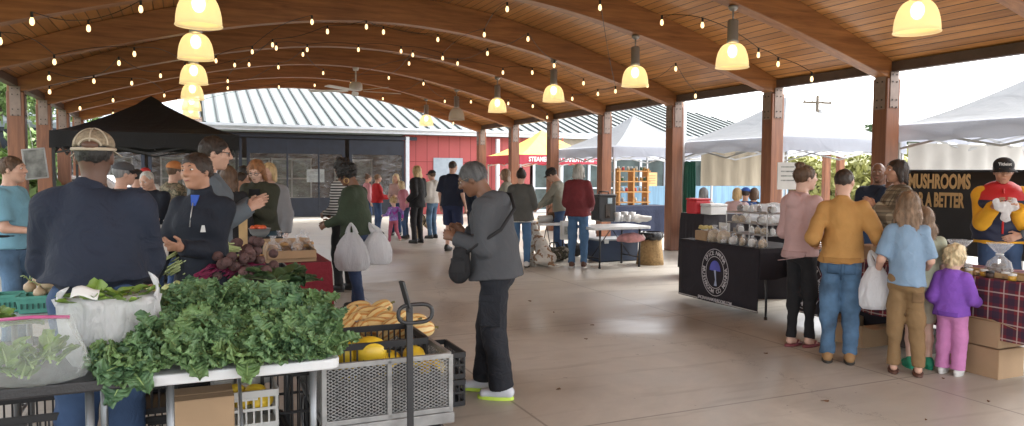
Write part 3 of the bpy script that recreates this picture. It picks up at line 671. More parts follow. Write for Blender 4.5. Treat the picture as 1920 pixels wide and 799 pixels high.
def person(label, px, foot=None, top=None, D=None, H=None, face=0, skin='light', hair=('short', 'brown'), topc=None, legs=None, shoes=None, sleeve=1.0, hem=.90, bulk=.012, legbulk=.010, leglen=1.0,
           lean=0, hp=0, hy=0, hands=(None, None), feet=((0, 0), (0, 0)), w=1.0, belly=0, hs=1.0, hat=None, q=1, hood=None, glasses=None, group=None, stoop=0, curl=.6, hatc=None, twist=0, hb=0, female=False, folds=.005, palm=None, collar=None, noeye=False, legshape=1.0, sole=None, hoodh=0, smile=False, zs=0, name='person'):
    tobs = lobs = None
    # ---- place and size from the photograph
    T = 1.45+.262*hs
    if D is None: D = at_z(px, foot, 0).y
    g = at_d(px, 400, D)
    if H is None:
        H = at_d(px, top, D).z; st = H/(T) ; H = H/(1-(1-math.cos(math.radians(lean)))*.45-stoop*.03)
    sc = H/T; h0 = [.022, .016, .013, .011][q] 
    root = thing(name, label, 'person', (g.x, g.y, zs), face, group)
    root.scale = (sc, sc, sc); h = h0/sc if q < 2 else h0/max(sc, .75)
    L_ = math.radians(lean); RL = rotx(-L_); piv = np.array([0, 0, .93]); tw = rotz(math.radians(twist))
    def tor(p): return piv+RL@(tw@(np.array(p, float)-piv))
    X = RL@tw@np.array([1., 0, 0]); back = RL@tw@np.array([0, -1., 0])
    fw = .88 if female else 1.0
    pel = np.array([0, 0, .93]); waist = tor((0, .0, 1.08)); chest = tor((0, .005, 1.27)); upc = tor((0, -.012-stoop*.02, 1.352)); nb = tor((0, -.012+stoop*.03, 1.44-stoop*.01))
    sh = [tor((sx*(.172*w*fw-bulk*.35), -.012+stoop*.03, 1.368-bulk*.25)) for sx in (1, -1)]
    hip = [np.array([sx*.084*w, 0, .92]) for sx in (1, -1)]
    Rh = rotz(math.radians(hy)+math.radians(twist)*.5)@rotx(-math.radians(hp)-L_*.35)@roty(math.radians(hb))
    nk = nb+(RL*.6+Rh*.4)@np.array([0, .022, .055*(hs**.3)]); hc = nk+Rh@np.array([0, .022*hs, .105*hs])
    wr = []; el = []
    for i, sx in enumerate((1, -1)):
        t = hands[i]
        t = tor((sx*(.225*w+bulk*.5), .03, .84)) if t is None else np.array(t, float)
        pole = RL@np.array([sx*.34, -1, -.6]) if hands[i] is not None else RL@np.array([sx*.3, -1, 0])
        e, t = ik(sh[i], t, .285, .255, pole); el.append(e); wr.append(t)
    kn = []; an = []
    for i, sx in enumerate((1, -1)):
        f = feet[i]; t = np.array([sx*.10*w+f[0], f[1], .085+(f[2] if len(f) > 2 else 0)])
        k_, t = ik(hip[i], t, .423, .417, np.array([sx*.12, 1, 0])); kn.append(k_); an.append(t)
    # ---- body
    B = SDF(); ai = .011 if (topc and sleeve >= .6) else 0; li = .012 if (legs and leglen >= 1) else 0
    for a, b2, ra, rb in ((pel, waist, (.15*w, .105), (.125*w*fw, .095)), (waist, chest, (.125*w*fw, .095), (.150*w*fw, .105)), (chest, upc, (.150*w*fw, .105), (.14*w*fw, .085)), (upc, nb, (.12*w, .08), (.055, .055))): B.seg(a, b2, ra, rb, .04, X)
    for i in (0, 1):
        B.seg(upc, sh[i], .065, .055, .05); B.seg(sh[i], el[i], .046*w**.5-ai, .038-ai, .03); B.seg(el[i], wr[i], .039-ai, .025, .02)
        B.seg(hip[i], kn[i], .078*w**.5-li, .052-li, .03); B.seg(kn[i]+np.array([0, -.005, -.02]), kn[i]*.55+an[i]*.45+np.array([0, -.012, 0]), .048-li, .05-li, .02); B.seg(kn[i]*.55+an[i]*.45, an[i], .046-li, .034-li*.3, .03)
        B.seg(an[i]+np.array([0, -.02, -.03]), an[i]+np.array([0, .11, -.055]), .033, .024, .03)
    B.seg(nb, nk, .055, .05, .02)
    parts = [B.mesh(max(h, .016))]
    # head, in head space
    Hd = SDF(); s_ = hs
    def hp_(x, y, z): return (x, y, z)
    Hd.ell((0, -.012, .02), (.074, .094, .09), .03); Hd.ell((0, .03, -.035), (.056, .062, .078), .04); Hd.ell((0, .062, -.092), (.024, .02, .017), .025)
    Hd.seg((0, -.03, -.06), (0, -.045, -.19), .052, .054, .03)
    Hd.seg((0, .088, .018), (0, .108, -.018), .0085, .0135, .016); Hd.ell((.012, .098, -.022), (.009, .01, .008), .008); Hd.ell((-.012, .098, -.022), (.009, .01, .008), .008)
    Hd.seg((-.035, .074, .03), (.035, .074, .03), .012, .012, .018)
    for sx in (1, -1):
        Hd.ell((sx*.030, .092, .010), (.018, .013, .012), .014, sub=True); Hd.ell((sx*.036, .062, -.022), (.022, .022, .02), .02)
        Hd.ell((sx*.074, -.008, -.008), (.009, .018, .03), .008)
    Hd.seg((-.016, .087, -.055), (.016, .087, -.055), .0085, .0085, .008)
    hh = (.0062 if q >= 2 else .0085 if q == 1 else .011)
    V, Q = Hd.mesh(hh, .015); V = (V*s_)@Rh.T+hc; parts.append((V, Q))
    # hands
    for i, sx in enumerate((1, -1)):
        f = wr[i]-el[i]; f /= np.linalg.norm(f); pn = np.array(palm[i], float) if palm and palm[i] is not None else np.array([-sx, .15, -.2 if hands[i] is not None else 0])
        pn = pn-f*(pn@f); pn /= np.linalg.norm(pn); sd_ = np.cross(f, pn)*(1 if sx > 0 else -1)     # towards the thumb
        G = SDF(); hz = .95 if hs < 1.1 else 1.0
        def hpnt(a, b2, c): return wr[i]+(f*a+sd_*b2+pn*c)*hz
        G.seg(hpnt(-.03, 0, 0), hpnt(.01, 0, 0), .024, .025, .02)
        G.seg(hpnt(.01, .0, 0), hpnt(.075, 0, 0), (.028, .015), (.038, .0135), .015, sd_)
        for j, (off, ln) in enumerate(((.030, .070), (.010, .079), (-.010, .073), (-.029, .057))):
            c0 = curl*(1+.1*j); d1 = f*math.cos(c0*.6)+pn*math.sin(c0*.6); d2 = f*math.cos(c0*1.5)+pn*math.sin(c0*1.5)
            a = hpnt(.078-.004*j, off, 0); m = a+d1*ln*.52*hz; e = m+d2*ln*.48*hz
            G.seg(a, m, .0092, .0085, .004); G.seg(m, e, .0085, .007, .003)
        a = hpnt(.02, .026, .004); m = a+(f*.55+sd_*.62+pn*.3)*.042; e = m+(f*.8+sd_*.15+pn*.45)*.034
        G.seg(a, m, .013, .0105, .01); G.seg(m, e, .0105, .0085, .003)
        parts.append(G.mesh([.011, .0075, .0055, .005][q], .01))
    VV = []; FF = []; o = 0
    for V, Q in parts: VV.append(V); FF.append(Q+o); o += len(V)
    body = raw('body', np.concatenate(VV), np.concatenate(FF), SK[skin], root, True)
    # ---- face details
    HM = Matrix([[*(Rh[r]*s_), hc[r]] for r in range(3)]+[[0, 0, 0, 1]])
    def hobj(b, name, mat, smooth=True, bev=0):
        ob = b.obj(name, mat, root, smooth, bevel=bev); ob.matrix_local = HM; return ob
    if q >= 1 and not noeye:
        for sx in (1, -1):
            b = MB(); b.ell((sx*.030, .0765, .010), (.0125, .0125, .0085 if not smile else .006), 10); b.mat(1); b.ell((sx*.030, .086, .009), (.0055, .0045, .0055), 8); hobj(b, 'eye', [m_eye, m_iris])
            b = MB(); b.tube([(sx*.014, .089, .030), (sx*.030, .088, .036), (sx*.048, .074, .030)], [.003, .0035, .002], 6); hobj(b, 'eyebrow', HR[hair[1]] if hair else HR['dark'])
        b = MB(); b.tube([(-.022, .083, -.052 if smile else -.056), (-.01, .0935, -.057), (.01, .0935, -.057), (.022, .083, -.052 if smile else -.056)], [.002, .0048, .0048, .002], 8); hobj(b, 'lips', m_lip)
    if glasses:
        gm = m_wire if glasses == 'wire' else m_frame; b = MB(); rr = .0012 if glasses == 'wire' else .0024
        for sx in (1, -1):
            b.tube([(sx*.032+.021*math.cos(a), .098-.004*abs(math.cos(a)), .006+.015*math.sin(a)) for a in [j*PI/8 for j in range(16)]], rr, 5, close=True)
            b.tube([(sx*.053, .095, .012), (sx*.077, .06, .014), (sx*.079, -.005, .01)], rr, 5)
        b.tube([(-.011, .1, .008), (.011, .1, .008)], rr, 5); hobj(b, 'glasses', gm)
    # ---- hair
    if hair and hair[0] != 'bald':
        st, hcname = hair; S = SDF(); e = {'buzz': .0, 'short': .006, 'curly': .016, 'afro': .02}.get(st, .008)
        S.ell((0, -.016, .026), (.077+e, .097+e, .088+e*1.1), .02)
        if st == 'messy': S.ell((0, -.025, -.03), (.088, .09, .075), .03); S.noise(.008, 90, 3)
        if st in ('bob', 'long', 'verylong'):
            for sx in (1, -1): S.seg((sx*.062, .0, .03), (sx*.078, -.01, -.09), .026, .024, .03)
            S.seg((0, -.07, .0), (0, -.075, -.11), (.07, .032), (.078, .03), .03, (1, 0, 0))
        if st in ('long', 'verylong'):
            ln = -.24 if st == 'long' else -.37
            S.seg((0, -.078, -.08), (0, -.10, ln), (.085, .03), (.07, .022), .03, (1, 0, 0))
            for sx in (1, -1): S.seg((sx*.078, -.02, -.06), (sx*.085, -.045, ln*.85), .026, .02, .03)
        if st == 'bun': S.ell((0, -.085, .085), (.035, .035, .032), .012)
        if st == 'lowbun': S.ell((0, -.11, -.0), (.04, .03, .038), .015)
        if st == 'highbun': S.ell((0, -.06, .115), (.042, .042, .036), .012)
        if st == 'pony': S.seg((0, -.10, .02), (0, -.145, -.10), .022, .016, .015); S.ell((0, -.1, .02), (.028, .028, .028), .01)
        if st == 'afro': S.ell((0, -.03, .055), (.09, .10, .075), .03); S.noise(.005, 160, 5); S.noise(.004, 280, 8)
        if st == 'curly': S.noise(.007, 130, 5); S.noise(.004, 230, 8)
        S.ell((0, .115, -.045), (.072, .095, .105), .012, sub=True)      # open the face
        if st in ('short', 'buzz', 'bun', 'pony', 'afro', 'highbun', 'lowbun', 'curly'): S.ell((0, .02, -.115), (.14, .085, .10), .02, sub=True); 
        if st in ('short', 'buzz', 'bun', 'afro', 'highbun', 'lowbun'): S.cut.append((np.array([0, -.05, -.075]), np.array([0, .35, -1.]))) if st != 'lowbun' else None
        S.noise(.002, 110, 11, (1, 1, .3))
        Vh, Qh = S.mesh(hh*.95, .02)
        if q >= 2:
            rs = np.random.RandomState(len(label)); n_ = {'buzz': 350, 'afro': 900, 'curly': 900}.get(st, 750 if st not in ('long', 'verylong') else 1300)
            nn_ = np.cross(Vh[Qh[:, 1]]-Vh[Qh[:, 0]], Vh[Qh[:, 2]]-Vh[Qh[:, 0]]); nn_ /= np.linalg.norm(nn_, axis=1)[:, None]+1e-9; ii = rs.randint(0, len(Qh), n_)
            p0 = Vh[Qh[ii]].mean(1); Nn = nn_[ii]; Nn *= np.sign((Nn*(p0-np.array([0, -.02, min(0, -.0)]))).sum(1))[:, None]
            cur = st in ('afro', 'curly'); fl_ = rs.normal(size=(n_, 3))*(1 if cur else .28)+(0 if cur else np.array([0, -.35, -1.]) if st not in ('bun', 'highbun', 'pony', 'lowbun') else np.array([0, -1., .5 if st in ('highbun', 'bun') else 0]))
            tg = fl_-Nn*(fl_*Nn).sum(1)[:, None]; tg /= np.linalg.norm(tg, axis=1)[:, None]+1e-9; Ls = rs.uniform(.5, 1, n_)[:, None]*(.012 if st == 'buzz' else .018 if cur else .034 if st in ('short', 'bun', 'highbun', 'lowbun') else .06)
            lf = rs.uniform(.0, 1, n_)[:, None]*(.010 if cur else .0045); sw = np.cross(tg, Nn)*rs.uniform(.0009, .0022, n_)[:, None]
            q0 = p0-Nn*.001; q1 = p0+tg*Ls*.5+Nn*(lf+.001); q2 = p0+tg*Ls+Nn*lf*.6; o_ = len(Vh)
            Vh = np.concatenate([Vh, np.stack([q0-sw, q0+sw, q1-sw, q1+sw, q2-sw*.3, q2+sw*.3], 1).reshape(-1, 3)]); bi_ = o_+np.arange(n_)[:, None]*6
            Qh = np.concatenate([Qh, bi_+np.array([[0, 1, 3, 2]]), bi_+np.array([[2, 3, 5, 4]])])
        ob = raw('hair', Vh, Qh, HR[hcname], root, True); ob.matrix_local = HM
    if hat:
        m1, m2 = hatc; S = SDF()
        if hat in ('cap', 'mesh'):
            S.ell((0, -.014, .055), (.088, .108, .075), .02); S.cut.append((np.array([0, 0, .035]), np.array([0, -.18, -1.])))
            Vh, Qh = S.mesh(hh, .02); ob = raw('cap', Vh, Qh, m1, root, True); ob.matrix_local = HM
            b = MB()
            def brim(u, v):
                a = (u-.5)*2*1.15; r = .094+v*.064*math.cos(a*.62)
                return (math.sin(a)*r*.86, -.014+math.cos(a)*r*1.06, .045-.018*v-.03*(math.sin(a)**2)*(.4+.6*v))
            b.grid(brim, 12, 4); ob2 = b.obj('brim', m2, ob, True, thick=.005)
            if hat == 'mesh':
                b = MB()
                for k in range(-1, 2): b.tube([(math.sin(k*.85)*.0905*math.cos(a), -.014-math.cos(k*.85)*.111*math.cos(a), .055+.078*math.sin(a)) for a in [j*PI/2/8 for j in range(9)]], .004, 5)
                b.tube([(.03*math.sin(a)*1.5, -.12-.0*a+.006*abs(math.sin(a)), .048+.035*math.cos(a)) for a in [-PI/2+j*PI/10 for j in range(11)]], .005, 5)
                b.tube([(.090*math.sin(a), -.014-.110*math.cos(a), .035-.0) for a in [-1.5+j*.3 for j in range(11)]], .0085, 6); b.obj('strap', m2, ob, True)
                S2 = SDF(); S2.ell((0, -.112, .052), (.036, .022, .022), .01); 
                V2, Q2 = S2.mesh(.006, .01); ob3 = raw('opening', V2, Q2, SK[skin], ob, True)
        if hat == 'beanie':
            S.ell((0, -.014, .05), (.090, .108, .095), .02); S.cut.append((np.array([0, 0, .035]), np.array([0, -.15, -1.]))); Vh, Qh = S.mesh(hh, .02); ob = raw('beanie', Vh, Qh, m1, root, True); ob.matrix_local = HM
        
    # ---- top
    if topc:
        S = SDF(); k = bulk; z0 = hem; kh = max(bulk, (legbulk if legs else 0)+.012)
        hb_ = tor((0, .0, z0)) if z0 > .93 else np.array([0, 0, z0]); fl = 2
        wb = max(.165*w+kh*1.4+.008, .084*w+.084*w**.5+legbulk*.9+.022); 
        segs_ = [(hb_, waist, (wb, .120+kh*1.5+belly*.6), (.142*w*fw+k*1.4, .108+k*1.2+belly)), (waist, chest, (.142*w*fw+k*1.4, .108+k*1.2+belly), (.155*w*fw+k*.8, .115+k+belly*.3)), (chest, upc, (.155*w*fw+k*.8, .115+k+belly*.3), (.138*w*fw+k*.7, .090+k*.8)), (upc, nb, (.115*w, .080+k*.8), (.058+k*.3, .062+k*.3))]
        for j, (a, b2, ra, rb) in enumerate(segs_): S.seg(a, b2, ra, rb, .05, X, flat=2 if j == 0 else (1 if j == 3 else 0))
        if female: 
            for sx in (1, -1): S.ell(tor((sx*.075, .085, 1.25)), (.07, .06, .07), .05)
        for i in (0, 1):
            S.seg(upc, sh[i], .060+k*.5, .056+k*.5, .05)
            if sleeve >= .9:
                we = el[i]+(wr[i]-el[i])*(.97 if sleeve >= 1 else .6)
                S.seg(sh[i], el[i], .056*w**.5+k*.8, .049+k*.9, .03); S.seg(el[i], we, .049+k*.9, .036+k*.8, .02, flat=1)
            elif sleeve > 0: S.seg(sh[i], sh[i]+(el[i]-sh[i])*sleeve*1.6, .056*w**.5+k, .058+k, .03, flat=1)
        if hood is not None:
            S.seg(nb+RL@np.array([-.06, -.055, .0]), nb+RL@np.array([.06, -.055, .0]), .042, .042, .03); S.ell(nb+RL@np.array([0, -.105, -.05]), (.095, .055, .09), .02); S.seg(nb+RL@np.array([-.07, -.02, .005]), nb+RL@np.array([-.03, .075, -.04]), .025, .02, .02); S.seg(nb+RL@np.array([.07, -.02, .005]), nb+RL@np.array([.03, .075, -.04]), .025, .02, .02)
        if collar:
            S.seg(nb+RL@np.array([0, -.002, .0]), nb+RL@np.array([0, .016, collar]), .069, .066, .01, flat=1)
        S.noise(folds*1.1, 19, len(label), (1, 1, .32)); S.noise(folds*.45, 44, 3, (1, .8, .7))
        tob = sobj('top', S, max(h*.92, .0095), topc, root); tobs = tob
    if legs:
        S = SDF(); k = legbulk; e = 1 if leglen >= 1 else leglen
        S.seg((0, 0, 1.0), (0, 0, .90), (.140*w+k, .104+k+belly*.5), (.150*w+k, .112+k), .04, (1, 0, 0), flat=2)
        for i in (0, 1):
            S.seg(hip[i], kn[i], .084*w**.5*legshape+k*.9, .060*legshape+k, .022, flat=1 if e <= .5 else 0)
            if e > .5:
                en = kn[i]+(an[i]-kn[i])*((e-.5)*2*1.0)
                S.seg(kn[i], en, .058*legshape+k, .040*legshape+k*1.6, .03, flat=1)
        S.noise(folds*.9, 20, 4, (.8, .8, .9)); S.noise(folds*.5, 52, 9, (.45, .45, 1.1)); lobs = sobj('trousers' if e > .5 else 'shorts', S, max(h*.92, .0095), legs, root)
    if shoes:
        for i in (0, 1):
            a = an[i]; S = SDF(); zz = a[2]-.085
            S.seg(a+np.array([0, -.04, -.03]), a+np.array([0, .13, -.045]), (.040, .048), (.043, .033), .02, (1, 0, 0)); S.seg(a+np.array([0, -.01, .01]), a+np.array([0, .03, -.03]), .042, .04, .03)
            S.cut.append((np.array([0, 0, zz+.018]), np.array([0, 0, -1.]))); ob = sobj('shoe', S, .011 if q < 2 else .008, shoes, root, .02)
            b = MB(); P_ = []; n = 18
            for j in range(n):
                an_ = 2*PI*j/n; P_.append((a[0]+.046*math.cos(an_), a[1]+.047+.132*math.sin(an_)))
            V = [(x, y, zz+.002) for x, y in P_]+[(x, y, zz+.026) for x, y in P_]
            b.add(V, [tuple(range(n-1, -1, -1)), tuple(range(n, 2*n))]+[(j, (j+1) % n, n+(j+1) % n, n+j) for j in range(n)]); b.obj('sole', sole or M('sole_dark', (.04, .035, .03), .8, 0), ob)
    root['_'] = 0; del root['_']
    return dict(top=tobs, trousers=lobs, root=root, sc=sc, wr=wr, el=el, sh=sh, nb=nb, X=X, tor=tor, hc=hc, HM=HM, D=D, an=an, hip=hip, g=g, RL=RL, Rh=Rh)
def on(P, ob, name, mat, parent=None, smooth=True, **k): return ob.obj(name, mat, parent or P['root'], smooth, **k)
def wpt(P, i):                             # world position of a hand
    p = P['wr'][i]*P['sc']; a = P['root'].rotation_euler.z
    return Vector((P['root'].location.x+p[0]*math.cos(a)-p[1]*math.sin(a), P['root'].location.y+p[0]*math.sin(a)+p[1]*math.cos(a), p[2]))
def gpt(P, v):
    p = np.array(v)*P['sc']; a = P['root'].rotation_euler.z
    return Vector((P['root'].location.x+p[0]*math.cos(a)-p[1]*math.sin(a), P['root'].location.y+p[0]*math.sin(a)+p[1]*math.cos(a), p[2]))
def patch(P_, part, x0, x1, z0, z1, mat, name, side=-1, nu=8, nv=6, off=.004, thick=.004):
    """a flat piece of cloth sewn onto a garment's back (-1) or front (+1)"""
    b = MB(); b.grid(lambda u, v: (x0+(x1-x0)*u, side*.5, z0+(z1-z0)*v), nu, nv); o = b.obj(name, mat, P_['root'], True)
    m = o.modifiers.new('w', 'SHRINKWRAP'); m.target = P_[part]; m.wrap_method = 'PROJECT'; m.use_project_x = m.use_project_z = False; m.use_project_y = True; m.use_negative_direction = side > 0; m.use_positive_direction = side < 0; m.offset = off; m.project_limit = 1.2
    m = o.modifiers.new('s', 'SOLIDIFY'); m.thickness = thick; m.offset = 1 if True else 0; return o
# ================================================================ WHO IS THERE
R_ = math.radians
def stripe_mat(nm, c1, c2, per, axis=2, duty=.5):
    def f(nt, n, l, b):
        tc = n.new('ShaderNodeTexCoord'); sx = n.new('ShaderNodeSeparateXYZ'); l.new(tc.outputs['Object'], sx.inputs[0])
        g = math_node(n, l, 'LESS_THAN', math_node(n, l, 'FRACT', math_node(n, l, 'DIVIDE', sx.outputs[axis], per)), duty)
        l.new(mixc(n, l, g, c1, c2), b.inputs['Base Color']); b.inputs['Roughness'].default_value = .85
    return ramp_mat(nm, f)
def plaid_mat(nm, base, c2, c3, per, ax=(0, 2)):
    def f(nt, n, l, b):
        tc = n.new('ShaderNodeTexCoord'); sx = n.new('ShaderNodeSeparateXYZ'); l.new(tc.outputs['Object'], sx.inputs[0]); c = base
        def band(a, off, w): return math_node(n, l, 'LESS_THAN', math_node(n, l, 'FRACT', math_node(n, l, 'DIVIDE', math_node(n, l, 'ADD', sx.outputs[a], off+per*50), per)), w)
        for a in ax: c = mixc(n, l, math_node(n, l, 'MULTIPLY', band(a, 0, .45), .6), c, c2)
        for a in ax: c = mixc(n, l, math_node(n, l, 'MULTIPLY', band(a, per*.32, .09), .65), c, c3)
        t = node(n, 'ShaderNodeTexNoise', Scale=4, Detail=3); l.new(tc.outputs['Object'], t.inputs['Vector'])
        bp = n.new('ShaderNodeBump'); bp.inputs['Strength'].default_value = .4; bp.inputs['Distance'].default_value = .02; l.new(t.outputs['Fac'], bp.inputs['Height']); l.new(bp.outputs[0], b.inputs['Normal'])
        l.new(c, b.inputs['Base Color']); b.inputs['Roughness'].default_value = .85
    return ramp_mat(nm, f)
def blotch_mat(nm, cs, scale):
    def f(nt, n, l, b):
        tc = n.new('ShaderNodeTexCoord'); t = node(n, 'ShaderNodeTexNoise', Scale=scale, Detail=2.5); l.new(tc.outputs['Object'], t.inputs['Vector'])
        r = n.new('ShaderNodeValToRGB'); r.color_ramp.interpolation = 'CONSTANT'; r.color_ramp.elements[0].color = (*cs[0], 1); r.color_ramp.elements[1].position = .56; r.color_ramp.elements[1].color = (*cs[-1], 1)
        for i, c in enumerate(cs[1:-1]): e = r.color_ramp.elements.new(.42+.07*i); e.color = (*c, 1)
        l.new(t.outputs['Fac'], r.inputs[0]); l.new(r.outputs[0], b.inputs['Base Color']); b.inputs['Roughness'].default_value = .85
    return ramp_mat(nm, f)
navy = cloth('navy', (.012, .018, .036), bump=.6, bs=7); navyzip = cloth('navy_zip', (.008, .012, .022)); black = cloth('black', (.009, .009, .011)); jeans = cloth('jeans', (.035, .07, .15), .35); denim2 = cloth('faded_jeans', (.07, .13, .21), .6)
ltblue = cloth('light_blue', (.17, .36, .46)); greyc = cloth('grey_shirt', (.10, .12, .14)); olive = cloth('olive', (.035, .038, .022)); green = cloth('green_knit', (.028, .042, .022), .2); red = cloth('red', (.45, .015, .02)); maroon = cloth('maroon', (.13, .016, .02), .2)
pinkc = cloth('pink', (.55, .25, .28)); palepink = cloth('pale_pink', (.50, .34, .33)); mustard = cloth('mustard', (.42, .22, .065)); bluetee = cloth('blue_tee', (.20, .30, .42), .12); khaki = cloth('khaki', (.22, .135, .06)); purple = cloth('purple', (.20, .07, .42)); bpink = cloth('bright_pink', (.52, .20, .42))
hoodg = cloth('grey_fleece', (.060, .064, .072), .1); whitec = cloth('white_knit', (.55, .53, .50)); cardi = cloth('grey_knit', (.075, .075, .068)); sage = cloth('sage', (.24, .235, .19)); cream = cloth('cream', (.45, .42, .33)); yell = cloth('yellow', (.72, .36, .02)); magenta = cloth('magenta', (.45, .06, .35)); pinkp = cloth('rose', (.42, .10, .15))
bshoe = M('black_shoe', (.015, .015, .015), .5, 0); brshoe = M('brown_shoe', (.10, .045, .03), .6, .1); tanboot = M('tan_boot', (.30, .17, .07), .7, .1); wshoe = M('white_shoe', (.62, .62, .60), .6, .1)
m_tanmesh = M('tan_mesh_cap', (.27, .22, .15), .9, .3, 60, .5, 250); m_tancap = M('tan_strap', (.42, .36, .27), .8, .1); m_blackcap = M('black_cap', (.012, .012, .014), .8, .1)
PP = {}
def P(key, label, px, **k): PP[key] = person(label, px, **k); return PP[key]
# --- foreground left
P('jack', 'broad man from behind in navy jacket, jeans and tan mesh cap', 178, D=3.5, top=249, face=R_(20), skin='dark', hair=('buzz', 'black'), topc=navy, legs=jeans, shoes=bshoe, bulk=.036, w=1.04, belly=.04, hem=1.03, hands=((.19, .33, 1.0), (-.19, .33, 1.0)), hat='mesh', hatc=(m_tanmesh, m_tancap), q=3, folds=.007, collar=.03, legbulk=.03)
P('zip', 'smiling dark haired woman in navy quarter zip holding a paper cup', 378, D=4.65, top=289, face=R_(176), hy=-12, hb=5, skin='tan', hair=('lowbun', 'dark'), topc=navyzip, legs=black, shoes=bshoe, w=.98, bulk=.02, hem=.86, hands=((.24, .24, .86), (.00, .27, 1.13)), q=3, female=True, collar=.06, smile=True, palm=(None, (0, -1, .2)), curl=.8)
P('glas', 'tall man in glasses and grey shirt clapping his hands behind the smiling woman', 392, D=5.6, top=256, face=R_(-68), hy=-5, hp=8, skin='light', hair=('short', 'dark'), topc=greyc, legs=jeans, shoes=bshoe, bulk=.025, hands=((.05, .27, 1.20), (-.03, .29, 1.22)), q=3, glasses='frame', curl=.25)
P('lblue', 'man in light blue shirt and black waist apron at the left edge', 20, D=6.4, top=294, face=R_(-82), skin='light', hair=('short', 'brown'), topc=ltblue, legs=denim2, shoes=bshoe, sleeve=.5, bulk=.022, belly=.02, hands=((.16, .30, 1.06), (-.14, .33, 1.06)), q=2)
# --- under the black tent
P('camo', 'man in camouflage jacket and orange cap under the black tent', 326, D=9.4, top=306, face=R_(-40), skin='light', topc=blotch_mat('camo', [(.10, .07, .04), (.17, .13, .08), (.05, .05, .03), (.24, .2, .13)], 14), legs=jeans, shoes=bshoe, bulk=.03, hat='beanie', hatc=(M('orange_cap', (.42, .16, .05), .8), None), hands=((.1, .3, 1.1), (-.1, .3, 1.1)), q=1)
P('phone', 'balding white haired man in dark polo looking down at his phone', 284, D=8.6, top=318, face=R_(172), hp=24, skin='light', hair=('buzz', 'white'), topc=navyzip, legs=jeans, shoes=bshoe, sleeve=.6, hands=((.06, .30, 1.16), (-.06, .30, 1.16)), q=1, bulk=.02)
P('dk1', 'dark haired person in navy jacket seen between cap man and balding man', 257, D=10.5, top=318, face=R_(-20), hair=('short', 'black'), topc=cloth('blue_coat', (.02, .035, .09)), legs=jeans, shoes=bshoe, q=0)
P('dk2', 'person in dark grey cap and charcoal top beside the navy jacket shoulder', 229, D=7.3, top=306, face=R_(-50), skin='light', hair=('short', 'grey'), topc=cloth('charcoal', (.04, .04, .045)), legs=jeans, shoes=bshoe, hat='cap', hatc=(M('dark_grey_cap', (.06, .06, .065), .8), m_blackcap), q=1)
P('redcap', 'person in red cap far behind under the black tent', 274, D=12, top=316, face=R_(20), hair=('short', 'brown'), topc=whitec, legs=jeans, shoes=bshoe, hat='cap', hatc=(M('red_cap', (.5, .03, .03), .8), M('red_cap', (.5, .03, .03))), q=0)
P('longbr', 'woman with long wavy brown hair and black top seen from behind', 429, D=7.7, top=312, face=R_(12), hair=('long', 'brown'), topc=black, legs=jeans, shoes=bshoe, q=1, female=True)
P('dk3', 'black haired person standing behind the long brown haired woman', 457, D=10.4, top=311, face=R_(-8), hair=('short', 'black'), topc=black, legs=jeans, shoes=bshoe, q=0)
P('dk4', 'shorter dark haired person in profile left of the olive jacket woman', 449, D=9.3, top=324, face=R_(-80), skin='tan', hair=('lowbun', 'dark'), topc=black, legs=jeans, shoes=bshoe, q=0)
P('olive', 'ginger woman in olive jacket over black shirt looking at her phone', 487, D=8.0, top=297, face=R_(178), hp=26, skin='pale', hair=('bob', 'ginger'), topc=olive, legs=cloth('teal_trousers', (.03, .06, .08)), shoes=bshoe, bulk=.03, hands=((.05, .29, 1.20), (-.05, .29, 1.20)), q=2, glasses='frame', female=True, hem=.93)
P('greyb', 'person in pale grey jacket mostly hidden behind the olive jacket woman', 507, D=8.9, top=306, face=R_(165), hair=('bob', 'blond'), topc=cloth('pale_grey', (.25, .25, .26)), legs=navy, shoes=bshoe, q=0, bulk=.03)
P('strip', 'person in black and white striped top behind the green sweater woman', 645, D=9.6, top=299, face=R_(60), skin='brown', hair=('afro', 'black'), topc=stripe_mat('stripes', (.5, .5, .48), (.02, .02, .02), .035), legs=black, shoes=bshoe, q=1, female=True, hands=((.1, .25, 1.0), (-.1, .25, 1.0)))
P('green', 'woman in dark green sweater and hoop earring carrying two white bags', 668, foot=583, top=306, face=R_(78), hp=22, lean=4, skin='brown', hair=('afro', 'black'), topc=green, legs=cloth('dark_jeans', (.018, .035, .085), .3), shoes=bshoe, w=1.14, belly=.035, bulk=.022, hands=((.10, .36, 1.02), (-.10, .33, 1.00)), q=3, female=True, hem=.88, feet=((0, .05), (0, -.10)))
# --- middle distance
P('pk1', 'person in pink top with hair tied up, far beyond the green sweater woman', 689, D=20, top=327, face=R_(-60), hair=('highbun', 'brown'), topc=pinkc, legs=jeans, shoes=bshoe, q=0)
P('rd1', 'person in bright red jacket far beyond the green sweater woman', 707, D=18.5, top=327, face=R_(-60), hair=('short', 'lightbrown'), topc=red, legs=jeans, shoes=bshoe, q=0, bulk=.03, hands=((.1, .3, 1.05), (-.1, .3, 1.05)))
P('pk2', 'fair haired woman in pale pink top by the vinyl curtain', 743, D=18.2, top=326, face=R_(170), hair=('long', 'paleblond'), topc=palepink, legs=jeans, shoes=bshoe, q=0, female=True, hands=((.1, .3, 1.1), (-.1, .3, 1.1)))
P('pk3', 'shorter person in rose pink coat between toddler and long blond hair', 761, D=17.4, top=340, face=R_(80), lean=12, hair=('long', 'paleblond'), topc=cloth('rose_coat', (.45, .17, .22)), legs=jeans, shoes=bshoe, q=0, bulk=.04)
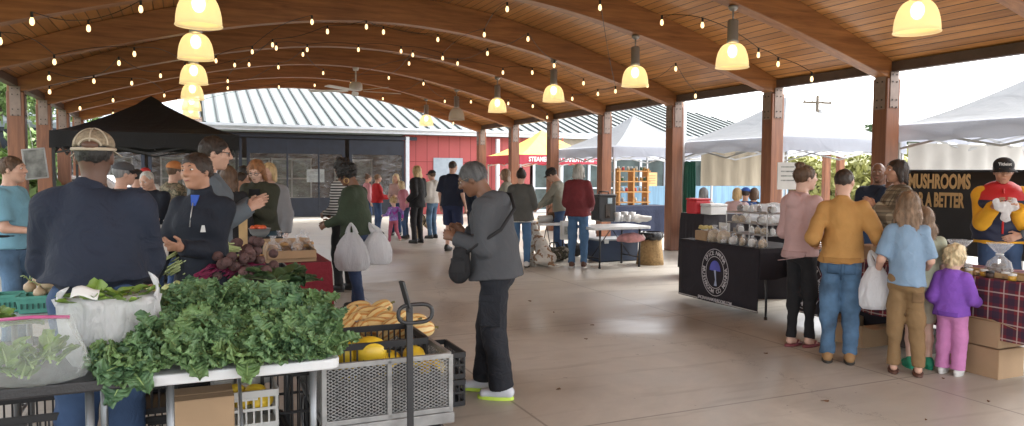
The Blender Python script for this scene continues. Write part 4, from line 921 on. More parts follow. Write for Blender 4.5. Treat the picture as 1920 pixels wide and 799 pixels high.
P('tod', 'running toddler in purple top and rose leggings with curly blond hair', 738, foot=458, top=369, face=R_(35), hair=('curly', 'blond'), topc=blotch_mat('purple_tie_dye', [(.35, .05, .35), (.25, .15, .45), (.3, .25, .55)], 7), legs=pinkp, hs=1.4, q=1, feet=((.05, -.25, .12), (0, .17)), hands=((.3, -.15, 1.0), (-.38, .12, 1.1)), noeye=True, skin='pale')
P('lblond', 'woman with very long blond hair and black coat walking a dog', 783, foot=456, top=311, face=R_(55), hair=('verylong', 'blond'), topc=black, legs=black, shoes=bshoe, q=1, female=True, bulk=.03, hem=.80, hands=((.12, .22, 1.0), (-.2, .1, .95)))
P('whood', 'person in white hoodie, pale jeans and black cap', 811, foot=447, top=320, face=R_(60), hair=('short', 'brown'), topc=whitec, legs=denim2, shoes=bshoe, bulk=.04, hat='cap', hatc=(m_blackcap, m_blackcap), q=1, hood=1, hands=((.12, .3, 1.05), (-.15, .2, .95)))
P('nshort', 'man in navy shirt and navy shorts seen from behind', 848, foot=471, top=302, face=R_(-22), hair=('buzz', 'dark'), topc=cloth('deep_navy', (.008, .012, .03)), legs=cloth('navy_shorts', (.012, .02, .06)), leglen=.5, legbulk=.035, shoes=bshoe, sleeve=.55, bulk=.035, w=1.08, q=1, hem=.86, skin='light')
P('dkmid', 'person in dark blue clothes half hidden behind the grey fleece woman', 884, D=15.2, top=318, face=R_(-60), hair=('short', 'black'), topc=navy, legs=navy, shoes=bshoe, q=0)
# --- the grey fleece woman
P('fleece', 'grey haired woman in grey hooded fleece and black cargo trousers reading', 932, foot=741, top=309, face=R_(80), hp=24, lean=7, stoop=1, skin='brown', hair=('short', 'saltpepper'), topc=hoodg, legs=cloth('black_cargo', (.010, .012, .018), bump=.5), shoes=M('white_runner', (.55, .57, .62), .6, .1), sole=M('lime_sole', (.55, .75, .10), .6, 0), bulk=.020, w=.93, legbulk=.030, belly=.02, hem=.86, hands=((.09, .27, 1.17), (-.09, .29, 1.14)), q=3, glasses='wire', hood=1, folds=.006, feet=((-.01, .10), (.0, -.06)), curl=.9)
# --- centre right
P('brw', 'woman with long light brown hair left of the grey cardigan woman', 949, D=14.2, top=317, face=R_(70), hair=('long', 'lightbrown'), topc=sage, legs=jeans, shoes=bshoe, q=1, female=True, hands=((.1, .3, 1.05), (-.1, .3, 1.05)))
P('cardi', 'woman from behind in grey cardigan with white lace hem and dark bun', 977, foot=501, top=318, face=R_(-8), hair=('highbun', 'dark'), topc=cardi, legs=cloth('mid_jeans', (.06, .13, .24), .2), shoes=wshoe, q=2, female=True, bulk=.045, w=1.05, hem=.82, hands=((.16, .28, 1.1), (-.16, .28, 1.1)))
P('vend', 'vendor in dark cap and sage shirt bending over the coffee table', 1052, D=13.2, top=313, face=R_(72), hp=28, lean=10, hair=('short', 'dark'), topc=sage, legs=jeans, shoes=bshoe, hat='cap', hatc=(m_blackcap, m_blackcap), q=2, hands=((.12, .40, .98), (-.12, .42, .95)))
P('mar', 'white haired woman from behind in maroon jacket and blue jeans', 1084, foot=502, top=308, face=R_(-12), hair=('bob', 'white'), topc=maroon, legs=cloth('mid_jeans', (.06, .13, .24)), shoes=brshoe, sole=M('sole_white', (.6, .6, .58), .7, 0), q=2, female=True, bulk=.04, hem=.86, hands=((.16, .22, .98), (-.14, .24, 1.0)), folds=.007)
for px, tp, c, hr, hat, lb in ((1318, 368, whitec, 'grey', None, 'seated grey haired person in white behind the red lunch box'), (1381, 370, palepink, 'blond', None, 'seated blond person left of the blue cap'), (1397, 362, cloth('royal_blue', (.03, .07, .2)), 'dark', 'cap', 'seated person in blue cap and blue shirt behind the spice table'), (1413, 368, navy, 'brown', None, 'seated brown haired person right of the blue cap')):
    D_ = 14.5
    P('seat', lb, px, D=D_, H=1.68, face=R_(-30), hair=('bob' if not hat else 'short', hr), topc=c, legs=jeans, shoes=bshoe, q=0, zs=-.40, feet=((0, .40, .41), (0, .40, .41)), hat=hat, hatc=(M('blue_cap', (.02, .08, .35), .7), M('blue_cap', (.02, .08, .35))), group='people sitting under the white tent')
    g = PP['seat']['g']; o = thing('folding_stool', 'folding stool under the '+lb, 'stool', (g.x, g.y, 0), .4, 'stools under the white tent')
    b = MB(); b.box((0, 0, .42), (.34, .3, .03)); b.obj('seat', black, o, bevel=.008)
    for s_ in (-1, 1): b = MB(); b.tube([(s_*.15, -.16, 0), (s_*.15, .14, .41)], .012, 6); b.tube([(s_*.13, .16, 0), (s_*.13, -.14, .41)], .012, 6); b.obj('leg_frame', m_steel, o, True)
# --- right group
P('pinkh', 'woman with brown hair in a bun, in pale pink hoodie and black leggings', 1503, foot=650, top=311, face=R_(-56), hy=-26, skin='pale', hair=('highbun', 'brown'), topc=cloth('dusty_pink', (.50, .33, .32), .06), legs=black, legbulk=.003, bulk=.024, w=.88, hem=.86, hands=((.20, .20, 1.02), (-.16, .27, 1.06)), q=3, hood=1, female=True, folds=.007, feet=((-.03, .08), (.03, -.03)))
P('must', 'man from behind in mustard sweatshirt, jeans and tan boots holding a cup', 1580, foot=680, top=317, face=R_(-22), hy=-18, skin='light', hair=('buzz', 'dark'), topc=mustard, legs=cloth('worn_jeans', (.065, .13, .22), .7), shoes=tanboot, bulk=.014, legbulk=.014, w=.90, hem=.90, hands=((.31, .14, 1.08), (-.22, .12, 1.04)), q=3, folds=.009, collar=.02, curl=1.0)
P('vestb', 'bald man in navy vest with his hand at his mouth', 1645, D=8.6, top=306, face=R_(165), hy=-20, skin='brown', hair=None, topc=navy, legs=jeans, shoes=bshoe, hands=((.10, .2, 1.0), (-.06, .19, 1.44)), q=2, bulk=.03)
P('plaid', 'man in brown plaid shirt with long dark hair facing left', 1684, D=7.5, top=300, face=R_(78), hy=10, skin='tan', hair=('bob', 'dark'), topc=plaid_mat('brown_plaid', (.30, .25, .17), (.07, .045, .025), (.02, .015, .01), .11), legs=jeans, shoes=bshoe, hands=((.1, .26, 1.2), (-.1, .26, 1.25)), q=2, bulk=.04)
P('girl', 'girl from behind in light blue tee, brown joggers and sandals', 1703, foot=702, top=359, face=R_(-24), hair=('long', 'lightbrown'), topc=bluetee, legs=khaki, legbulk=.012, sleeve=.55, bulk=.014, hem=.86, hs=1.12, w=.78, hands=((.19, .26, .98), (-.24, .16, .93)), q=3, skin='light', folds=.008, feet=((.05, 0), (0, .04)))
P('girl2', 'small girl in green clogs and pale shorts behind the light blue tee', 1733, foot=690, top=388, face=R_(-10), hair=('long', 'lightbrown'), topc=cloth('pale_sage', (.34, .36, .27)), legs=cream, leglen=.5, sleeve=.5, hs=1.15, q=2, skin='pale', shoes=M('green_clog', (.02, .26, .15), .5, 0), sole=M('green_clog', (.02, .26, .15)), w=.95)
P('todl', 'toddler in purple hoodie and pink trousers with wispy blond hair', 1792, foot=702, top=456, face=R_(-50), hy=-10, hair=('messy', 'paleblond'), topc=purple, legs=bpink, legbulk=.03, bulk=.045, hs=1.5, q=3, skin='pale', shoes=wshoe, sole=M('sole_white', (.6, .6, .58)), hood=1, hands=((.22, .24, 1.02), (-.20, .12, .95)), hem=.84, w=1.0, folds=.006, legshape=1.1)
P('vest', 'vendor in black cap and red and navy vest over yellow sleeves', 1877, D=7.1, top=297, face=R_(152), hp=12, skin='tan', hair=('short', 'dark'), topc=yell, legs=jeans, shoes=bshoe, hat='cap', hatc=(m_blackcap, m_blackcap), bulk=.03, w=1.05, hands=((.09, .30, 1.26), (-.09, .30, 1.26)), q=3)
P('edge', 'person outside the right edge with only a reaching hand in view', 1972, D=6.9, H=1.7, face=R_(78), hair=('short', 'brown'), topc=greyc, legs=jeans, shoes=bshoe, hands=((.12, .44, 1.12), (-.1, .3, 1.0)), q=2, curl=.3, palm=((0, 0, 1), None))
# ================================================================ TABLES AND GOODS
def tov(p): return CU*p.x+SU*p.y, -SU*p.x+CU*p.y            # world -> pavilion coordinates
m_ftw = M('white_table_top', (.60, .61, .62), .4, .05, 3, .1, 60); m_ftb = M('black_table_top', (.022, .022, .024), .38, .2, 6, .25, 120); m_leg = M('grey_table_leg', (.20, .21, .22), .35, .05, metal=.6)
m_card = M('cardboard', (.36, .24, .14), .85, .12, 3, .1, 30); m_card2 = M('cardboard_inner', (.28, .18, .10), .9, .1); m_crate = M('black_plastic', (.014, .014, .016), .4, .2, 8); m_paper = M('white_paper', (.66, .66, .64), .8, .05)
def ftable(label, t, s, W, L, mat, z=.74, rz=PH, leg=m_leg, legs=True, loc=None, name='folding_table', cat='table', group=None):
    """corner at (t, s); W across the pavilion, L along it"""
    o = thing(name, label, cat, loc or pav(t, s, 0), rz, group); r = .05; V = []
    for cx, cy, a0 in ((W-r, r, -90), (W-r, L-r, 0), (r, L-r, 90), (r, r, 180)):
        for k in range(5): a = math.radians(a0+k*22.5); V.append((cx+r*math.cos(a), cy+r*math.sin(a)))
    n = len(V); b = MB(); b.add([(x, y, z-.045) for x, y in V]+[(x, y, z) for x, y in V], [tuple(range(n-1, -1, -1)), tuple(range(n, 2*n))]+[(j, (j+1) % n, n+(j+1) % n, n+j) for j in range(n)])
    b.obj('table_top', mat, o, bevel=.008)
    if legs:
        alongx = W > L
        for e in (.14, 1):
            for q in (.12, .88):
                b = MB(); 
                if alongx: x = .18 if e < 1 else W-.18; y = L*q
                else: y = .18 if e < 1 else L-.18; x = W*q
                b.tube([(x, y, z-.04), (x, y, .0)], .016, 8); b.tube([(x, y, .0), (x, y, .03)], .021, 8); b.obj('leg', leg, o, True)
            b = MB()
            if alongx: b.tube([(x, L*.12, .16), (x, L*.88, .16)], .011, 6); b.tube([(x, L/2, .16), ((W/2), L/2, z-.05)], .008, 6)
            else: b.tube([(W*.12, y, .16), (W*.88, y, .16)], .011, 6); b.tube([(W/2, y, .16), (W/2, L/2, z-.05)], .008, 6)
            b.obj('brace', leg, o, True)
    return o
def clothbox(label, t, s, W, L, mat, z=.75, hem=.05, rz=PH, amp=.012, name='tablecloth', cat='tablecloth', seed=0):
    o = thing(name, label, cat, pav(t, s, 0), rz); rr = random.Random(seed); ph = [rr.uniform(0, 6) for _ in range(4)]
    per = []; N = 24
    for (x0, y0), (x1, y1) in (((0, 0), (W, 0)), ((W, 0), (W, L)), ((W, L), (0, L)), ((0, L), (0, 0))):
        for i in range(N): u = i/N; per.append((x0+(x1-x0)*u, y0+(y1-y0)*u))
    V = []; K = 7; n = len(per)
    for k in range(K+1):
        f = k/K
        for j, (x, y) in enumerate(per):
            dx = x-W/2; dy = y-L/2; nrm = math.hypot(dx, dy); a = amp*f*(math.sin(j*.9+ph[0])+.7*math.sin(j*1.7+ph[1]))+.01*f+.012*(f > 0)
            V.append((x+a*dx/nrm, y+a*dy/nrm, z+.006-(z-hem)*f+(.012*math.sin(j*.5+ph[2]) if k == K else 0)))
    Fc = [(k*n+j, (k+1)*n+j, (k+1)*n+(j+1) % n, k*n+(j+1) % n) for k in range(K) for j in range(n)]+[tuple(range(n))]
    b = MB(); b.add(V, Fc); b.obj('cloth', mat, o, thick=.003); return o
# --- foreground folding tables
fl = at_z(268, 705, .74); fr = at_z(641, 674, .74); tl, s1 = tov(fl); tr, s2 = tov(fr); WT = tr-tl; SW = (s1+s2)/2
tabw = ftable('white folding table heaped with curly kale', tl, SW, WT, 1.32, m_ftw)
bl = at_z(266, 702, .74); tb, sb = tov(bl)
tabb = ftable('black folding table with the two bags of greens', tb-1.83, sb-.03, 1.82, .70, m_ftb)
q_ = at_z(92, 592, .74); ta, sa = tov(q_)
tabs = ftable('small white table with teal berry baskets at the left edge', ta-1.2, sa+.02, 1.2, .55, m_ftw)
# --- kale
def kale_mat(nm, c, c2):
    def f(nt, n, l, b):
        tc = n.new('ShaderNodeTexCoord'); t = node(n, 'ShaderNodeTexNoise', Scale=14, Detail=4); l.new(tc.outputs['Object'], t.inputs['Vector'])
        r = n.new('ShaderNodeValToRGB'); r.color_ramp.elements[0].position = .35; r.color_ramp.elements[1].position = .68; r.color_ramp.elements[0].color = (*c, 1); r.color_ramp.elements[1].color = (*c2, 1)
        l.new(t.outputs['Fac'], r.inputs[0]); oi = n.new('ShaderNodeObjectInfo')
        col = mixc(n, l, math_node(n, l, 'MULTIPLY', oi.outputs['Random'], .5), r.outputs[0], (c2[0]*1.5, c2[1]*1.25, c2[2]*.8))
        l.new(col, b.inputs['Base Color']); b.inputs['Roughness'].default_value = .5
        t3 = node(n, 'ShaderNodeTexNoise', Scale=140, Detail=2); l.new(tc.outputs['Object'], t3.inputs['Vector'])
        bp = n.new('ShaderNodeBump'); bp.inputs['Strength'].default_value = .5; bp.inputs['Distance'].default_value = .004; l.new(t3.outputs['Fac'], bp.inputs['Height']); l.new(bp.outputs[0], b.inputs['Normal'])
    return ramp_mat(nm, f)
m_kale = kale_mat('kale_leaf', (.032, .088, .040), (.15, .27, .12)); m_kaley = kale_mat('lettuce_leaf', (.06, .13, .02), (.18, .30, .06)); m_rib_ = M('kale_rib', (.30, .42, .16), .5, .1)
m_chard = kale_mat('collard_leaf', (.02, .055, .025), (.05, .10, .045)); m_pale = kale_mat('pale_leaf', (.28, .36, .14), (.50, .56, .30))
def leaf(mb, rb, base, dirv, nrm, L, Wd, A, rr, nu=40, nv=16, fr=9, ribr=.0055):
    d = Vector(dirv).normalized(); n_ = Vector(nrm); n_ = (n_-d*n_.dot(d)).normalized(); sd_ = d.cross(n_); bend = rr.uniform(.3, .9); p1, p2, p3 = [rr.uniform(0, 6.3) for _ in range(3)]
    def fn(u, v):
        vv = v*2-1; uu = .12+.88*u; wv = Wd*(math.sin(PI*min(1, uu**.85*.97)))**.6*(1+.10*math.sin(uu*17+p1)+.08*math.sin(uu*37+p2)); e = abs(vv)**1.6
        ph = fr*uu*PI+p1+(2 if vv > 0 else 0); z = A*e*(math.sin(ph)+.55*math.sin(1.62*ph+p2)+.3*math.sin(p3+uu*7))
        c = Vector(base)+d*(uu*L)+n_*(-bend*L*.45*uu*uu+z+abs(vv)*Wd*.35+.25*A*math.sin(uu*60+p2)*math.sin(vv*7+p3))
        return c+sd_*(vv*wv*(1+.10*e*math.cos(ph))+.5*A*e*math.cos(ph*.93)*(1 if vv > 0 else -1))+d*(A*.8*e*math.cos(1.3*ph+p2))
    mb.grid(fn, nu, nv)
    rb.tube([Vector(base)+d*(q*L)+n_*(-bend*L*.45*q*q+.002) for q in (0, .15, .3, .45, .6, .75)], [ribr*1.5, ribr*1.4, ribr*1.2, ribr, ribr*.7, ribr*.3], 5)
def bunch(label, mat, seed, n=17, L=.18, Wd=.060, A=.013, spread=1.0, group=None, name='kale_bunch', cat='kale', fr=17, loc=(0, 0, 0), rib=m_rib_):
    rr = random.Random(seed); o = thing(name, label, cat, loc, 0, group); mb = MB(); rb = MB()
    for k in range(n):
        a = rr.uniform(0, 6.28); el = rr.uniform(.15, 1.2)/spread; d = Vector((math.cos(a)*math.cos(el), math.sin(a)*math.cos(el), math.sin(el)))
        leaf(mb, rb, (rr.uniform(-.02, .02), rr.uniform(-.02, .02), 0), d, (-d.x*.4, -d.y*.4, 1), L*rr.uniform(.75, 1.1), Wd*rr.uniform(.8, 1.15), A, rr, fr=fr)
    mb.obj('leaves', mat, o, True); rb.obj('stems', rib, o, True); return o
protos = [bunch('kale', m_kale, 50+i, group='bunches of curly kale heaped on the white table') for i in range(4)]
rk = random.Random(5); used = set(); ki = 0
tc_, sc_ = tl+WT*.46, SW+.36
mound = []
for s_i, (ss, n_, hh_) in enumerate(((.02, 8, .02), (.10, 8, .08), (.20, 8, .13), (.32, 8, .16), (.46, 7, .16), (.60, 6, .14))):
    for i in range(n_):
        u = (i+.5+rk.uniform(-.2, .2))/n_; tt = tl-.13+(WT+.13)*u-(.0); env = math.sin(PI*min(1, max(0, u*.93+.05)))**.5
        mound.append((tt, SW+ss+.07+rk.uniform(-.03, .03), .75+hh_*env*rk.uniform(.8, 1.1)))
rows = ['front edge', 'second row', 'third row', 'middle', 'upper back', 'rearmost row']
for i, (tt, ss, zz) in enumerate(mound):
    pr = protos[i % 4]; lab = 'bunch of dark green curly kale in the heap on the white table'
    o = pr if i < 4 else dup(pr); o['label'] = lab; o['category'] = 'kale'
    o.location = pav(tt, ss, zz); s_ = rk.uniform(.72, .95); o.scale = (s_, s_, s_)
    tilt = .75 if ss < SW+.25 else .3
    o.rotation_euler = Euler((tilt*rk.uniform(.6, 1.2), rk.uniform(-.35, .35), rk.uniform(-.5, .5)+PH), 'XYZ') if True else None
# --- things at the back of the table
zb = .75
def tpx(px, py, z): return at_z(px, py, z)
pq = tpx(385, 512, .9); o = thing('green_onion_bundle', 'pale green bundle of leek stalks left of the beets', 'greens', (pq.x+.02, pq.y-.06, .93), PH)
b = MB(); rb = MB(); rr = random.Random(3)
for k in range(46):
    x = rr.uniform(-.11, .13); z0 = rr.uniform(0, .11); b.tube([(x-.16, rr.uniform(-.1, .0), z0-.03), (x-.02, rr.uniform(-.06, .04), z0+.05), (x+.12, rr.uniform(-.02, .1), z0+.06*rr.random())], [.004, .008, .005], 5)
b.obj('stalks', m_pale, o, True)
m_beet = M('beet_skin', (.115, .062, .058), .85, .45, 12, .5, 60); m_bstem = M('beet_stem', (.20, .012, .06), .4, .3, 10); m_root = M('beet_root', (.07, .04, .035), .8, 0)
bi = 0
for j, (cx, cy, nn) in enumerate(((424, 508, 11), (472, 502, 11), (448, 484, 8))):
    pq = tpx(cx, cy+6, .93)+Vector((0, .12, 0)); o = thing('beet_bunch', ['left bunch of dark beets with magenta stems', 'right bunch of dark beets beside the collard leaves', 'uppermost bunch of beets on the pile'][j], 'beets', (pq.x, pq.y, .90+.06*(j == 2)), PH, 'bunches of beets')
    rr = random.Random(j+11); pts = []
    for k in range(nn):
        for _ in range(40):
            c = Vector((rr.uniform(-.1, .1), rr.uniform(-.08, .04), rr.uniform(.0, .13)))
            if all((c-p).length > .054 for p in pts): break
        pts.append(c); b = MB(); r = rr.uniform(.029, .040); b.ell(c, (r, r*rr.uniform(.85, 1.1), r*rr.uniform(.85, 1.1)), 14); b.tube([c+Vector((0, -r*.8, 0)), c+Vector((.005, -r*1.5, -.01))], [.006, .0015], 5); b.obj('beet', m_beet, o, True)
    b = MB()
    for k in range(14): x = rr.uniform(-.02, .05); b.tube([(x, .03, .05), (x-.12, .02, .03+rr.uniform(0, .05)), (x-.22, -.06, -.02+rr.uniform(0, .05))], .0045, 5)
    b.obj('stems', m_bstem, o, True)
def leafpile(label, px, py, mat, z, n, L, Wd, seed, name='leafy_greens', cat='greens', A=.006, rib=m_rib_, spread=1.6, sc=1, fr=4):
    pq = tpx(px, py, z); o = bunch(label, mat, seed, n, L, Wd, A, spread, name=name, cat=cat, fr=fr, rib=rib); o.location = (pq.x, pq.y, z); o.rotation_euler.z = PH; return o
leafpile('flat dark collard leaves right of the beets', 520, 530, m_chard, .86, 12, .2, .07, 71)
leafpile('collard leaves draping over the right rear table edge', 548, 532, m_chard, .83, 9, .17, .06, 72)
for i, (px, py) in enumerate(((283, 545), (318, 538), (338, 530))):
    pq = tpx(px, py, .86); o = thing('cabbage_head', ['leftmost pale cabbage head behind the kale', 'middle pale cabbage head behind the kale', 'rightmost pale cabbage head, beside the leek stalks'][i], 'cabbage', (pq.x, pq.y, .80), i)
    b = MB(); rb = MB(); rr = random.Random(i)
    for k in range(12): a = k*.9; d = Vector((math.cos(a), math.sin(a), rr.uniform(.1, 1.2))); leaf(b, rb, (0, 0, -.03), d, (-d.x, -d.y, .8), .10, .055, .004, rr, 8, 6, 3, .002)
    b.ell((0, 0, .03), (.055, .055, .05), 14); b.obj('leaves', m_pale, o, True); rb.obj('ribs', m_rib_, o, True)
# --- plastic bags
def bagmat(nm, tint, tr=.45, rough=.25, al=.0):
    def f(nt, n, l, b):
        out = n['Material Output']; b.inputs['Base Color'].default_value = (*tint, 1); b.inputs['Roughness'].default_value = rough
        t = n.new('ShaderNodeBsdfTranslucent'); t.inputs[0].default_value = (*tint, 1); mx = n.new('ShaderNodeMixShader'); mx.inputs[0].default_value = tr
        tc = n.new('ShaderNodeTexCoord'); mp = n.new('ShaderNodeMapping'); mp.inputs['Scale'].default_value = (2.2, 2.2, .8); mp.inputs['Rotation'].default_value = (0, .5, 0); l.new(tc.outputs['Object'], mp.inputs[0])
        ns = node(n, 'ShaderNodeTexNoise', Scale=7, Detail=5, Distortion=2.5); l.new(mp.outputs[0], ns.inputs['Vector'])
        bp = n.new('ShaderNodeBump'); bp.inputs['Strength'].default_value = .9; bp.inputs['Distance'].default_value = .03; l.new(ns.outputs['Fac'], bp.inputs['Height']); l.new(bp.outputs[0], b.inputs['Normal'])
        l.new(b.outputs[0], mx.inputs[1]); l.new(t.outputs[0], mx.inputs[2]); fin = mx.outputs[0]
        if al:
            tp = n.new('ShaderNodeBsdfTransparent'); m2 = n.new('ShaderNodeMixShader'); m2.inputs[0].default_value = al; l.new(fin, m2.inputs[1]); l.new(tp.outputs[0], m2.inputs[2]); fin = m2.outputs[0]
        l.new(fin, out.inputs[0])
    return ramp_mat(nm, f)
m_bag = bagmat('white_bag', (.86, .87, .89), .5, .3, .08); m_clear = bagmat('clear_bag', (.75, .80, .78), .15, .1, .80); m_cello = bagmat('cellophane', (.85, .86, .88), .1, .05, .72)
def carrier(label, loc, w_, d_, h_, top, mat=m_bag, seed=0, rz=0, group=None, wob=.07):
    """a knotted carrier bag hanging from 'top' (offset of the hand from the bag's base)"""
    o = thing('carrier_bag', label, 'plastic bag', loc, rz, group); b = MB()
    pr = [(.35, .0), (.75, .015), (.95, .10), (1., .25), (.98, .45), (.85, .65), (.62, .82), (.42, .93), (.30, 1.0)]
    b.lathe([(r*w_/2, z*h_) for r, z in pr], (0, 0, 0), 40, 1, d_/w_, wob, 7, seed); b.obj('sack', mat, o, True)
    b = MB(); t_ = Vector(top)
    for sx in (-1, 1):
        pts = []; wd = []
        for i in range(9):
            u = i/8; p = Vector((sx*w_*.12*(1-u), 0, h_*.97)).lerp(t_, u); p.x += sx*.02*math.sin(PI*u); pts.append(p); wd.append(.022*(1-u)+.010)
        b.tube(pts, wd, 8)
    b.obj('handles', mat, o, True); return o
# standing bag of lettuce on the black table
pq = at_z(166, 702, .745); pq2 = pq+Vector((0, .17, 0))
o = thing('carrier_bag', 'white plastic bag full of lettuce standing open on the black table', 'plastic bag', (pq2.x, pq2.y, .745), PH)
b = MB(); b.lathe([(.105, .0), (.142, .012), (.170, .07), (.182, .14), (.178, .20), (.176, .25), (.190, .285)], (0, 0, 0), 60, 1, .72, .065, 5, 4); b.obj('sack', m_bag, o, True)
for sx, hgt in ((-1, .04), (1, .09)):
    b = MB(); b.grid(lambda u, v: (sx*(.185-.02*v+.02*math.sin(u*9)*v)+.0, (u-.5)*.20*(1-.35*v), .27+hgt*math.sin(PI*u)*1.0*v+.02*v), 10, 6); b.obj('handle', m_bag, o, True, thick=.002)
rr = random.Random(8); b = MB(); rb = MB()
for k in range(16):
    a = rr.uniform(0, 6.28); d = Vector((math.cos(a)*.8, math.sin(a)*.6, rr.uniform(.2, 1.0))); leaf(b, rb, (rr.uniform(-.09, .09), rr.uniform(-.05, .05), .24), d, (-d.x, -d.y, .8), .13, .045, .006, rr, 10, 8, 4, .003)
lt = thing('loose_lettuce', 'bright green lettuce sticking out of the white bag', 'lettuce', (pq2.x, pq2.y, .745), PH); b.obj('leaves', m_kaley, lt, True); rb.obj('stems', m_rib_, lt, True)
o = thing('receipt', 'folded white paper on the lettuce in the bag', 'paper', (pq2.x-.035, pq2.y-.12, 1.045), .2); b = MB(); b.grid(lambda u, v: ((u-.5)*.10, (v-.5)*.03, .035*v+.01*math.sin(u*5)), 6, 3); b.obj('sheet', m_paper, o, True, thick=.002)
# clear bag of greens, far left
pq = at_z(35, 738, .745)+Vector((-.02, .13, 0))
o = thing('clear_produce_bag', 'clear zip bag of salad greens at the bottom left corner', 'plastic bag', (pq.x, pq.y, .745), PH)
b = MB(); b.lathe([(.09, .0), (.145, .015), (.175, .06), (.168, .12), (.145, .17), (.125, .22), (.115, .25)], (0, 0, 0), 60, 1, .6, .095, 5, 9); b.obj('sack', m_clear, o, True)
b = MB(); b.tube([(-.115, 0, .25), (0, -.02, .257), (.115, 0, .245)], .007, 6); b.obj('zip_strip', M('magenta_zip', (.45, .08, .22), .4, 0), o, True)
g_ = thing('salad_greens', 'mixed salad leaves inside the clear zip bag', 'greens', (pq.x, pq.y, .745), PH); rr = random.Random(4); b = MB(); rb = MB()
for k in range(26):
    a = rr.uniform(0, 6.28); d = Vector((math.cos(a)*.6, math.sin(a)*.4, rr.uniform(.2, 1.0))); leaf(b, rb, (rr.uniform(-.09, .09), rr.uniform(-.05, .04), rr.uniform(.02, .12)), d, (-d.x, -d.y, .8), .10, .028, .004, rr, 8, 6, 4, .003)
b.obj('leaves', m_kaley, g_, True); rb.obj('stems', m_rib_, g_, True)
pq = at_z(5, 612, .76); bunch('bright green lettuce bunch at the left edge above the clear bag', m_kaley, 91, 10, .16, .05, .006, 1.2, name='lettuce_bunch', cat='lettuce', fr=4, loc=(pq.x, pq.y, .76))
# berry baskets and onions
m_teal = M('teal_pulp', (.10, .33, .27), .85, .12, 14, .3, 60); m_onion = M('onion_skin', (.45, .34, .22), .5, .25, 8)
def basket(label, p, w_=.15, h_=.085, rz=PH):
    o = thing('berry_basket', label, 'basket', p, rz, 'teal berry baskets'); b = MB(); V = []
    for k, (e, z) in enumerate(((.82, 0), (1, h_), (.95, h_), (.78, .006))):
        for x, y in ((-1, -1), (1, -1), (1, 1), (-1, 1)): V.append((x*w_/2*e, y*w_/2*e, z))
    Fc = [(3, 2, 1, 0), (12, 13, 14, 15)]+[(k*4+j, k*4+(j+1) % 4, k*4+4+(j+1) % 4, k*4+4+j) for k in range(3) for j in range(4)]
    b.add(V, Fc); b.obj('tub', m_teal, o, bevel=.003); b = MB(); b.lathe([(.5, 0), (.5, 0)], n=4) if False else None
    for sd in range(4):
        R = Matrix.Rotation(sd*PI/2, 3, 'Z'); b.box(R@Vector((0, -w_/2-.001, h_-.008)), (w_*1.03 if sd % 2 == 0 else .006, .006 if sd % 2 == 0 else w_*1.03, .016))
        for k in range(5): b.mat(1); b.box(R@Vector(((k-2)*w_*.16, -w_/2*.93-.004, h_*.42)), (.009 if sd % 2 == 0 else .003, .003 if sd % 2 == 0 else .009, .03)); b.mat(0)
    b.obj('rim', [m_teal, M('slot_dark', (.03, .09, .075), .9, 0)], o); return o
for i, (px, py, lb) in enumerate(((52, 588, 'teal berry basket of onions beside the navy jacket'), (8, 586, 'teal berry basket at the very left edge'))):
    pq = at_z(px, py, .745)+Vector((0, .07, 0)); basket(lb, (pq.x, pq.y, .745), .17 if i == 0 else .15, .10)
    if i == 0:
        rr = random.Random(2)
        for k in range(9): 
            o = thing('onion', 'papery tan onion in the pile behind the teal baskets', 'onion', (pq.x+rr.uniform(-.09, .10), pq.y+.08+rr.uniform(-.08, .1), .87+rr.uniform(-.03, .06)), k, 'tan onions behind the berry baskets')
            b = MB(); b.lathe([(.0, -.03), (.02, -.026), (.034, -.005), (.03, .018), (.012, .032), (.005, .045), (.0, .05)], n=12); b.obj('bulb', m_onion, o, True)
            b = MB(); [b.tube([(0, 0, .04), (.03*math.cos(q), .03*math.sin(q), .07), (.05*math.cos(q), .05*math.sin(q), .065)], .003, 4) for q in (0, 1.3, 2.5, 4)]; b.obj('stalk', m_rib_, o, True)
# cup for the woman in the zip top
def cup(label, p, col=(.6, .58, .55), lid=True, s=1.0):
    o = thing('paper_cup', label, 'cup', p, 0); b = MB(); b.lathe([(.0, 0), (.027*s, 0), (.037*s, .095*s), (.0, .095*s)], n=18); b.obj('cup_body', M('cup_'+label[:6], col, .7, .05), o, True)
    if lid: b = MB(); b.lathe([(.039*s, .093*s), (.040*s, .102*s), (.033*s, .104*s), (.031*s, .114*s), (.0, .114*s)], n=18); b.obj('lid', m_blackcap if lid == 'b' else M('cup_lid', (.03, .02, .02), .4, 0), o, True)
    return o
z_ = PP['zip']; p = gpt(z_, z_['wr'][1]); cup('small paper cup with dark lid held by the smiling woman', (p.x-.075, p.y-.055, p.z-.045), (.55, .50, .46), True, .85)
z_ = PP['must']; p = gpt(z_, z_['wr'][0]+np.array([-.0, .10, -.02])); cup('white paper cup with black lid held by the man in mustard', (p.x+.02, p.y+.02, p.z-.03), (.6, .6, .58), True)
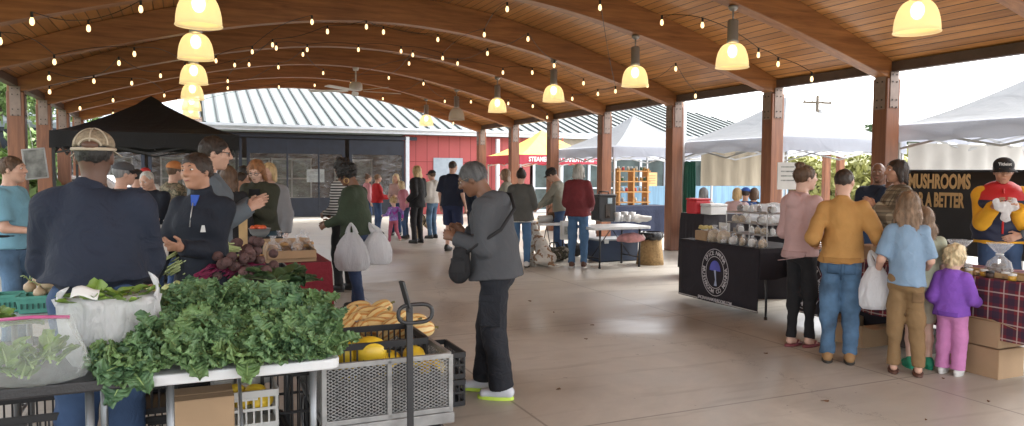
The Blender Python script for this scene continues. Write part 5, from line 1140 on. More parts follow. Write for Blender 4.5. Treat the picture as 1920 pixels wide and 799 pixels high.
# --- garden cart with squash
ca = at_z(606, 684, .62); cb = at_z(846, 663, .62); t1, u1 = tov(ca); t2, u2 = tov(cb); CWd = t2-t1; Us = (u1+u2)/2; CL = 1.0
cart = thing('garden_cart', 'grey steel mesh garden cart with black pull handle', 'cart', pav(t1, Us, 0), PH)
m_csteel = M('cart_steel', (.27, .27, .265), .45, .25, 9, .2, 40, metal=.35); m_cblk = M('cart_black', (.02, .02, .022), .45, .2)
Z0, Z1 = .31, .615
def panel(name, p0, p1, mat, cell=.030):
    p0 = Vector(p0); p1 = Vector(p1); Lp = (p1-p0).length; d = (p1-p0)/Lp; b = MB(); n1 = int(Lp/cell); Hh = Z1-Z0-.05; n2 = int(Hh/(cell*.55)); dx = Lp/n1; dz = Hh/n2; nn = Vector((-d.y, d.x, 0))
    for j in range(n2):
        for i in range(n1):
            zb_ = Z0+.035+j*dz; x0 = i*dx
            for (xa, za), (xb, zb2) in (((x0, zb_+dz/2), (x0+dx/2, zb_)), ((x0+dx/2, zb_), (x0+dx, zb_+dz/2)), ((x0, zb_+dz/2), (x0+dx/2, zb_+dz)), ((x0+dx/2, zb_+dz), (x0+dx, zb_+dz/2))):
                a = p0+d*xa; c = p0+d*xb; a = Vector((a.x, a.y, za)); c = Vector((c.x, c.y, zb2)); t_ = (c-a).normalized(); s_ = nn.cross(t_)*.0019
                k = len(b.v); b.v += [tuple(a-s_), tuple(c-s_), tuple(c+s_), tuple(a+s_)]; b.f.append((k, k+1, k+2, k+3)); b.m.append(0)
    o = b.obj(name, mat, cart, thick=.003)
    b = MB(); 
    for z in (Z0+.02, Z1-.006): b.beam((p0.x, p0.y, z), (p1.x, p1.y, z), .024, .026)
    for q in (0, .5, 1): c = p0.lerp(p1, q); b.box((c.x, c.y, (Z0+Z1)/2), (.024, .024, Z1-Z0))
    b.obj('panel_frame', m_csteel, o, bevel=.003)
panel('mesh_panel', (0, 0, 0), (CWd, 0, 0), m_csteel); panel('mesh_panel', (CWd, .02, 0), (CWd, CL, 0), m_csteel); panel('mesh_panel', (0, .02, 0), (0, CL, 0), m_csteel); panel('mesh_panel', (0, CL+.01, 0), (CWd, CL+.01, 0), m_csteel)
b = MB(); b.box((CWd/2, CL/2, Z0-.004), (CWd, CL+.02, .02)); b.box((CWd/2, -.005, Z0-.022), (CWd+.03, .035, .055)); b.obj('bed', m_csteel, cart, bevel=.003)
for x in (.06, CWd-.06):
    for y in (.12, CL-.12):
        b = MB(); pr = [(.085, -.035), (.115, -.04), (.128, -.02), (.128, .02), (.115, .04), (.085, .035)]
        n = 24; V = [(x+a_, y+r*math.cos(2*PI*j/n), .13+r*math.sin(2*PI*j/n)) for r, a_ in pr for j in range(n)]; Fc = [(i*n+j, i*n+(j+1) % n, ((i+1) % 6)*n+(j+1) % n, ((i+1) % 6)*n+j) for i in range(6) for j in range(n)]
        b.add(V, Fc); wh = b.obj('wheel', m_cblk, cart, True); b = MB(); b.tube([(x-.03, y, .13), (x+.03, y, .13)], .084, 20); b.obj('rim', m_csteel, wh)
for y in (.12, CL-.12): b = MB(); b.tube([(.06, y, .13), (CWd-.06, y, .13)], .012, 8); b.beam((CWd*.3, y, .13), (CWd*.3, y, Z0), .03, .03); b.beam((CWd*.7, y, .13), (CWd*.7, y, Z0), .03, .03); b.obj('axle', m_cblk, cart)
hx = tov(at_d(757, 700, 3.65))[0]-t1; hy_ = -.13
b = MB(); b.beam((hx+.005, hy_, .16), (hx, hy_, .90), .032, .014); b.beam((hx, hy_, .885), (hx-.045, hy_-.02, 1.03), .032, .014); b.tube([(hx, hy_-.02, .885), (hx, hy_+.02, .885)], .012, 8); hd = b.obj('pull_bar', m_cblk, cart, bevel=.003)
b = MB(); b.tube([(hx+.03+.085*math.copysign(abs(math.cos(a))**.6, math.cos(a)), hy_+.0, .865+.045*math.copysign(abs(math.sin(a))**.8, math.sin(a))) for a in [j*PI/12 for j in range(24)]], .010, 8, close=True); b.obj('grip', m_cblk, hd, True)
b = MB(); b.beam((hx, hy_, .17), (CWd/2, .12, .15), .03, .03); b.obj('draw_bar', m_cblk, cart)
# crates
def crate(label, loc, W, L, Hc, rz=PH, mat=m_crate, name='plastic_crate', group='black plastic crates', cat='crate'):
    o = thing(name, label, cat, loc, rz, group); b = MB(); b.box((0, 0, .008), (W, L, .014)); 
    for sd in range(4):
        al = sd % 2 == 0; ln = W if al else L; off = (L if al else W)/2; sg = -1 if sd < 2 else 1
        def bx(x, z, w2, h2, th=.008):
            c = (x, sg*off, z) if al else (sg*off, x, z); b.box(c, (w2, th, h2) if al else (th, w2, h2))
        bx(0, Hc-.018, ln, .034, .014); bx(0, .02, ln-.002, .03, .011); bx(0, Hc*.52, ln-.004, .014)
        n = int(ln/.035)
        for k in range(n+1): bx(-ln/2+.006+(ln-.012)*k/n, Hc/2, .008, Hc-.03, .009)
    b.obj('lattice_body', mat, o); b = MB(); b.box((0, -L/2-.004, Hc-.04), (.11, .014, .012)); b.obj('hand_grip', mat, o); return o
cc = pav(t1+CWd*.5, Us+.48, Z0+.01); crate('black crate inside the cart under the striped squash', cc, CWd-.08, .42, .33)
cc = pav(t1+CWd*.5, Us+.145, Z0+.01); crate('low black crate added to darken the cart front under the yellow squash', cc, CWd-.09, .23, .20)  # added black liner that makes the inside dark behind the mesh
cc = at_z(800, 772, 0); tq, uq = tov(cc); crate('black crate on the floor right of the cart, lower of two', pav(tq+.02, uq+.22, 0), .5, .40, .18); crate('black crate on the floor right of the cart, upper of two', pav(tq+.02, uq+.22, .185), .5, .40, .18)
# squash
def sq_mat(nm, c1, c2, stripe):
    def f(nt, n, l, b):
        tc = n.new('ShaderNodeTexCoord'); t = node(n, 'ShaderNodeTexNoise', Scale=16, Detail=3); l.new(tc.outputs['Object'], t.inputs['Vector']); c = mixc(n, l, t.outputs['Fac'], c1, c2)
        if stripe:
            sx = n.new('ShaderNodeSeparateXYZ'); l.new(tc.outputs['Object'], sx.inputs[0]); an = math_node(n, l, 'ARCTAN2', sx.outputs[1], sx.outputs[2])
            an = math_node(n, l, 'ADD', an, math_node(n, l, 'MULTIPLY', t.outputs['Fac'], .35)); w_ = math_node(n, l, 'SINE', math_node(n, l, 'MULTIPLY', an, 9.0)); g = math_node(n, l, 'GREATER_THAN', w_, .45)
            c = mixc(n, l, math_node(n, l, 'MULTIPLY', g, .8), c, stripe)
        l.new(c, b.inputs['Base Color']); b.inputs['Roughness'].default_value = .38
    return ramp_mat(nm, f)
m_del = sq_mat('striped_squash', (.70, .50, .20), (.80, .64, .32), (.50, .19, .025)); m_spag = sq_mat('yellow_squash', (.75, .48, .02), (.80, .58, .06), None); m_stem = M('squash_stem', (.18, .17, .07), .8, .2)
def squash(label, p, L, r, mat, rot, group, name='striped_squash', ribs=9, rib=.05):
    o = thing(name, label, 'squash', p, 0, group); o.rotation_euler = rot; b = MB(); V = []; n = 36; m = 14
    for i in range(m+1):
        th = PI*i/m; rr_ = r*math.sin(th)**.75; x = -L/2*math.cos(th)
        for j in range(n): a = 2*PI*j/n; q = rr_*(1+rib*math.cos(a*ribs)*math.sin(th)); V.append((x, q*math.sin(a), q*math.cos(a)))
    b.add(V, [(i*n+j, i*n+(j+1) % n, (i+1)*n+(j+1) % n, (i+1)*n+j) for i in range(m) for j in range(n)]); b.obj('rind', mat, o, True)
    b = MB(); b.tube([(L/2-.005, 0, 0), (L/2+.012, 0, 0), (L/2+.022, 0, .006)], [.012, .008, .009], 7); b.obj('stem', m_stem, o, True)
rr = random.Random(6); dp = [(638, 610, .8, -.2), (655, 592, 1.2, 0), (648, 618, 1.4, .3), (672, 582, .2, .1), (676, 600, .1, -.1), (692, 592, .3, .1), (712, 583, .05, .15), (706, 598, .1, .0), (705, 614, .0, -.1), (730, 600, .1, .2), (680, 618, 1.3, .1), (748, 604, .3, 0), (764, 614, .2, 0), (780, 604, .4, -.1), (790, 617, .1, 0), (730, 618, .2, .1), (662, 606, 1.5, .1)]
for i, (px, py, a, c) in enumerate(dp):
    p = at_d(px, py, 4.22+.012*(640-py)+rr.uniform(-.04, .04)); big = i in (3, 5, 6, 7, 8)
    squash('orange and cream striped squash piled in the black crate', p, .165 if not big else .185, (.064 if big else .056), m_del, (rr.uniform(0, 3), c-rr.uniform(-.3, .9), a+PH*.5 if a < 1 else a+rr.uniform(-.4, .4)), 'striped squash piled in the cart')
for i, (px, py, r) in enumerate(((694, 658, .078), (664, 652, .07), (645, 660, .066), (725, 680, .07), (655, 690, .07), (776, 668, .06), (810, 690, .06))):
    p = at_d(px, py, 3.93+.05*(i in (1,))+.04*(i > 2)); squash(['largest glossy yellow squash at the front of the cart', 'yellow squash behind the largest one in the cart', 'leftmost yellow squash in the cart beside the kale'][i] if i < 3 else 'yellow squash seen through the cart mesh', p, r*2.3, r, m_spag, (0, .1, .2+i), 'smooth yellow squash in the cart', 'yellow_squash', 7, .012)
# --- under the front tables
def cbox(label, loc, W, L, Hc, rz=PH, openb=False, mat=m_card, group=None, fl=.6, txt=None):
    o = thing('cardboard_box', label, 'box', loc, rz, group); b = MB(); th = .005
    b.box((0, 0, th), (W, L, th)); b.box((0, -L/2, Hc/2), (W, th, Hc)); b.box((0, L/2, Hc/2), (W, th, Hc)); b.box((-W/2, 0, Hc/2), (th, L-th, Hc-.002)); b.box((W/2, 0, Hc/2), (th, L-th, Hc-.002)); b.obj('carton', mat, o)
    if openb:
        for sd, (x, y, w2, l2, ax) in enumerate(((0, -L/2, W, L*.4, 0), (0, L/2, W, L*.4, 0), (-W/2, 0, W*.3, L, 1), (W/2, 0, W*.3, L, 1))):
            sg = -1 if sd in (0, 2) else 1; b = MB(); an = fl*(1+.3*sd % 1.0)
            if ax == 0: b.beam((0, y, Hc), (0, y+sg*l2*math.cos(an), Hc+l2*math.sin(an)*(.6 if sd else -.5)), W-.01, th)
            else: b.beam((x, 0, Hc), (x+sg*w2*math.cos(an), 0, Hc+w2*math.sin(an)*.5), L-.01, th)
            b.obj('flap', mat, o)
    else: b = MB(); b.box((0, 0, Hc+.002), (W, L, th)); b.box((0, 0, Hc+.006), (W+.002, .05, .002)); b.obj('lid', mat, o)
    return o
def under(px, py, D): p = at_d(px, py, D); return p
p = at_d(300, 700, 3.95); crate('black crate under the tables, upper one left of the cardboard box', (p.x, p.y, .29), .5, .36, .27); crate('black crate under the tables, lower one left of the cardboard box', (p.x, p.y, 0), .5, .36, .28)
p = at_d(362, 770, 3.35); cbox('plain cardboard box standing under the white table', (p.x, p.y+.1, 0), .27, .22, .50)
p = at_d(458, 745, 3.75); crate('black crate carrying the white basket under the white table', (p.x, p.y, 0), .40, .34, .25); crate('white plastic basket of gourds under the white table', (p.x, p.y, .255), .30, .26, .20, mat=M('white_plastic', (.58, .58, .56), .4, .05), name='plastic_basket', group=None, cat='basket')
for i in range(5): squash('small yellow gourd in the white basket under the table', (p.x-.10+.05*i, p.y-.03+.04*(i % 2), .38+.03*(i % 2)), .12, .045, m_spag, (0, .2, i), 'gourds in the white basket', 'gourd')
p = at_d(40, 770, 3.5); crate('black crate under the left end of the black table', (p.x, p.y, .0), .5, .36, .42)
p = at_d(560, 760, 4.1); crate('black crate in the shadow between white table and cart', (p.x, p.y, .0), .42, .36, .50)
p = tpx(455, 520, .85)+Vector((0, .22, 0)); crate('black crate lying under the beets at the back of the white table', (p.x, p.y, .745), .42, .30, .15)
# ================================================================ THINGS PEOPLE WEAR AND CARRY
def bagpt(P_, v): return gpt(P_, v)
# crossbody bag of the grey fleece woman
f_ = PP['fleece']; r0 = f_['root']; tor = f_['tor']
o = thing('crossbody_bag', 'black crossbody bag hanging in front of the grey fleece woman', 'bag', tuple(r0.location), r0.rotation_euler.z); o.scale = r0.scale
S = SDF(); S.seg((-.14, .225, 1.03), (-.14, .235, .90), (.045, .062), (.052, .078), .02, (1, 0, 0)); S.noise(.003, 40, 1); sobj('pouch', S, .011, cloth('bag_nylon', (.012, .012, .014)), o)
b = MB(); b.box((-.20, .235, .95), (.012, .10, .09)); b.box((-.206, .235, 1.0), (.012, .10, .012)); b.obj('front_pocket', m_blackcap, o, bevel=.004)
b = MB(); b.tube([(-.14, .21, 1.02), (-.215, .10, 1.10), tuple(tor((-.20, -.10, 1.20))), tuple(tor((-.08, -.19, 1.33))), tuple(tor((.06, -.15, 1.43))), tuple(tor((.12, -.04, 1.455))), tuple(tor((.13, .12, 1.36)))], .013, 8); b.obj('strap', m_blackcap, o, True)
# cargo pocket, earring, zips and logos as clothing pieces
S = SDF(); kn_ = (f_['hip'][1]*.42+f_['hip'][1]*.0+np.array([-.10, -.0, .62])*.58); b = MB(); b.box((-.222, .0, .64), (.02, .15, .20)); b.box((-.226, .0, .735), (.02, .16, .05)); b.obj('cargo_pocket', cloth('black_cargo', (.01, .012, .018)), r0, bevel=.012)
g_ = PP['green']; b = MB(); b.tube([(-.078, -.005+.030*math.cos(a), -.075+.030*math.sin(a)) for a in [j*PI/10 for j in range(20)]], .003, 6, close=True); eo = b.obj('hoop_earring', M('brass', (.6, .42, .18), .3, 0, metal=1), g_['root'], True); eo.matrix_local = g_['HM']
z_ = PP['zip']; T_ = z_['tor']
b = MB(); b.tube([tuple(T_((0, .110, 1.40))), tuple(T_((0, .136, 1.33))), tuple(T_((0, .157, 1.25)))], .004, 5); b.obj('zipper', m_steel, z_['root'], True)
b = MB(); b.add([tuple(T_((.0+x*.030, .100-z*.30, 1.40+z)))for x, z in ((-.9, .05), (.9, .05), (.15, -.07), (-.15, -.07))], [(0, 1, 2, 3)]); b.obj('undershirt', M('royal_shirt', (.03, .09, .42), .8, .1), z_['root'], thick=.01)
b = MB(); b.add([tuple(T_((-.105, .158, 1.22))), tuple(T_((-.075, .168, 1.22))), tuple(T_((-.085, .168, 1.262))), tuple(T_((-.10, .162, 1.262)))], [(0, 1, 2, 3)]); b.obj('chest_logo', m_paper, z_['root'], thick=.008)
ol = PP['olive']; T_ = ol['tor']; b = MB(); b.add([tuple(T_((x, .168-abs(x)*.25, z))) for x, z in ((-.055, 1.38), (.055, 1.38), (.075, .95), (-.075, .95))], [(0, 1, 2, 3)]); b.obj('tee_front', black, ol['root'], thick=.02)
b = MB(); b.tube([tuple(T_((x, .185, 1.19-.02*math.cos(x*40)))) for x in [-.05+.01*i for i in range(11)]], .007, 5); b.obj('tee_logo', M('red_print', (.5, .05, .07), .7, 0), ol['root'], True)
lb_ = PP['lblue']; b = MB(); b.grid(lambda u, v: ((u-.5)*.34, .155-.9*(u-.5)**2*.6, 1.03-.14*v), 10, 2); b.tube([(.19*math.cos(a), .15*math.sin(a)-.0, 1.02) for a in [j*PI/10 for j in range(20)]], .012, 6, close=True); b.obj('waist_apron', black, lb_['root'], thick=.02)
# vest over the yellow sleeves
v_ = PP['vest']; T_ = v_['tor']; w_ = 1.12; X_ = v_['X']; m_vest = ramp_mat('vest', lambda nt, n, l, b: (lambda tc, sx: (l.new(tc.outputs['Object'], sx.inputs[0]), l.new(mixc(n, l, math_node(n, l, 'GREATER_THAN', sx.outputs[2], 1.315), (.012, .018, .05), (.5, .02, .025)), b.inputs['Base Color']), setattr(b.inputs['Roughness'], 'default_value', .6)))(n.new('ShaderNodeTexCoord'), n.new('ShaderNodeSeparateXYZ')))
S = SDF(); bk = .045; S.seg(T_((0, 0, .93)), T_((0, 0, 1.08)), (.215*w_, .175), (.205*w_, .165), .05, X_, flat=2); S.seg(T_((0, 0, 1.08)), T_((0, .005, 1.27)), (.205*w_, .165), (.198*w_, .17), .05, X_); S.seg(T_((0, .005, 1.27)), T_((0, -.012, 1.36)), (.198*w_, .17), (.180*w_, .140), .05, X_); S.seg(T_((0, -.012, 1.36)), T_((0, -.012, 1.455)), (.165*w_, .130), (.088, .095), .03, X_, flat=1)
S.noise(.006, 60, 2, (.2, .2, 1)); sobj('vest', S, .012, m_vest, v_['root']); b = MB(); b.tube([tuple(T_((0, .13, 1.42))), tuple(T_((0, .178, 1.3))), tuple(T_((0, .178, 1.0)))], .009, 6); b.obj('vest_zip', M('red_zip', (.6, .03, .03), .5, 0), v_['root'], True)
to = text_mesh('cap_lettering', 'Titleist', .038, m_paper, v_['root'], (0, 0, 0), (0, 0, 0), 1.0, .0008); to.matrix_local = v_['HM']@Matrix.Translation((0, .089, .083))@Euler((PI/2-.25, 0, PI)).to_matrix().to_4x4()
pw = gpt(v_, (v_['wr'][0]+v_['wr'][1])/2+np.array([0, .09, .0])); o = thing('crumpled_bag', 'crumpled white bag in the hands of the vest vendor', 'plastic bag', (pw.x, pw.y, pw.z), .2)
S = SDF(); S.seg((-.09, 0, .02), (.09, 0, .02), .035, .035, .03); S.ell((.0, 0, -.05), (.06, .03, .07), .05); S.noise(.012, 55, 3); sobj('sack', S, .008, m_bag, o)
# lace hem and sandals
c_ = PP['cardi']; b = MB(); b.lathe([(.205, .80), (.20, .86)], (0, 0, 0), 40, 1, .78, .05, 9, 2); b.obj('lace_hem', M('lace', (.6, .6, .56), .9, .3, 60), c_['root'], True, thick=.004)
def sandals(P_, mat, nm='sandal'):
    for a in P_['an']:
        b = MB(); n = 16; zz = a[2]-.085; V = [(a[0]+.047*math.cos(2*PI*j/n), a[1]+.045+.13*math.sin(2*PI*j/n), z) for z in (zz+.001, zz+.022) for j in range(n)]
        b.add(V, [tuple(range(n-1, -1, -1)), tuple(range(n, 2*n))]+[(j, (j+1) % n, n+(j+1) % n, n+j) for j in range(n)])
        for sx in (-1, 1): b.tube([(a[0]+sx*.043, a[1]+.03, zz+.02), (a[0]+sx*.03, a[1]+.07, zz+.05), (a[0], a[1]+.105, zz+.045)], .008, 6)
        b.obj(nm, mat, P_['root'], True)
sandals(PP['girl'], brshoe); sandals(PP['pinkh'], M('plum_sandal', (.20, .05, .06), .5, .1), 'flip_flop')
dj = cloth('pocket_denim', (.045, .095, .17), .6); dk_ = cloth('pocket_khaki', (.17, .10, .045)); gh = cloth('fleece_rib', (.045, .048, .054)); mh = cloth('mustard_rib', (.33, .165, .045)); ph_ = cloth('pink_rib', (.42, .27, .26)); pu_ = cloth('purple_rib', (.14, .045, .32))
for x in (-.115, .02): patch(PP['must'], 'trousers', x, x+.095, .80, .89, dj, 'back_pocket')
patch(PP['must'], 'trousers', -.006, .006, .74, .92, dj, 'seam', nu=2)
patch(PP['girl'], 'trousers', .05, .14, .70, .80, dk_, 'back_pocket')
for k_, mm, hw_ in (('must', mh, .15), ('pinkh', ph_, .125), ('todl', pu_, .13)): patch(PP[k_], 'top', -hw_, hw_, {'must': .905, 'pinkh': .865, 'todl': .845, 'fleece': .865}[k_], {'must': .945, 'pinkh': .92, 'todl': .90, 'fleece': .93}[k_], mm, 'hem_band', nu=24, off=.003)
# carrier bags of the green sweater woman and the man in mustard
g_ = PP['green']; p = gpt(g_, g_['wr'][1]); tb_ = Vector((p.x+.12, p.y-.10, .78)); 
for i, (px, tp, bt, wpx, lb) in enumerate(((660, 418, 508, 60, 'left of the two white carrier bags, held in front of the green sweater'), (707, 418, 496, 52, 'right of the two white carrier bags, behind the green sweater sleeve'))):
    D_ = 8.0 if i == 0 else 8.15; a_ = at_d(px, bt, D_); tpp = at_d(px-2+(-14 if i else 0), tp, D_); W_ = wpx/F*D_
    carrier(lb, a_, W_*1.05, W_*.62, (tpp.z-a_.z)*.80, (tpp.x-a_.x, 0, tpp.z-a_.z), seed=i+3, group='white carrier bags of the green sweater woman', wob=.06)
a_ = at_d(1640, 580, 5.85); tpp = at_d(1632, 470, 5.85); carrier('white carrier bag of bread hanging beside the man in mustard', a_, .25, .16, (tpp.z-a_.z)*.78, (tpp.x-a_.x, 0, tpp.z-a_.z), seed=9, wob=.06)
# ================================================================ CENTRE LEFT GOODS
m_bur = cloth('burgundy_cloth', (.17, .008, .018), .15); rc = at_z(621, 492, .75); rt, rs = tov(rc)
clothbox('burgundy tablecloth under the bread bags', rt-.85, rs, .85, 1.6, m_bur, hem=.24)
o = thing('folding_table', 'folding table under the burgundy cloth', 'table', pav(rt-.85, rs, 0), PH)
b = MB(); b.box((.425, .8, .715), (.8, 1.55, .04)); b.obj('table_top', m_ftw, o)
for x in (.08, .77):
    for y in (.15, 1.45): b = MB(); b.tube([(x, y, 0), (x, y, .70)], .015, 6); b.obj('leg', m_leg, o)
p = at_z(548, 492, .76); t_, s_ = tov(p); cbox('open cardboard tray of bread bags on the burgundy cloth', pav(t_, s_+.20, .758), .42, .34, .10, openb=True, fl=1.1)
m_bread = M('bread', (.42, .24, .10), .8, .35, 18, .4, 40)
def breadbag(label, p, s=1, seed=0, mat=m_bread, grp='clear bags of bread'):
    o = thing('bread_bag', label, 'bread', p, seed*.7, grp); rr = random.Random(seed); b = MB()
    for k in range(5): b.ell((rr.uniform(-.035, .035)*s, rr.uniform(-.03, .03)*s, (.03+.022*k)*s), (.045*s, .035*s, .022*s), 10)
    b.obj('rolls', mat, o, True); b = MB(); b.lathe([(.05*s, .0), (.068*s, .02*s), (.07*s, .10*s), (.055*s, .145*s), (.015*s, .17*s), (.03*s, .215*s)], (0, 0, 0), 22, 1, .75, .06, 6, seed); b.obj('wrapper', m_cello, o, True); return o
for i, (px, py) in enumerate(((505, 490), (530, 484), (552, 488), (572, 482), (518, 476), (562, 472))):
    p = at_z(px, py, .77); breadbag('clear bag of brown rolls in the cardboard tray', (p.x, p.y+.1, .77), 1.0, i)
p = at_z(470, 486, .77); o = thing('foil_pan', 'shallow tray of pastries behind the beets', 'tray', (p.x, p.y, .762), PH); b = MB(); b.lathe([(.12, 0), (.16, .03), (.165, .03), (.12, .004)], n=24, sy=.7); b.obj('pan', m_steel, o, True); b = MB(); [b.ell((.09*math.cos(k*1.3), .055*math.sin(k*1.3), .03), (.04, .03, .018), 8) for k in range(7)]; b.obj('pastries', m_bread, o, True)
p = at_d(487, 437, 6.9); o = thing('salad_bowl', 'steel bowl of red tomatoes on a black stand', 'bowl', (p.x, p.y, p.z-.04), 0); b = MB(); b.lathe([(.0, 0), (.05, .0), (.085, .04), (.10, .085), (.104, .085), (.0, .07)], n=24); b.obj('bowl', m_steel, o, True); b = MB(); rr = random.Random(1); [b.ell((rr.uniform(-.06, .06), rr.uniform(-.05, .05), .09), (.028, .028, .024), 8) for _ in range(9)]; b.obj('tomatoes', M('tomato', (.6, .10, .03), .35, .2, 20), o, True)
b = MB(); b.box((0, 0, -.002-(p.z-.04)/2), (.34, .3, p.z-.045)); b.obj('stand', black, o)
o = thing('timber_stand', 'pale timber upright beside the clapping hands', 'stand', (at_d(456, 440, 6.4).x, 6.4, 0), .3); b = MB(); b.box((0, 0, .60), (.07, .04, 1.2)); b.obj('upright', M('pale_timber', (.45, .30, .14), .7, .2, 8), o, bevel=.004); b = MB(); b.box((0, .1, .02), (.1, .35, .04)); b.obj('foot', M('pale_timber', (.45, .30, .14)), o)
# tables under the black tent
p = at_z(228, 432, .75); t_, s_ = tov(p); clothbox('black tablecloth under the black tent behind the navy jacket man', t_, s_, 1.5, .7, black, hem=.05, seed=4)
for i, (px, py, w2, h2, lb) in enumerate(((258, 385, .20, .28, 'white sign card left of the balding man'), (303, 405, .24, .25, 'white box of bags in front of the balding man'), (322, 396, .16, .30, 'tall white menu card right of the balding man'))):
    p = at_d(px, py, 7.5); o = thing('sign_card', lb, 'sign', (p.x, p.y, .755), .2+.1*i); b = MB(); b.beam((0, .03, h2/2), (0, .035, h2/2), w2, h2); b.box((0, .05, .006), (w2, .1, .01)); b.obj('card', m_paper, o)
p = at_d(272, 412, 7.3)
for i in range(3): o = thing('pump_bottle', 'clear pump bottle on the black cloth under the tent', 'bottle', (p.x+.10*i, p.y, .756), 0, 'pump bottles under the black tent'); b = MB(); b.lathe([(.0, 0), (.028, 0), (.028, .12), (.012, .14), (.012, .16), (.0, .16)], n=12); b.obj('bottle', m_ftw, o, True); b = MB(); b.tube([(0, 0, .16), (0, 0, .19), (-.03, 0, .19)], .006, 6); b.obj('pump', m_crate, o, True)
p = at_d(66, 307, 8.3); o = thing('hanging_print', 'silver framed print hanging askew beside the left column', 'picture', (p.x, p.y, p.z), PH+.5); o.rotation_euler = (.1, -.12, PH+.3); b = MB(); b.box((0, 0, 0), (.20, .01, .32)); b.obj('print', M('silver_print', (.32, .33, .31), .25, .6, 9, metal=.5), o); b = MB(); [b.box(c, d) for c, d in (((0, 0, .165), (.22, .02, .015)), ((0, 0, -.165), (.22, .02, .015)), ((.105, 0, 0), (.015, .02, .33)), ((-.105, 0, 0), (.015, .02, .33)))]; b.tube([(0, 0, .17), (0, .0, .6)], .004, 4); b.obj('frame', m_steel, o)
for i, px in enumerate((62, 88, 112)):
    D_ = 17+i*2; p = at_d(px, 360, D_); o = thing('parked_car', ['white parked car glimpsed behind the first left column', 'silver parked car between the left columns', 'white van glimpsed under the edge of the black tent'][i], 'car', (p.x-.5, p.y+1.5, 0), .9)
    b = MB(); V = []; prf = [(-2.1, .3), (-2.15, .7), (-1.9, .85), (-1.0, .95), (-.5, 1.4), (.9, 1.42), (1.5, .98), (2.1, .9), (2.15, .35)]
    for sx in (-.85, .85): V += [(x, sx*(.86 if z > 1 else 1), z) for x, z in prf]
    n = len(prf); b.add(V, [tuple(range(n)), tuple(range(2*n-1, n-1, -1))]+[(j, n+j, n+(j+1) % n, (j+1) % n) for j in range(n)]); b.obj('body', M('car_paint%d' % i, ((.6, .6, .6), (.35, .36, .38), (.65, .65, .65))[i], .3, 0, coat=.5), o, bevel=.06)
    for x in (-1.3, 1.35):
        for sx in (-.8, .8): b = MB(); b.tube([(x, sx-.1, .32), (x, sx+.1, .32)], .32, 18); b.obj('wheel', m_crate, o)
    b = MB(); b.add([(-.9, -.80, .98), (1.35, -.80, .98), (.85, -.755, 1.34), (-.45, -.755, 1.34)], [(0, 1, 2, 3)]); b.obj('window', m_glass, o, thick=.03)
# ================================================================ DOGS
def dog(label, p, rz, sc, mat, pose, ear, harness=False, patch=None):
    o = thing('dog', label, 'dog', p, rz); o.scale = (sc,)*3; S = SDF()
    if pose == 'stand':                  # faces +y, height about .6 at the back
        S.seg((0, -.28, .50), (0, .02, .48), (.095, .11), (.10, .125), .04, (1, 0, 0)); S.seg((0, .02, .48), (0, .24, .50), (.10, .125), (.10, .14), .05, (1, 0, 0)); S.seg((0, .27, .56), (0, .37, .74), .085, .065, .04); hd = np.array([0, .42, .79])
        for sx in (-1, 1):
            S.seg((sx*.07, .22, .44), (sx*.08, .20, .24), .055, .034, .03); S.seg((sx*.08, .20, .24), (sx*.08, .21, .04), .032, .026, .02); S.seg((sx*.08, .20, .03), (sx*.08, .26, .025), .03, .026, .02)
            S.seg((sx*.06, -.27, .48), (sx*.085, -.20, .33), .085, .055, .04); S.seg((sx*.085, -.20, .33), (sx*.085, -.36, .19), .045, .028, .02); S.seg((sx*.085, -.36, .19), (sx*.085, -.33, .04), .027, .024, .02); S.seg((sx*.085, -.33, .03), (sx*.085, -.27, .025), .028, .025, .02)
        S.seg((0, -.36, .52), (0, -.50, .42), .03, .022, .03); S.seg((0, -.50, .42), (0, -.58, .36), .024, .012, .03)
    else:                                # sitting
        S.seg((0, -.24, .16), (0, -.05, .38), (.15, .14), (.12, .13), .06, (1, 0, 0)); S.seg((0, -.05, .38), (0, .10, .50), (.12, .13), (.10, .11), .05, (1, 0, 0)); S.seg((0, .10, .52), (0, .16, .64), .08, .065, .04); hd = np.array([0, .20, .70])
        for sx in (-1, 1):
            S.seg((sx*.08, .12, .42), (sx*.085, .15, .04), .055, .03, .03); S.seg((sx*.085, .14, .03), (sx*.085, .21, .025), .03, .027, .02)
            S.seg((sx*.12, -.22, .15), (sx*.16, .02, .14), .10, .07, .04); S.seg((sx*.15, -.06, .035), (sx*.15, .10, .03), .04, .03, .03)
        S.seg((0, -.32, .08), (.08, -.50, .05), .03, .018, .03)
    S.ell(hd, (.07, .085, .068), .03); S.seg(hd+np.array([0, .06, -.02]), hd+np.array([0, .16, -.035]), .042, .03, .03)
    S.noise(.004, 60, 3); sobj('body', S, .014, mat, o)
    for sx in (-1, 1):
        E = SDF(); E.seg(hd+np.array([sx*.065, -.01, .04]), hd+np.array([sx*.10, .0, -.06]), (.014, .03), (.014, .035), .01, (1, 0, 0)); sobj('ear', E, .008, ear, o)
        b = MB(); b.ell(tuple(hd+np.array([sx*.032, .075, .015])), (.011, .009, .011), 8); b.obj('eye', m_iris, o, True)
    b = MB(); b.ell(tuple(hd+np.array([0, .19, -.02])), (.018, .014, .014), 8); b.obj('nose', m_iris, o, True)
    if harness:
        b = MB(); b.tube([(.12*math.cos(a), .10, .49+.15*math.sin(a)) for a in [j*PI/10 for j in range(20)]], .014, 6, close=True); b.tube([(.09*math.cos(a), .29+.04*math.sin(a), .60+.10*math.sin(a)) for a in [j*PI/10 for j in range(20)]], .014, 6, close=True); b.obj('harness', m_blackcap, o, True)
    return o
p = at_z(786, 446, 0); dg = dog('cream dog in black harness standing beside the long haired woman', (p.x+.1, p.y+.1, 0), R_(150), .86, M('cream_fur', (.50, .38, .24), .9, .25, 12, .5, 90), 'stand', M('tan_fur', (.36, .24, .13), .9, .2), True)
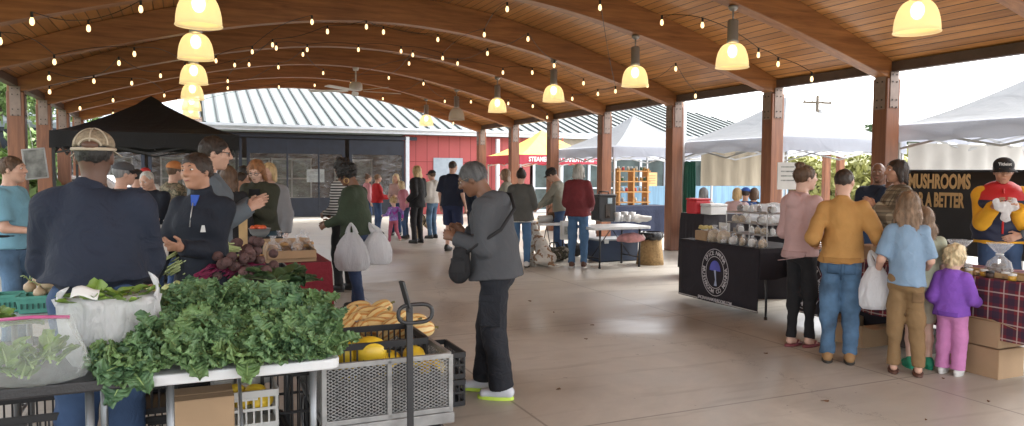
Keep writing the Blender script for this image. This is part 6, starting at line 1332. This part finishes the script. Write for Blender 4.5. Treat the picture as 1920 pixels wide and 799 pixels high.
hw = gpt(PP['lblond'], PP['lblond']['wr'][1]); b = MB(); b.tube([hw, (hw+Vector((p.x+.1, p.y+.1, .62)))/2+Vector((0, 0, -.06)), (p.x+.08, p.y+.12, .55)], .008, 5); o = b.obj('dog_lead', m_blackcap, None, True); props(o, 'black lead from the long haired woman to the cream dog', 'dog lead')
p = at_z(1003, 503, 0); dog('white dog with brown speckles sitting behind the grey cardigan woman', (p.x+.08, p.y+.35, 0), R_(28), .93, blotch_mat('speckled_fur', [(.5, .47, .42), (.56, .53, .48), (.56, .53, .48), (.28, .17, .10)], 9), 'sit', M('brown_fur', (.20, .09, .04), .9, .3, 12))
# ================================================================ CENTRE RIGHT: COFFEE TABLES
pA = at_z(1012, 419, .68); tA, sA = tov(pA); pB = at_z(1222, 424, .68); tB, sB = tov(pB)
b1 = ftable('white folding table with coffee cups and black dispenser', tB-1.12, sB, 1.12, .72, m_ftw, z=.68, leg=m_crate)
q = at_z(1098, 440, .75); ftable('white folding table with basket left of the maroon jacket woman', tA, sA, .62, .7, m_ftw, z=.68, leg=m_crate)
p = at_d(1131, 418, 13.35); o = thing('drink_dispenser', 'tall black insulated drink dispenser on the white table', 'dispenser', (p.x, p.y, .682), PH)
b = MB(); b.box((0, 0, .24), (.36, .30, .44)); b.box((0, 0, .47), (.38, .32, .05)); b.box((0, -.13, .03), (.30, .08, .05)); bo = b.obj('tank', m_crate, o, bevel=.025)
b = MB(); b.tube([(-.10, 0, .49), (-.10, 0, .54), (.10, 0, .54), (.10, 0, .49)], .012, 6); b.obj('handle', m_crate, o, True); b = MB(); b.box((0, -.155, .19), (.10, .02, .24)); b.tube([(0, -.16, .10), (0, -.20, .09)], .015, 8); b.obj('tap', m_iris, o); b = MB(); b.box((.04, -.158, .38), (.09, .008, .10)); b.obj('label', M('pale_blue_card', (.4, .5, .55), .6, .2, 20), o)
for i in range(6):
    p = at_d(1157+i*7, 418-(i % 2), 13.3+.1*(i % 3)); cup('stacked paper cup beside the black dispenser', (p.x, p.y, .682), ((.6, .6, .6), (.35, .06, .06))[i % 2], False, 1.3 if i % 2 else 1.8)['group'] = 'paper cups beside the dispenser'
p = at_d(1200, 412, 13.4); o = thing('crumpled_cloth', 'crumpled white towel behind the cups', 'towel', (p.x, p.y, .685), 0); S = SDF(); S.ell((0, 0, .05), (.16, .10, .07), .02); S.noise(.02, 30, 2); sobj('towel', S, .014, m_paper, o)
p = at_d(1042, 418, 13.35); o = thing('wicker_basket', 'brown wicker basket with hoop handle on the left coffee table', 'basket', (p.x, p.y, .682), .2); b = MB(); b.lathe([(.0, 0), (.13, 0), (.16, .16), (.15, .16), (.12, .02)], n=24, sy=.75); b.obj('body', M('wicker', (.14, .07, .035), .8, .5, 40, .8, 80), o, True); b = MB(); b.tube([(.155*math.cos(a), 0, .15+.13*math.sin(a)) for a in [j*PI/12 for j in range(13)]], .010, 6); b.obj('handle', M('wicker', (.14, .07, .035)), o, True)
p = at_d(1022, 415, 13.2); o = thing('towel_roll', 'white paper towel roll lying on the left coffee table', 'paper towel', (p.x, p.y, .74), PH); b = MB(); b.tube([(-.13, 0, 0), (.13, 0, 0)], .058, 18); b.obj('roll', m_paper, o); b = MB(); b.tube([(-.135, 0, 0), (.135, 0, 0)], .018, 10); b.obj('core', m_card, o)
p = at_d(1060, 448, 12.7); o = thing('paper_shopper', 'white paper shopping bag hanging from the left coffee table', 'bag', (p.x, p.y, p.z), PH); b = MB(); b.box((0, 0, .15), (.17, .09, .32)); b.obj('sack', m_paper, o, bevel=.006); b = MB(); b.tube([(-.05, -.03, .31), (-.04, -.03, .42), (.04, -.03, .42), (.05, -.03, .31)], .005, 5); b.obj('handle', m_card, o); b = MB(); b.box((0, -.047, .15), (.09, .004, .14)); b.obj('print', M('grey_print', (.3, .32, .3), .8, .4, 20), o)
p = at_z(1152, 491, 0); o = thing('storage_bin', 'large navy storage bin with pale lid under the coffee table', 'bin', (p.x, p.y+.25, 0), PH); b = MB(); b.box((0, 0, .19), (.80, .45, .37)); b.obj('tub', M('navy_plastic', (.02, .035, .07), .45, .1), o, bevel=.02); b = MB(); b.box((0, 0, .39), (.84, .49, .035)); b.obj('lid', M('pale_lid', (.35, .38, .40), .4, .05), o, bevel=.01); b = MB(); [b.box((x, -.25, .36), (.08, .02, .06)) for x in (-.28, .28)]; b.obj('latch', m_paper, o)
p = at_d(1180, 440, 12.3); o = thing('pink_sack', 'pink and white sack lying on the navy storage bin', 'sack', (p.x, p.y, .41), 0); S = SDF(); S.ell((0, 0, .07), (.22, .13, .08), .02); S.noise(.015, 25, 4); sobj('sack_body', S, .015, M('pink_sack', (.45, .22, .22), .7, .4, 9), o); b = MB(); b.tube([(.2, 0, .07), (.25, 0, .1)], [.03, .045], 8); b.obj('tied_neck', m_paper, o, True)
p = at_z(1222, 497, 0); o = thing('trash_can', 'trash can wrapped in burlap with black liner beside the column', 'trash can', (p.x, p.y+.15, 0), 0); b = MB(); b.lathe([(.0, 0), (.235, 0), (.225, .1), (.195, .3), (.185, .44)], n=36, wob=.03, folds=7, seed=2); b.obj('burlap_wrap', M('burlap', (.34, .22, .10), .95, .3, 30, .6, 90), o, True); b = MB(); b.lathe([(.187, .42), (.215, .47), (.21, .55), (.195, .555), (.18, .42)], n=36, wob=.04, folds=8, seed=5); b.obj('liner', M('bin_liner', (.012, .012, .014), .25, 0, bump=.6, bscale=25), o, True)
for i, (px, py) in enumerate(((1040, 478), (1075, 470))): p = at_z(px, py+14, 0); o = thing('market_bag', ['dark camouflage bag under the left coffee table', 'black duffel under the left coffee table'][i], 'bag', (p.x, p.y+.15, 0), .4*i); S = SDF(); S.seg((-.14, 0, .14), (.14, 0, .14), .12, .12, .03); S.noise(.015, 22, i); sobj('duffel', S, .016, (blotch_mat('dark_camo', [(.03, .03, .02), (.09, .08, .05), (.02, .02, .015), (.2, .18, .15)], 16), black)[i], o); b = MB(); b.tube([(-.1, 0, .24), (-.06, 0, .33), (.06, 0, .33), (.1, 0, .24)], .012, 6); b.obj('handle', m_blackcap, o, True)
# orange rack and navy table outside, white crates of the bakery
m_or = wood('orange_pine', (.50, .22, .05), (.72, .38, .11), 0, 0, .5)
p = at_d(1212, 396, 18.0); t_, s_ = tov(p); clothbox('navy tablecloth in front of the orange rack', t_-1.0, s_, 1.75, .7, cloth('navy_table', (.012, .018, .045)), z=.76, seed=7)
p = at_d(1183, 395, 18.6); o = thing('display_rack', 'orange pine display rack full of small jars under the white tent', 'rack', (p.x, p.y, .77), PH)
for x in (-.42, .0, .42): b = MB(); b.box((x, 0, .45), (.05, .25, .92)); b.obj('upright', m_or, o, bevel=.004)
for k in range(4): b = MB(); b.box((0, -.01, .06+.26*k), (1.0, .22, .03)); b.obj('shelf', m_or, o, bevel=.004)
rr = random.Random(3); cols = [(.5, .06, .05), (.5, .45, .35), (.05, .12, .06), (.35, .2, .05), (.3, .32, .34)]
for k in range(4):
    for j in range(7):
        if rr.random() < .2: continue
        x = -.40+.13*j+rr.uniform(-.02, .02); R4 = Matrix.Rotation(PH, 4, 'Z')@Vector((x, -.03, .08+.26*k)); q = thing('jar', 'small jar on the orange rack shelves', 'jar', (p.x+R4.x, p.y+R4.y, .77+R4.z), 0, 'jars on the orange rack'); c = rr.choice(cols)
        b = MB(); b.lathe([(.0, 0), (.035, 0), (.037, .06), (.028, .08), (.0, .08)], n=10); b.obj('glass', M('jar%d' % cols.index(c), c, .3, .1), q, True); b = MB(); b.lathe([(.0, .08), (.03, .08), (.03, .1), (.0, .1)], n=10); b.obj('lid', m_paper, q, True)
o = thing('kraft_sign', 'kraft paper sign on the shop window behind the white tent', 'sign', at_d(1222, 338, 29.9), PH); b = MB(); b.box((0, 0, 0), (.5, .02, .62)); b.obj('sheet', M('kraft', (.55, .36, .16), .8, .1), o); b = MB(); [b.box((0, -.014, .18-.1*i), (.34, .004, .03)) for i in range(4)]; b.obj('lines', m_card2, o)
p = at_d(1293, 340, 15.1); o = thing('green_drape', 'dark green cloth hanging on the tent leg right of the slim column', 'cloth', (p.x, p.y, .75), PH); b = MB(); b.grid(lambda u, v: ((u-.5)*(.28-.08*v), .05*math.sin(u*22+v*2), 1.05*v), 24, 8); b.obj('drape', cloth('green_drape', (.03, .14, .10)), o, True, thick=.004)
# ================================================================ MUSHROOM TABLE WITH THE ROUND EMBLEM
m_blk = cloth('black_banner', (.016, .013, .018), .2, bump=.25, bs=5); c1 = at_z(1430, 468, .75); t1_, s1_ = tov(c1); c2 = at_z(1272, 448, .75); t2_, s2_ = tov(c2); TT = (t1_+t2_)/2; LT = s2_-s1_
def tablebanner(t, s, L, label, tcol, hem, W=.75, z=.75):
    o = clothbox(label, t, s, W, L, tcol, z=z, hem=.42, amp=.004, seed=3)
    b = MB(); b.grid(lambda u, v: (-.018+.006*math.sin(u*7+v*2)-.0, L*(1-u), z-.002-(z-hem)*v+.0), 20, 8); bn = b.obj('banner', m_blk, o, True, thick=.004)
    b = MB(); b.beam((-.024, 0, hem+.012), (-.024, L, hem+.012), .004, .012); b.obj('banner_hem', M('banner_hem', (.4, .38, .36), .6, .1), o)
    return o
def emblem(o, L, zc, r, off, url=True):
    m_l = M('banner_print', (.50, .48, .50), .7, 0); m_bl = M('banner_blue', (.09, .10, .42), .7, .2); Rm = Euler((PI/2, 0, -PI/2)).to_matrix()
    def W3(x, y, d=0): return (-.030-d, off-x, zc+y)
    b = MB()
    for rad in (r, r*.68): b.tube([W3(rad*.86*math.cos(a), rad*math.sin(a)) for a in [j*PI/24 for j in range(48)]], .004, 4, close=True)
    e = b.obj('emblem_rings', m_l, o)
    b = MB(); n = 12; b.add([W3(.105*math.cos(a)*r/.3, .02+.13*math.sin(a)*r/.3) for a in [j*PI/n for j in range(n+1)]], [tuple(range(n+1))]); b.obj('mushroom_cap', m_bl, e, thick=.003)
    b = MB(); b.add([W3(x*r/.3, y*r/.3, .0005) for x, y in ((-.015, .03), (.02, .03), (.03, -.10), (.045, -.17), (-.01, -.17), (.012, -.09))], [tuple(range(6))]); b.obj('mushroom_stem', M('banner_pale', (.35, .4, .55), .7, 0), e, thick=.003)
    def arc(txt, a0, a1, flip):
        for i, ch in enumerate(txt):
            if ch == ' ': continue
            a = a0+(a1-a0)*i/(len(txt)-1); x, y = r*.83*.88*math.cos(a), r*.83*math.sin(a); rot = a-PI/2 if not flip else a+PI/2
            q = text_mesh('lettering', ch, .075*r/.3, m_l, o, W3(x, y, .001), (0, 0, 0), 1, .001); q.matrix_local = Matrix.Translation(W3(x, y, .001))@Matrix.Rotation(-PI/2, 4, 'Z')@Matrix.Rotation(PI/2, 4, 'X')@Matrix.Rotation(rot, 4, 'Z')
    arc('SPICE NANNA', R_(142), R_(38), False); arc('MUSHROOM CO MANNA', R_(172), R_(372), True)
    if url: q = text_mesh('lettering', 'SPICENANNAMUSHROOMS.COM', .05, m_l, o, (0, 0, 0), (0, 0, 0), .85, .001); q.matrix_local = Matrix.Translation(W3(0, -r-.05, .001))@Matrix.Rotation(-PI/2, 4, 'Z')@Matrix.Rotation(PI/2, 4, 'X')@Matrix.Diagonal((.8, 1, 1, 1))
mt = tablebanner(TT, s1_, LT, 'black banner table with round mushroom emblem', m_blk, .07); emblem(mt, LT, .42, .27, LT*.50)
mt2 = tablebanner(TT+.34, s1_-1.62, 1.55, 'second black banner table half hidden behind the pink hoodie woman', m_blk, .10, .6); emblem(mt2, 1.55, .42, .27, 1.30, False)
o = thing('table_leg_frame', 'bare bent black leg of the folding table beside the banner', 'table leg', pav(TT+.05, s1_-.05, 0), PH); b = MB(); b.tube([(0, 0, 0), (0, .0, .30), (.03, .05, .44), (.3, .1, .72)], .013, 6); b.obj('bent_leg', m_crate, o, True); b = MB(); b.lathe([(0, 0), (.018, 0), (.018, .03), (0, .03)], n=8); b.obj('foot', m_iris, o)
def onT(t, s, z=.758): return pav(TT+t, s1_+s, z)
o = thing('wire_rack', 'tall wire display rack on the mushroom table', 'rack', onT(.34, .42), PH); 
for z_h in (.12, .24, .36): 
    b = MB(); [b.tube([(x, -.33, z_h), (x, .33, z_h)], .004, 4) for x in np.linspace(-.17, .17, 7)]; [b.tube([(-.17, y, z_h), (.17, y, z_h)], .004, 4) for y in np.linspace(-.33, .33, 4)]; b.obj('wire_shelf', m_bar, o)
for x in (-.17, .17):
    for y in (-.33, .33): b = MB(); b.tube([(x, y, 0), (x, y, .37)], .006, 5); b.obj('post', m_bar, o)
rr = random.Random(12); m_choc = M('dark_goods', (.08, .05, .035), .6, .5, 30); m_tanb = M('tan_goods', (.40, .29, .15), .7, .4, 25)
def pouch(label, p, s, mat, grp, rz=0, name='goods_pouch', cat='food bag'):
    o = thing(name, label, cat, p, rz, grp); b = MB(); b.lathe([(.0, 0), (.045*s, .005*s), (.055*s, .04*s), (.045*s, .085*s), (.012*s, .10*s)], n=14, sy=.6, wob=.08, folds=5, seed=int(s*100)); b.obj('contents', mat, o, True); b = MB(); b.lathe([(.0, -.001), (.052*s, .0), (.061*s, .04*s), (.05*s, .09*s), (.014*s, .112*s), (.028*s, .135*s)], n=16, sy=.65, wob=.05, folds=5, seed=3); b.obj('wrap', m_cello, o, True); return o
for k in range(3):
    for j in range(6): pouch('small wrapped pouch on the wire rack shelves', onT(.30+rr.uniform(-.06, .06), .14+.11*j, .758+.125+.12*k-.12*(k == 2)*0), .75, rr.choice([m_choc, m_tanb, m_paper]), 'pouches on the wire rack', rr.random()*3)
for j in range(10): pouch('wrapped brownie pouch at the front of the mushroom table', onT(.06+.09*(j % 2), .05+.075*j), .9, rr.choice([m_choc, m_choc, m_tanb, m_paper]), 'pouches along the front of the mushroom table', rr.random()*3)
cbox('small brown box of yellow mushrooms at the far end of the mushroom table', onT(.16, LT-.32), .22, .2, .11)
for j, (a_, c_) in enumerate(((.12, LT-.33), (.20, LT-.28), (.15, LT-.24))): o = thing('mushroom_cluster', 'pale yellow mushroom cluster on the small brown box', 'mushroom', onT(a_, c_, .87), 0, 'yellow mushrooms on the box'); b = MB(); [b.ell((.035*math.cos(k*1.1), .03*math.sin(k*1.1), .03+.008*(k % 3)), (.026, .026, .016), 8) for k in range(7)]; b.obj('caps', M('yellow_mushroom', (.60, .50, .20), .7, .2), o, True); b = MB(); b.tube([(0, 0, 0), (0, 0, .03)], [.02, .035], 8); b.obj('stems', m_paper, o, True)
for j, lb in enumerate(('left', 'right')): pouch(lb+' netted bag of walnuts before the small brown box', onT(.07, LT-.55-.17*j), 1.45, m_tanb, None, 0)
for j, (a_, c_, w2, h2, lb) in enumerate(((.42, LT-.30, .20, .20, 'white standing sign behind the yellow mushrooms'), (.36, LT-.62, .18, .16, 'framed picture card behind the walnut bags'))): o = thing('sign_card', lb, 'sign', onT(a_, c_), PH-PI/2); b = MB(); b.beam((0, 0, h2/2), (0, .005, h2/2), w2, h2); b.obj('card', (m_paper, M('picture_card', (.35, .3, .25), .6, .6, 20))[j], o); b = MB(); b.box((0, .05, .04), (.02, .1, .08)); b.obj('prop', m_card, o)
bk2 = at_d(1300, 410, 11.2); t_, s_ = tov(bk2); clothbox('dark tablecloth carrying the red lunch box', t_-.08, s_-.35, .75, .55, m_blk, z=.95, hem=.1)
p = at_d(1309, 402, 11.1); o = thing('lunch_box', 'red lunch box on the dark back table', 'box', (p.x, p.y, .957), PH); b = MB(); b.box((0, 0, .10), (.27, .24, .20)); b.obj('box_body', M('red_plastic', (.5, .02, .03), .45, .1), o, bevel=.02); b = MB(); b.box((0, 0, .215), (.28, .25, .03)); b.obj('lid', M('red_plastic', (.5, .02, .03)), o, bevel=.01)
p = at_d(1338, 404, 10.9); o = thing('cooler', 'white cooler with blue latch on the dark back table', 'cooler', (p.x, p.y, .957), PH); b = MB(); b.box((0, 0, .06), (.30, .24, .12)); b.obj('tub', m_ftw, o, bevel=.015); b = MB(); b.box((0, 0, .14), (.31, .25, .035)); b.obj('lid', m_ftw, o, bevel=.01); b = MB(); b.box((.16, 0, .10), (.02, .1, .1)); b.obj('latch', M('blue_latch', (.02, .06, .25), .5, 0), o)
p = at_d(1440, 400, 9.3); o = thing('plastic_cover', 'white plastic cover heaped behind the wire rack', 'plastic sheet', (p.x, p.y, .95), 0); S = SDF(); S.ell((0, 0, .08), (.30, .2, .14), .02); S.noise(.03, 16, 5); sobj('cover', S, .02, m_bag, o); b = MB(); b.box((0, 0, -.48), (.5, .35, .95)); b.obj('stand', m_blk, o)
o = thing('info_board', 'white info board hanging under the tent above the pink hoodie woman', 'sign', at_d(1476, 330, 11.5), PH-.3); b = MB(); b.box((0, 0, 0), (.32, .02, .42)); b.obj('board', m_paper, o); b = MB(); [b.box((0, -.013, .14-.07*i), (.22, .004, .02)) for i in range(4)]; b.obj('print_lines', M('grey_print', (.3, .32, .3)), o)
# ================================================================ PLAID TABLE AND THE BIG BANNER
m_plc = plaid_mat('red_plaid', (.16, .014, .022), (.018, .02, .045), (.50, .42, .38), .115, (1, 2))
pc = at_z(1900, 530, .75); tp_, sp_ = tov(pc); PL = 2.05; pl = clothbox('red and navy plaid tablecloth behind the children', tp_, sp_-.25, .78, PL, m_plc, hem=.30, amp=.022, seed=6)
o = thing('folding_table', 'folding table under the plaid cloth, black legs showing', 'table', pav(tp_, sp_-.25, 0), PH); b = MB(); b.box((.39, PL/2, .72), (.74, PL-.05, .04)); b.obj('table_top', m_ftw, o)
for x in (.07, .7):
    for y in (.12, PL-.15): b = MB(); b.tube([(x, y, 0), (x, y, .70)], .016, 6); b.obj('leg', m_crate, o)
def onP(t, s, z=.758): return pav(tp_+t, sp_-.25+s, z)
cbox('white printed cardboard box on the plaid table', onP(.42, 1.42), .34, .26, .20, mat=M('white_card', (.55, .50, .42), .8, .15))
cbox('small kraft box beside the white box on the plaid table', onP(.30, 1.78), .22, .2, .12)
for i, (a_, c_, lb) in enumerate(((.20, .82, 'left cellophane gift bag with gathered top'), (.22, .50, 'middle cellophane gift bag with gathered top'), (.25, .22, 'right cellophane gift bag at the picture edge'))):
    o = thing('gift_bag', lb, 'gift bag', onP(a_, c_), PH); b = MB(); b.box((0, 0, .035), (.12, .12, .06)); [b.ell((.03*math.cos(k*2), .03*math.sin(k*2), .08), (.025, .025, .02), 8) for k in range(4)]; b.obj('brownies', m_choc, o); b = MB(); b.lathe([(.085, 0), (.09, .05), (.075, .11), (.02, .165), (.02, .175), (.06, .22), (.09, .26)], n=30, wob=.10, folds=9, seed=i); b.obj('cellophane', m_cello, o, True); b = MB(); b.tube([(.024*math.cos(a), .024*math.sin(a), .17) for a in [j*PI/6 for j in range(12)]], .005, 5, close=True); b.obj('ribbon', m_paper, o, True)
for j in range(14):
    q = thing('sample_jar', 'small sample jar at the front of the plaid table', 'jar', onP(.05+.055*(j % 2), .12+.085*j), 0, 'sample jars on the plaid table'); b = MB(); b.lathe([(.0, 0), (.028, 0), (.028, .035), (.0, .035)], n=12); b.obj('glass', (m_tanb, m_choc, M('honey', (.6, .35, .05), .3, .1))[j % 3], q, True); b = MB(); b.lathe([(.0, .035), (.029, .035), (.029, .05), (.0, .05)], n=12); b.obj('lid', (m_paper, m_crate, m_paper)[j % 3], q, True)
for j in range(3): o = thing('wood_tray', 'pale wooden tray holding jars on the plaid table', 'tray', onP(.16, .35+.42*j, .757), PH, 'wooden trays on the plaid table'); b = MB(); b.box((0, 0, .012), (.16, .34, .02)); b.obj('base', M('pale_timber', (.45, .30, .14)), o); b = MB(); [b.box((x, 0, .03), (.01, .34, .02)) for x in (-.08, .08)]; b.obj('sides', M('pale_timber', (.45, .30, .14)), o)
p = at_z(1893, 716, 0); t_, s_ = tov(p); cbox('cardboard box on the floor at the right edge, lower of two', pav(t_+.12, s_+.28, 0), .30, .42, .22); cbox('open cardboard box at the right edge, upper of two', pav(t_+.14, s_+.30, .232), .30, .42, .20, openb=True, fl=.4)
for px, py, lb, w2, h2, op in ((1638, 652, 'open cardboard box under the plaid table left of the light blue tee girl', .40, .20, True), (1757, 664, 'dark shoe box under the plaid table by the small girl', .30, .16, False)): p = at_z(px, py, 0); cbox(lb, (p.x, p.y+.2, 0), w2, .32, h2, openb=op, fl=.2, mat=m_card if op else M('dark_box', (.08, .06, .05), .8, .2))
# banner
p1 = at_d(1700, 330, 8.9); tb1, sb1 = tov(p1); o = thing('mushroom_banner', 'wide black banner with tan words about mushrooms', 'banner', (p1.x, p1.y, 0), PH-PI/2+.18)
ztop = at_d(1706, 322, 8.9).z; b = MB(); b.grid(lambda u, v: (-.02+2.3*u, .012*math.sin(u*9), ztop-.95*v), 24, 4); b.obj('sheet', M('banner_black', (.014, .013, .013), .6, .2), o, True, thick=.004)
m_tl = M('banner_tan', (.50, .32, .14), .7, .1)
for i, tx in enumerate(('MUSHROOMS', 'FOR A BETTER')): text_mesh('lettering', tx, .225, m_tl, o, (.03, -.012, ztop-.12-.215*i), (PI/2, 0, 0), (.50, .43, .5)[i], .009, .002, 'LEFT')
b = MB(); [b.tube([(x, .03, 0), (x, .03, ztop+.02)], .018, 8) for x in (.0, 2.26)]; b.tube([(0, .03, ztop+.01), (2.26, .03, ztop+.01)], .014, 8); b.obj('stand_frame', m_crate, o, True)
# leaves and litter on the floor
rr = random.Random(31); m_dl = M('dry_leaf', (.16, .08, .035), .8, .3, 20)
for i in range(13):
    px = rr.uniform(900, 1900); py = rr.uniform(560, 790); p = at_z(px, py, .001); b = MB(); s_ = rr.uniform(.012, .028); b.add([(s_*math.cos(a)*(1+.3*math.sin(3*a)), s_*.6*math.sin(a), .004+.004*math.sin(2*a)) for a in [j*PI/4 for j in range(8)]], [tuple(range(8))]); o = b.obj('dry_leaf', m_dl, None, thick=.001); o.location = p; o.rotation_euler.z = rr.uniform(0, 6); props(o, 'small dry brown leaf lying on the concrete floor', 'leaf', 'dry leaves on the floor')
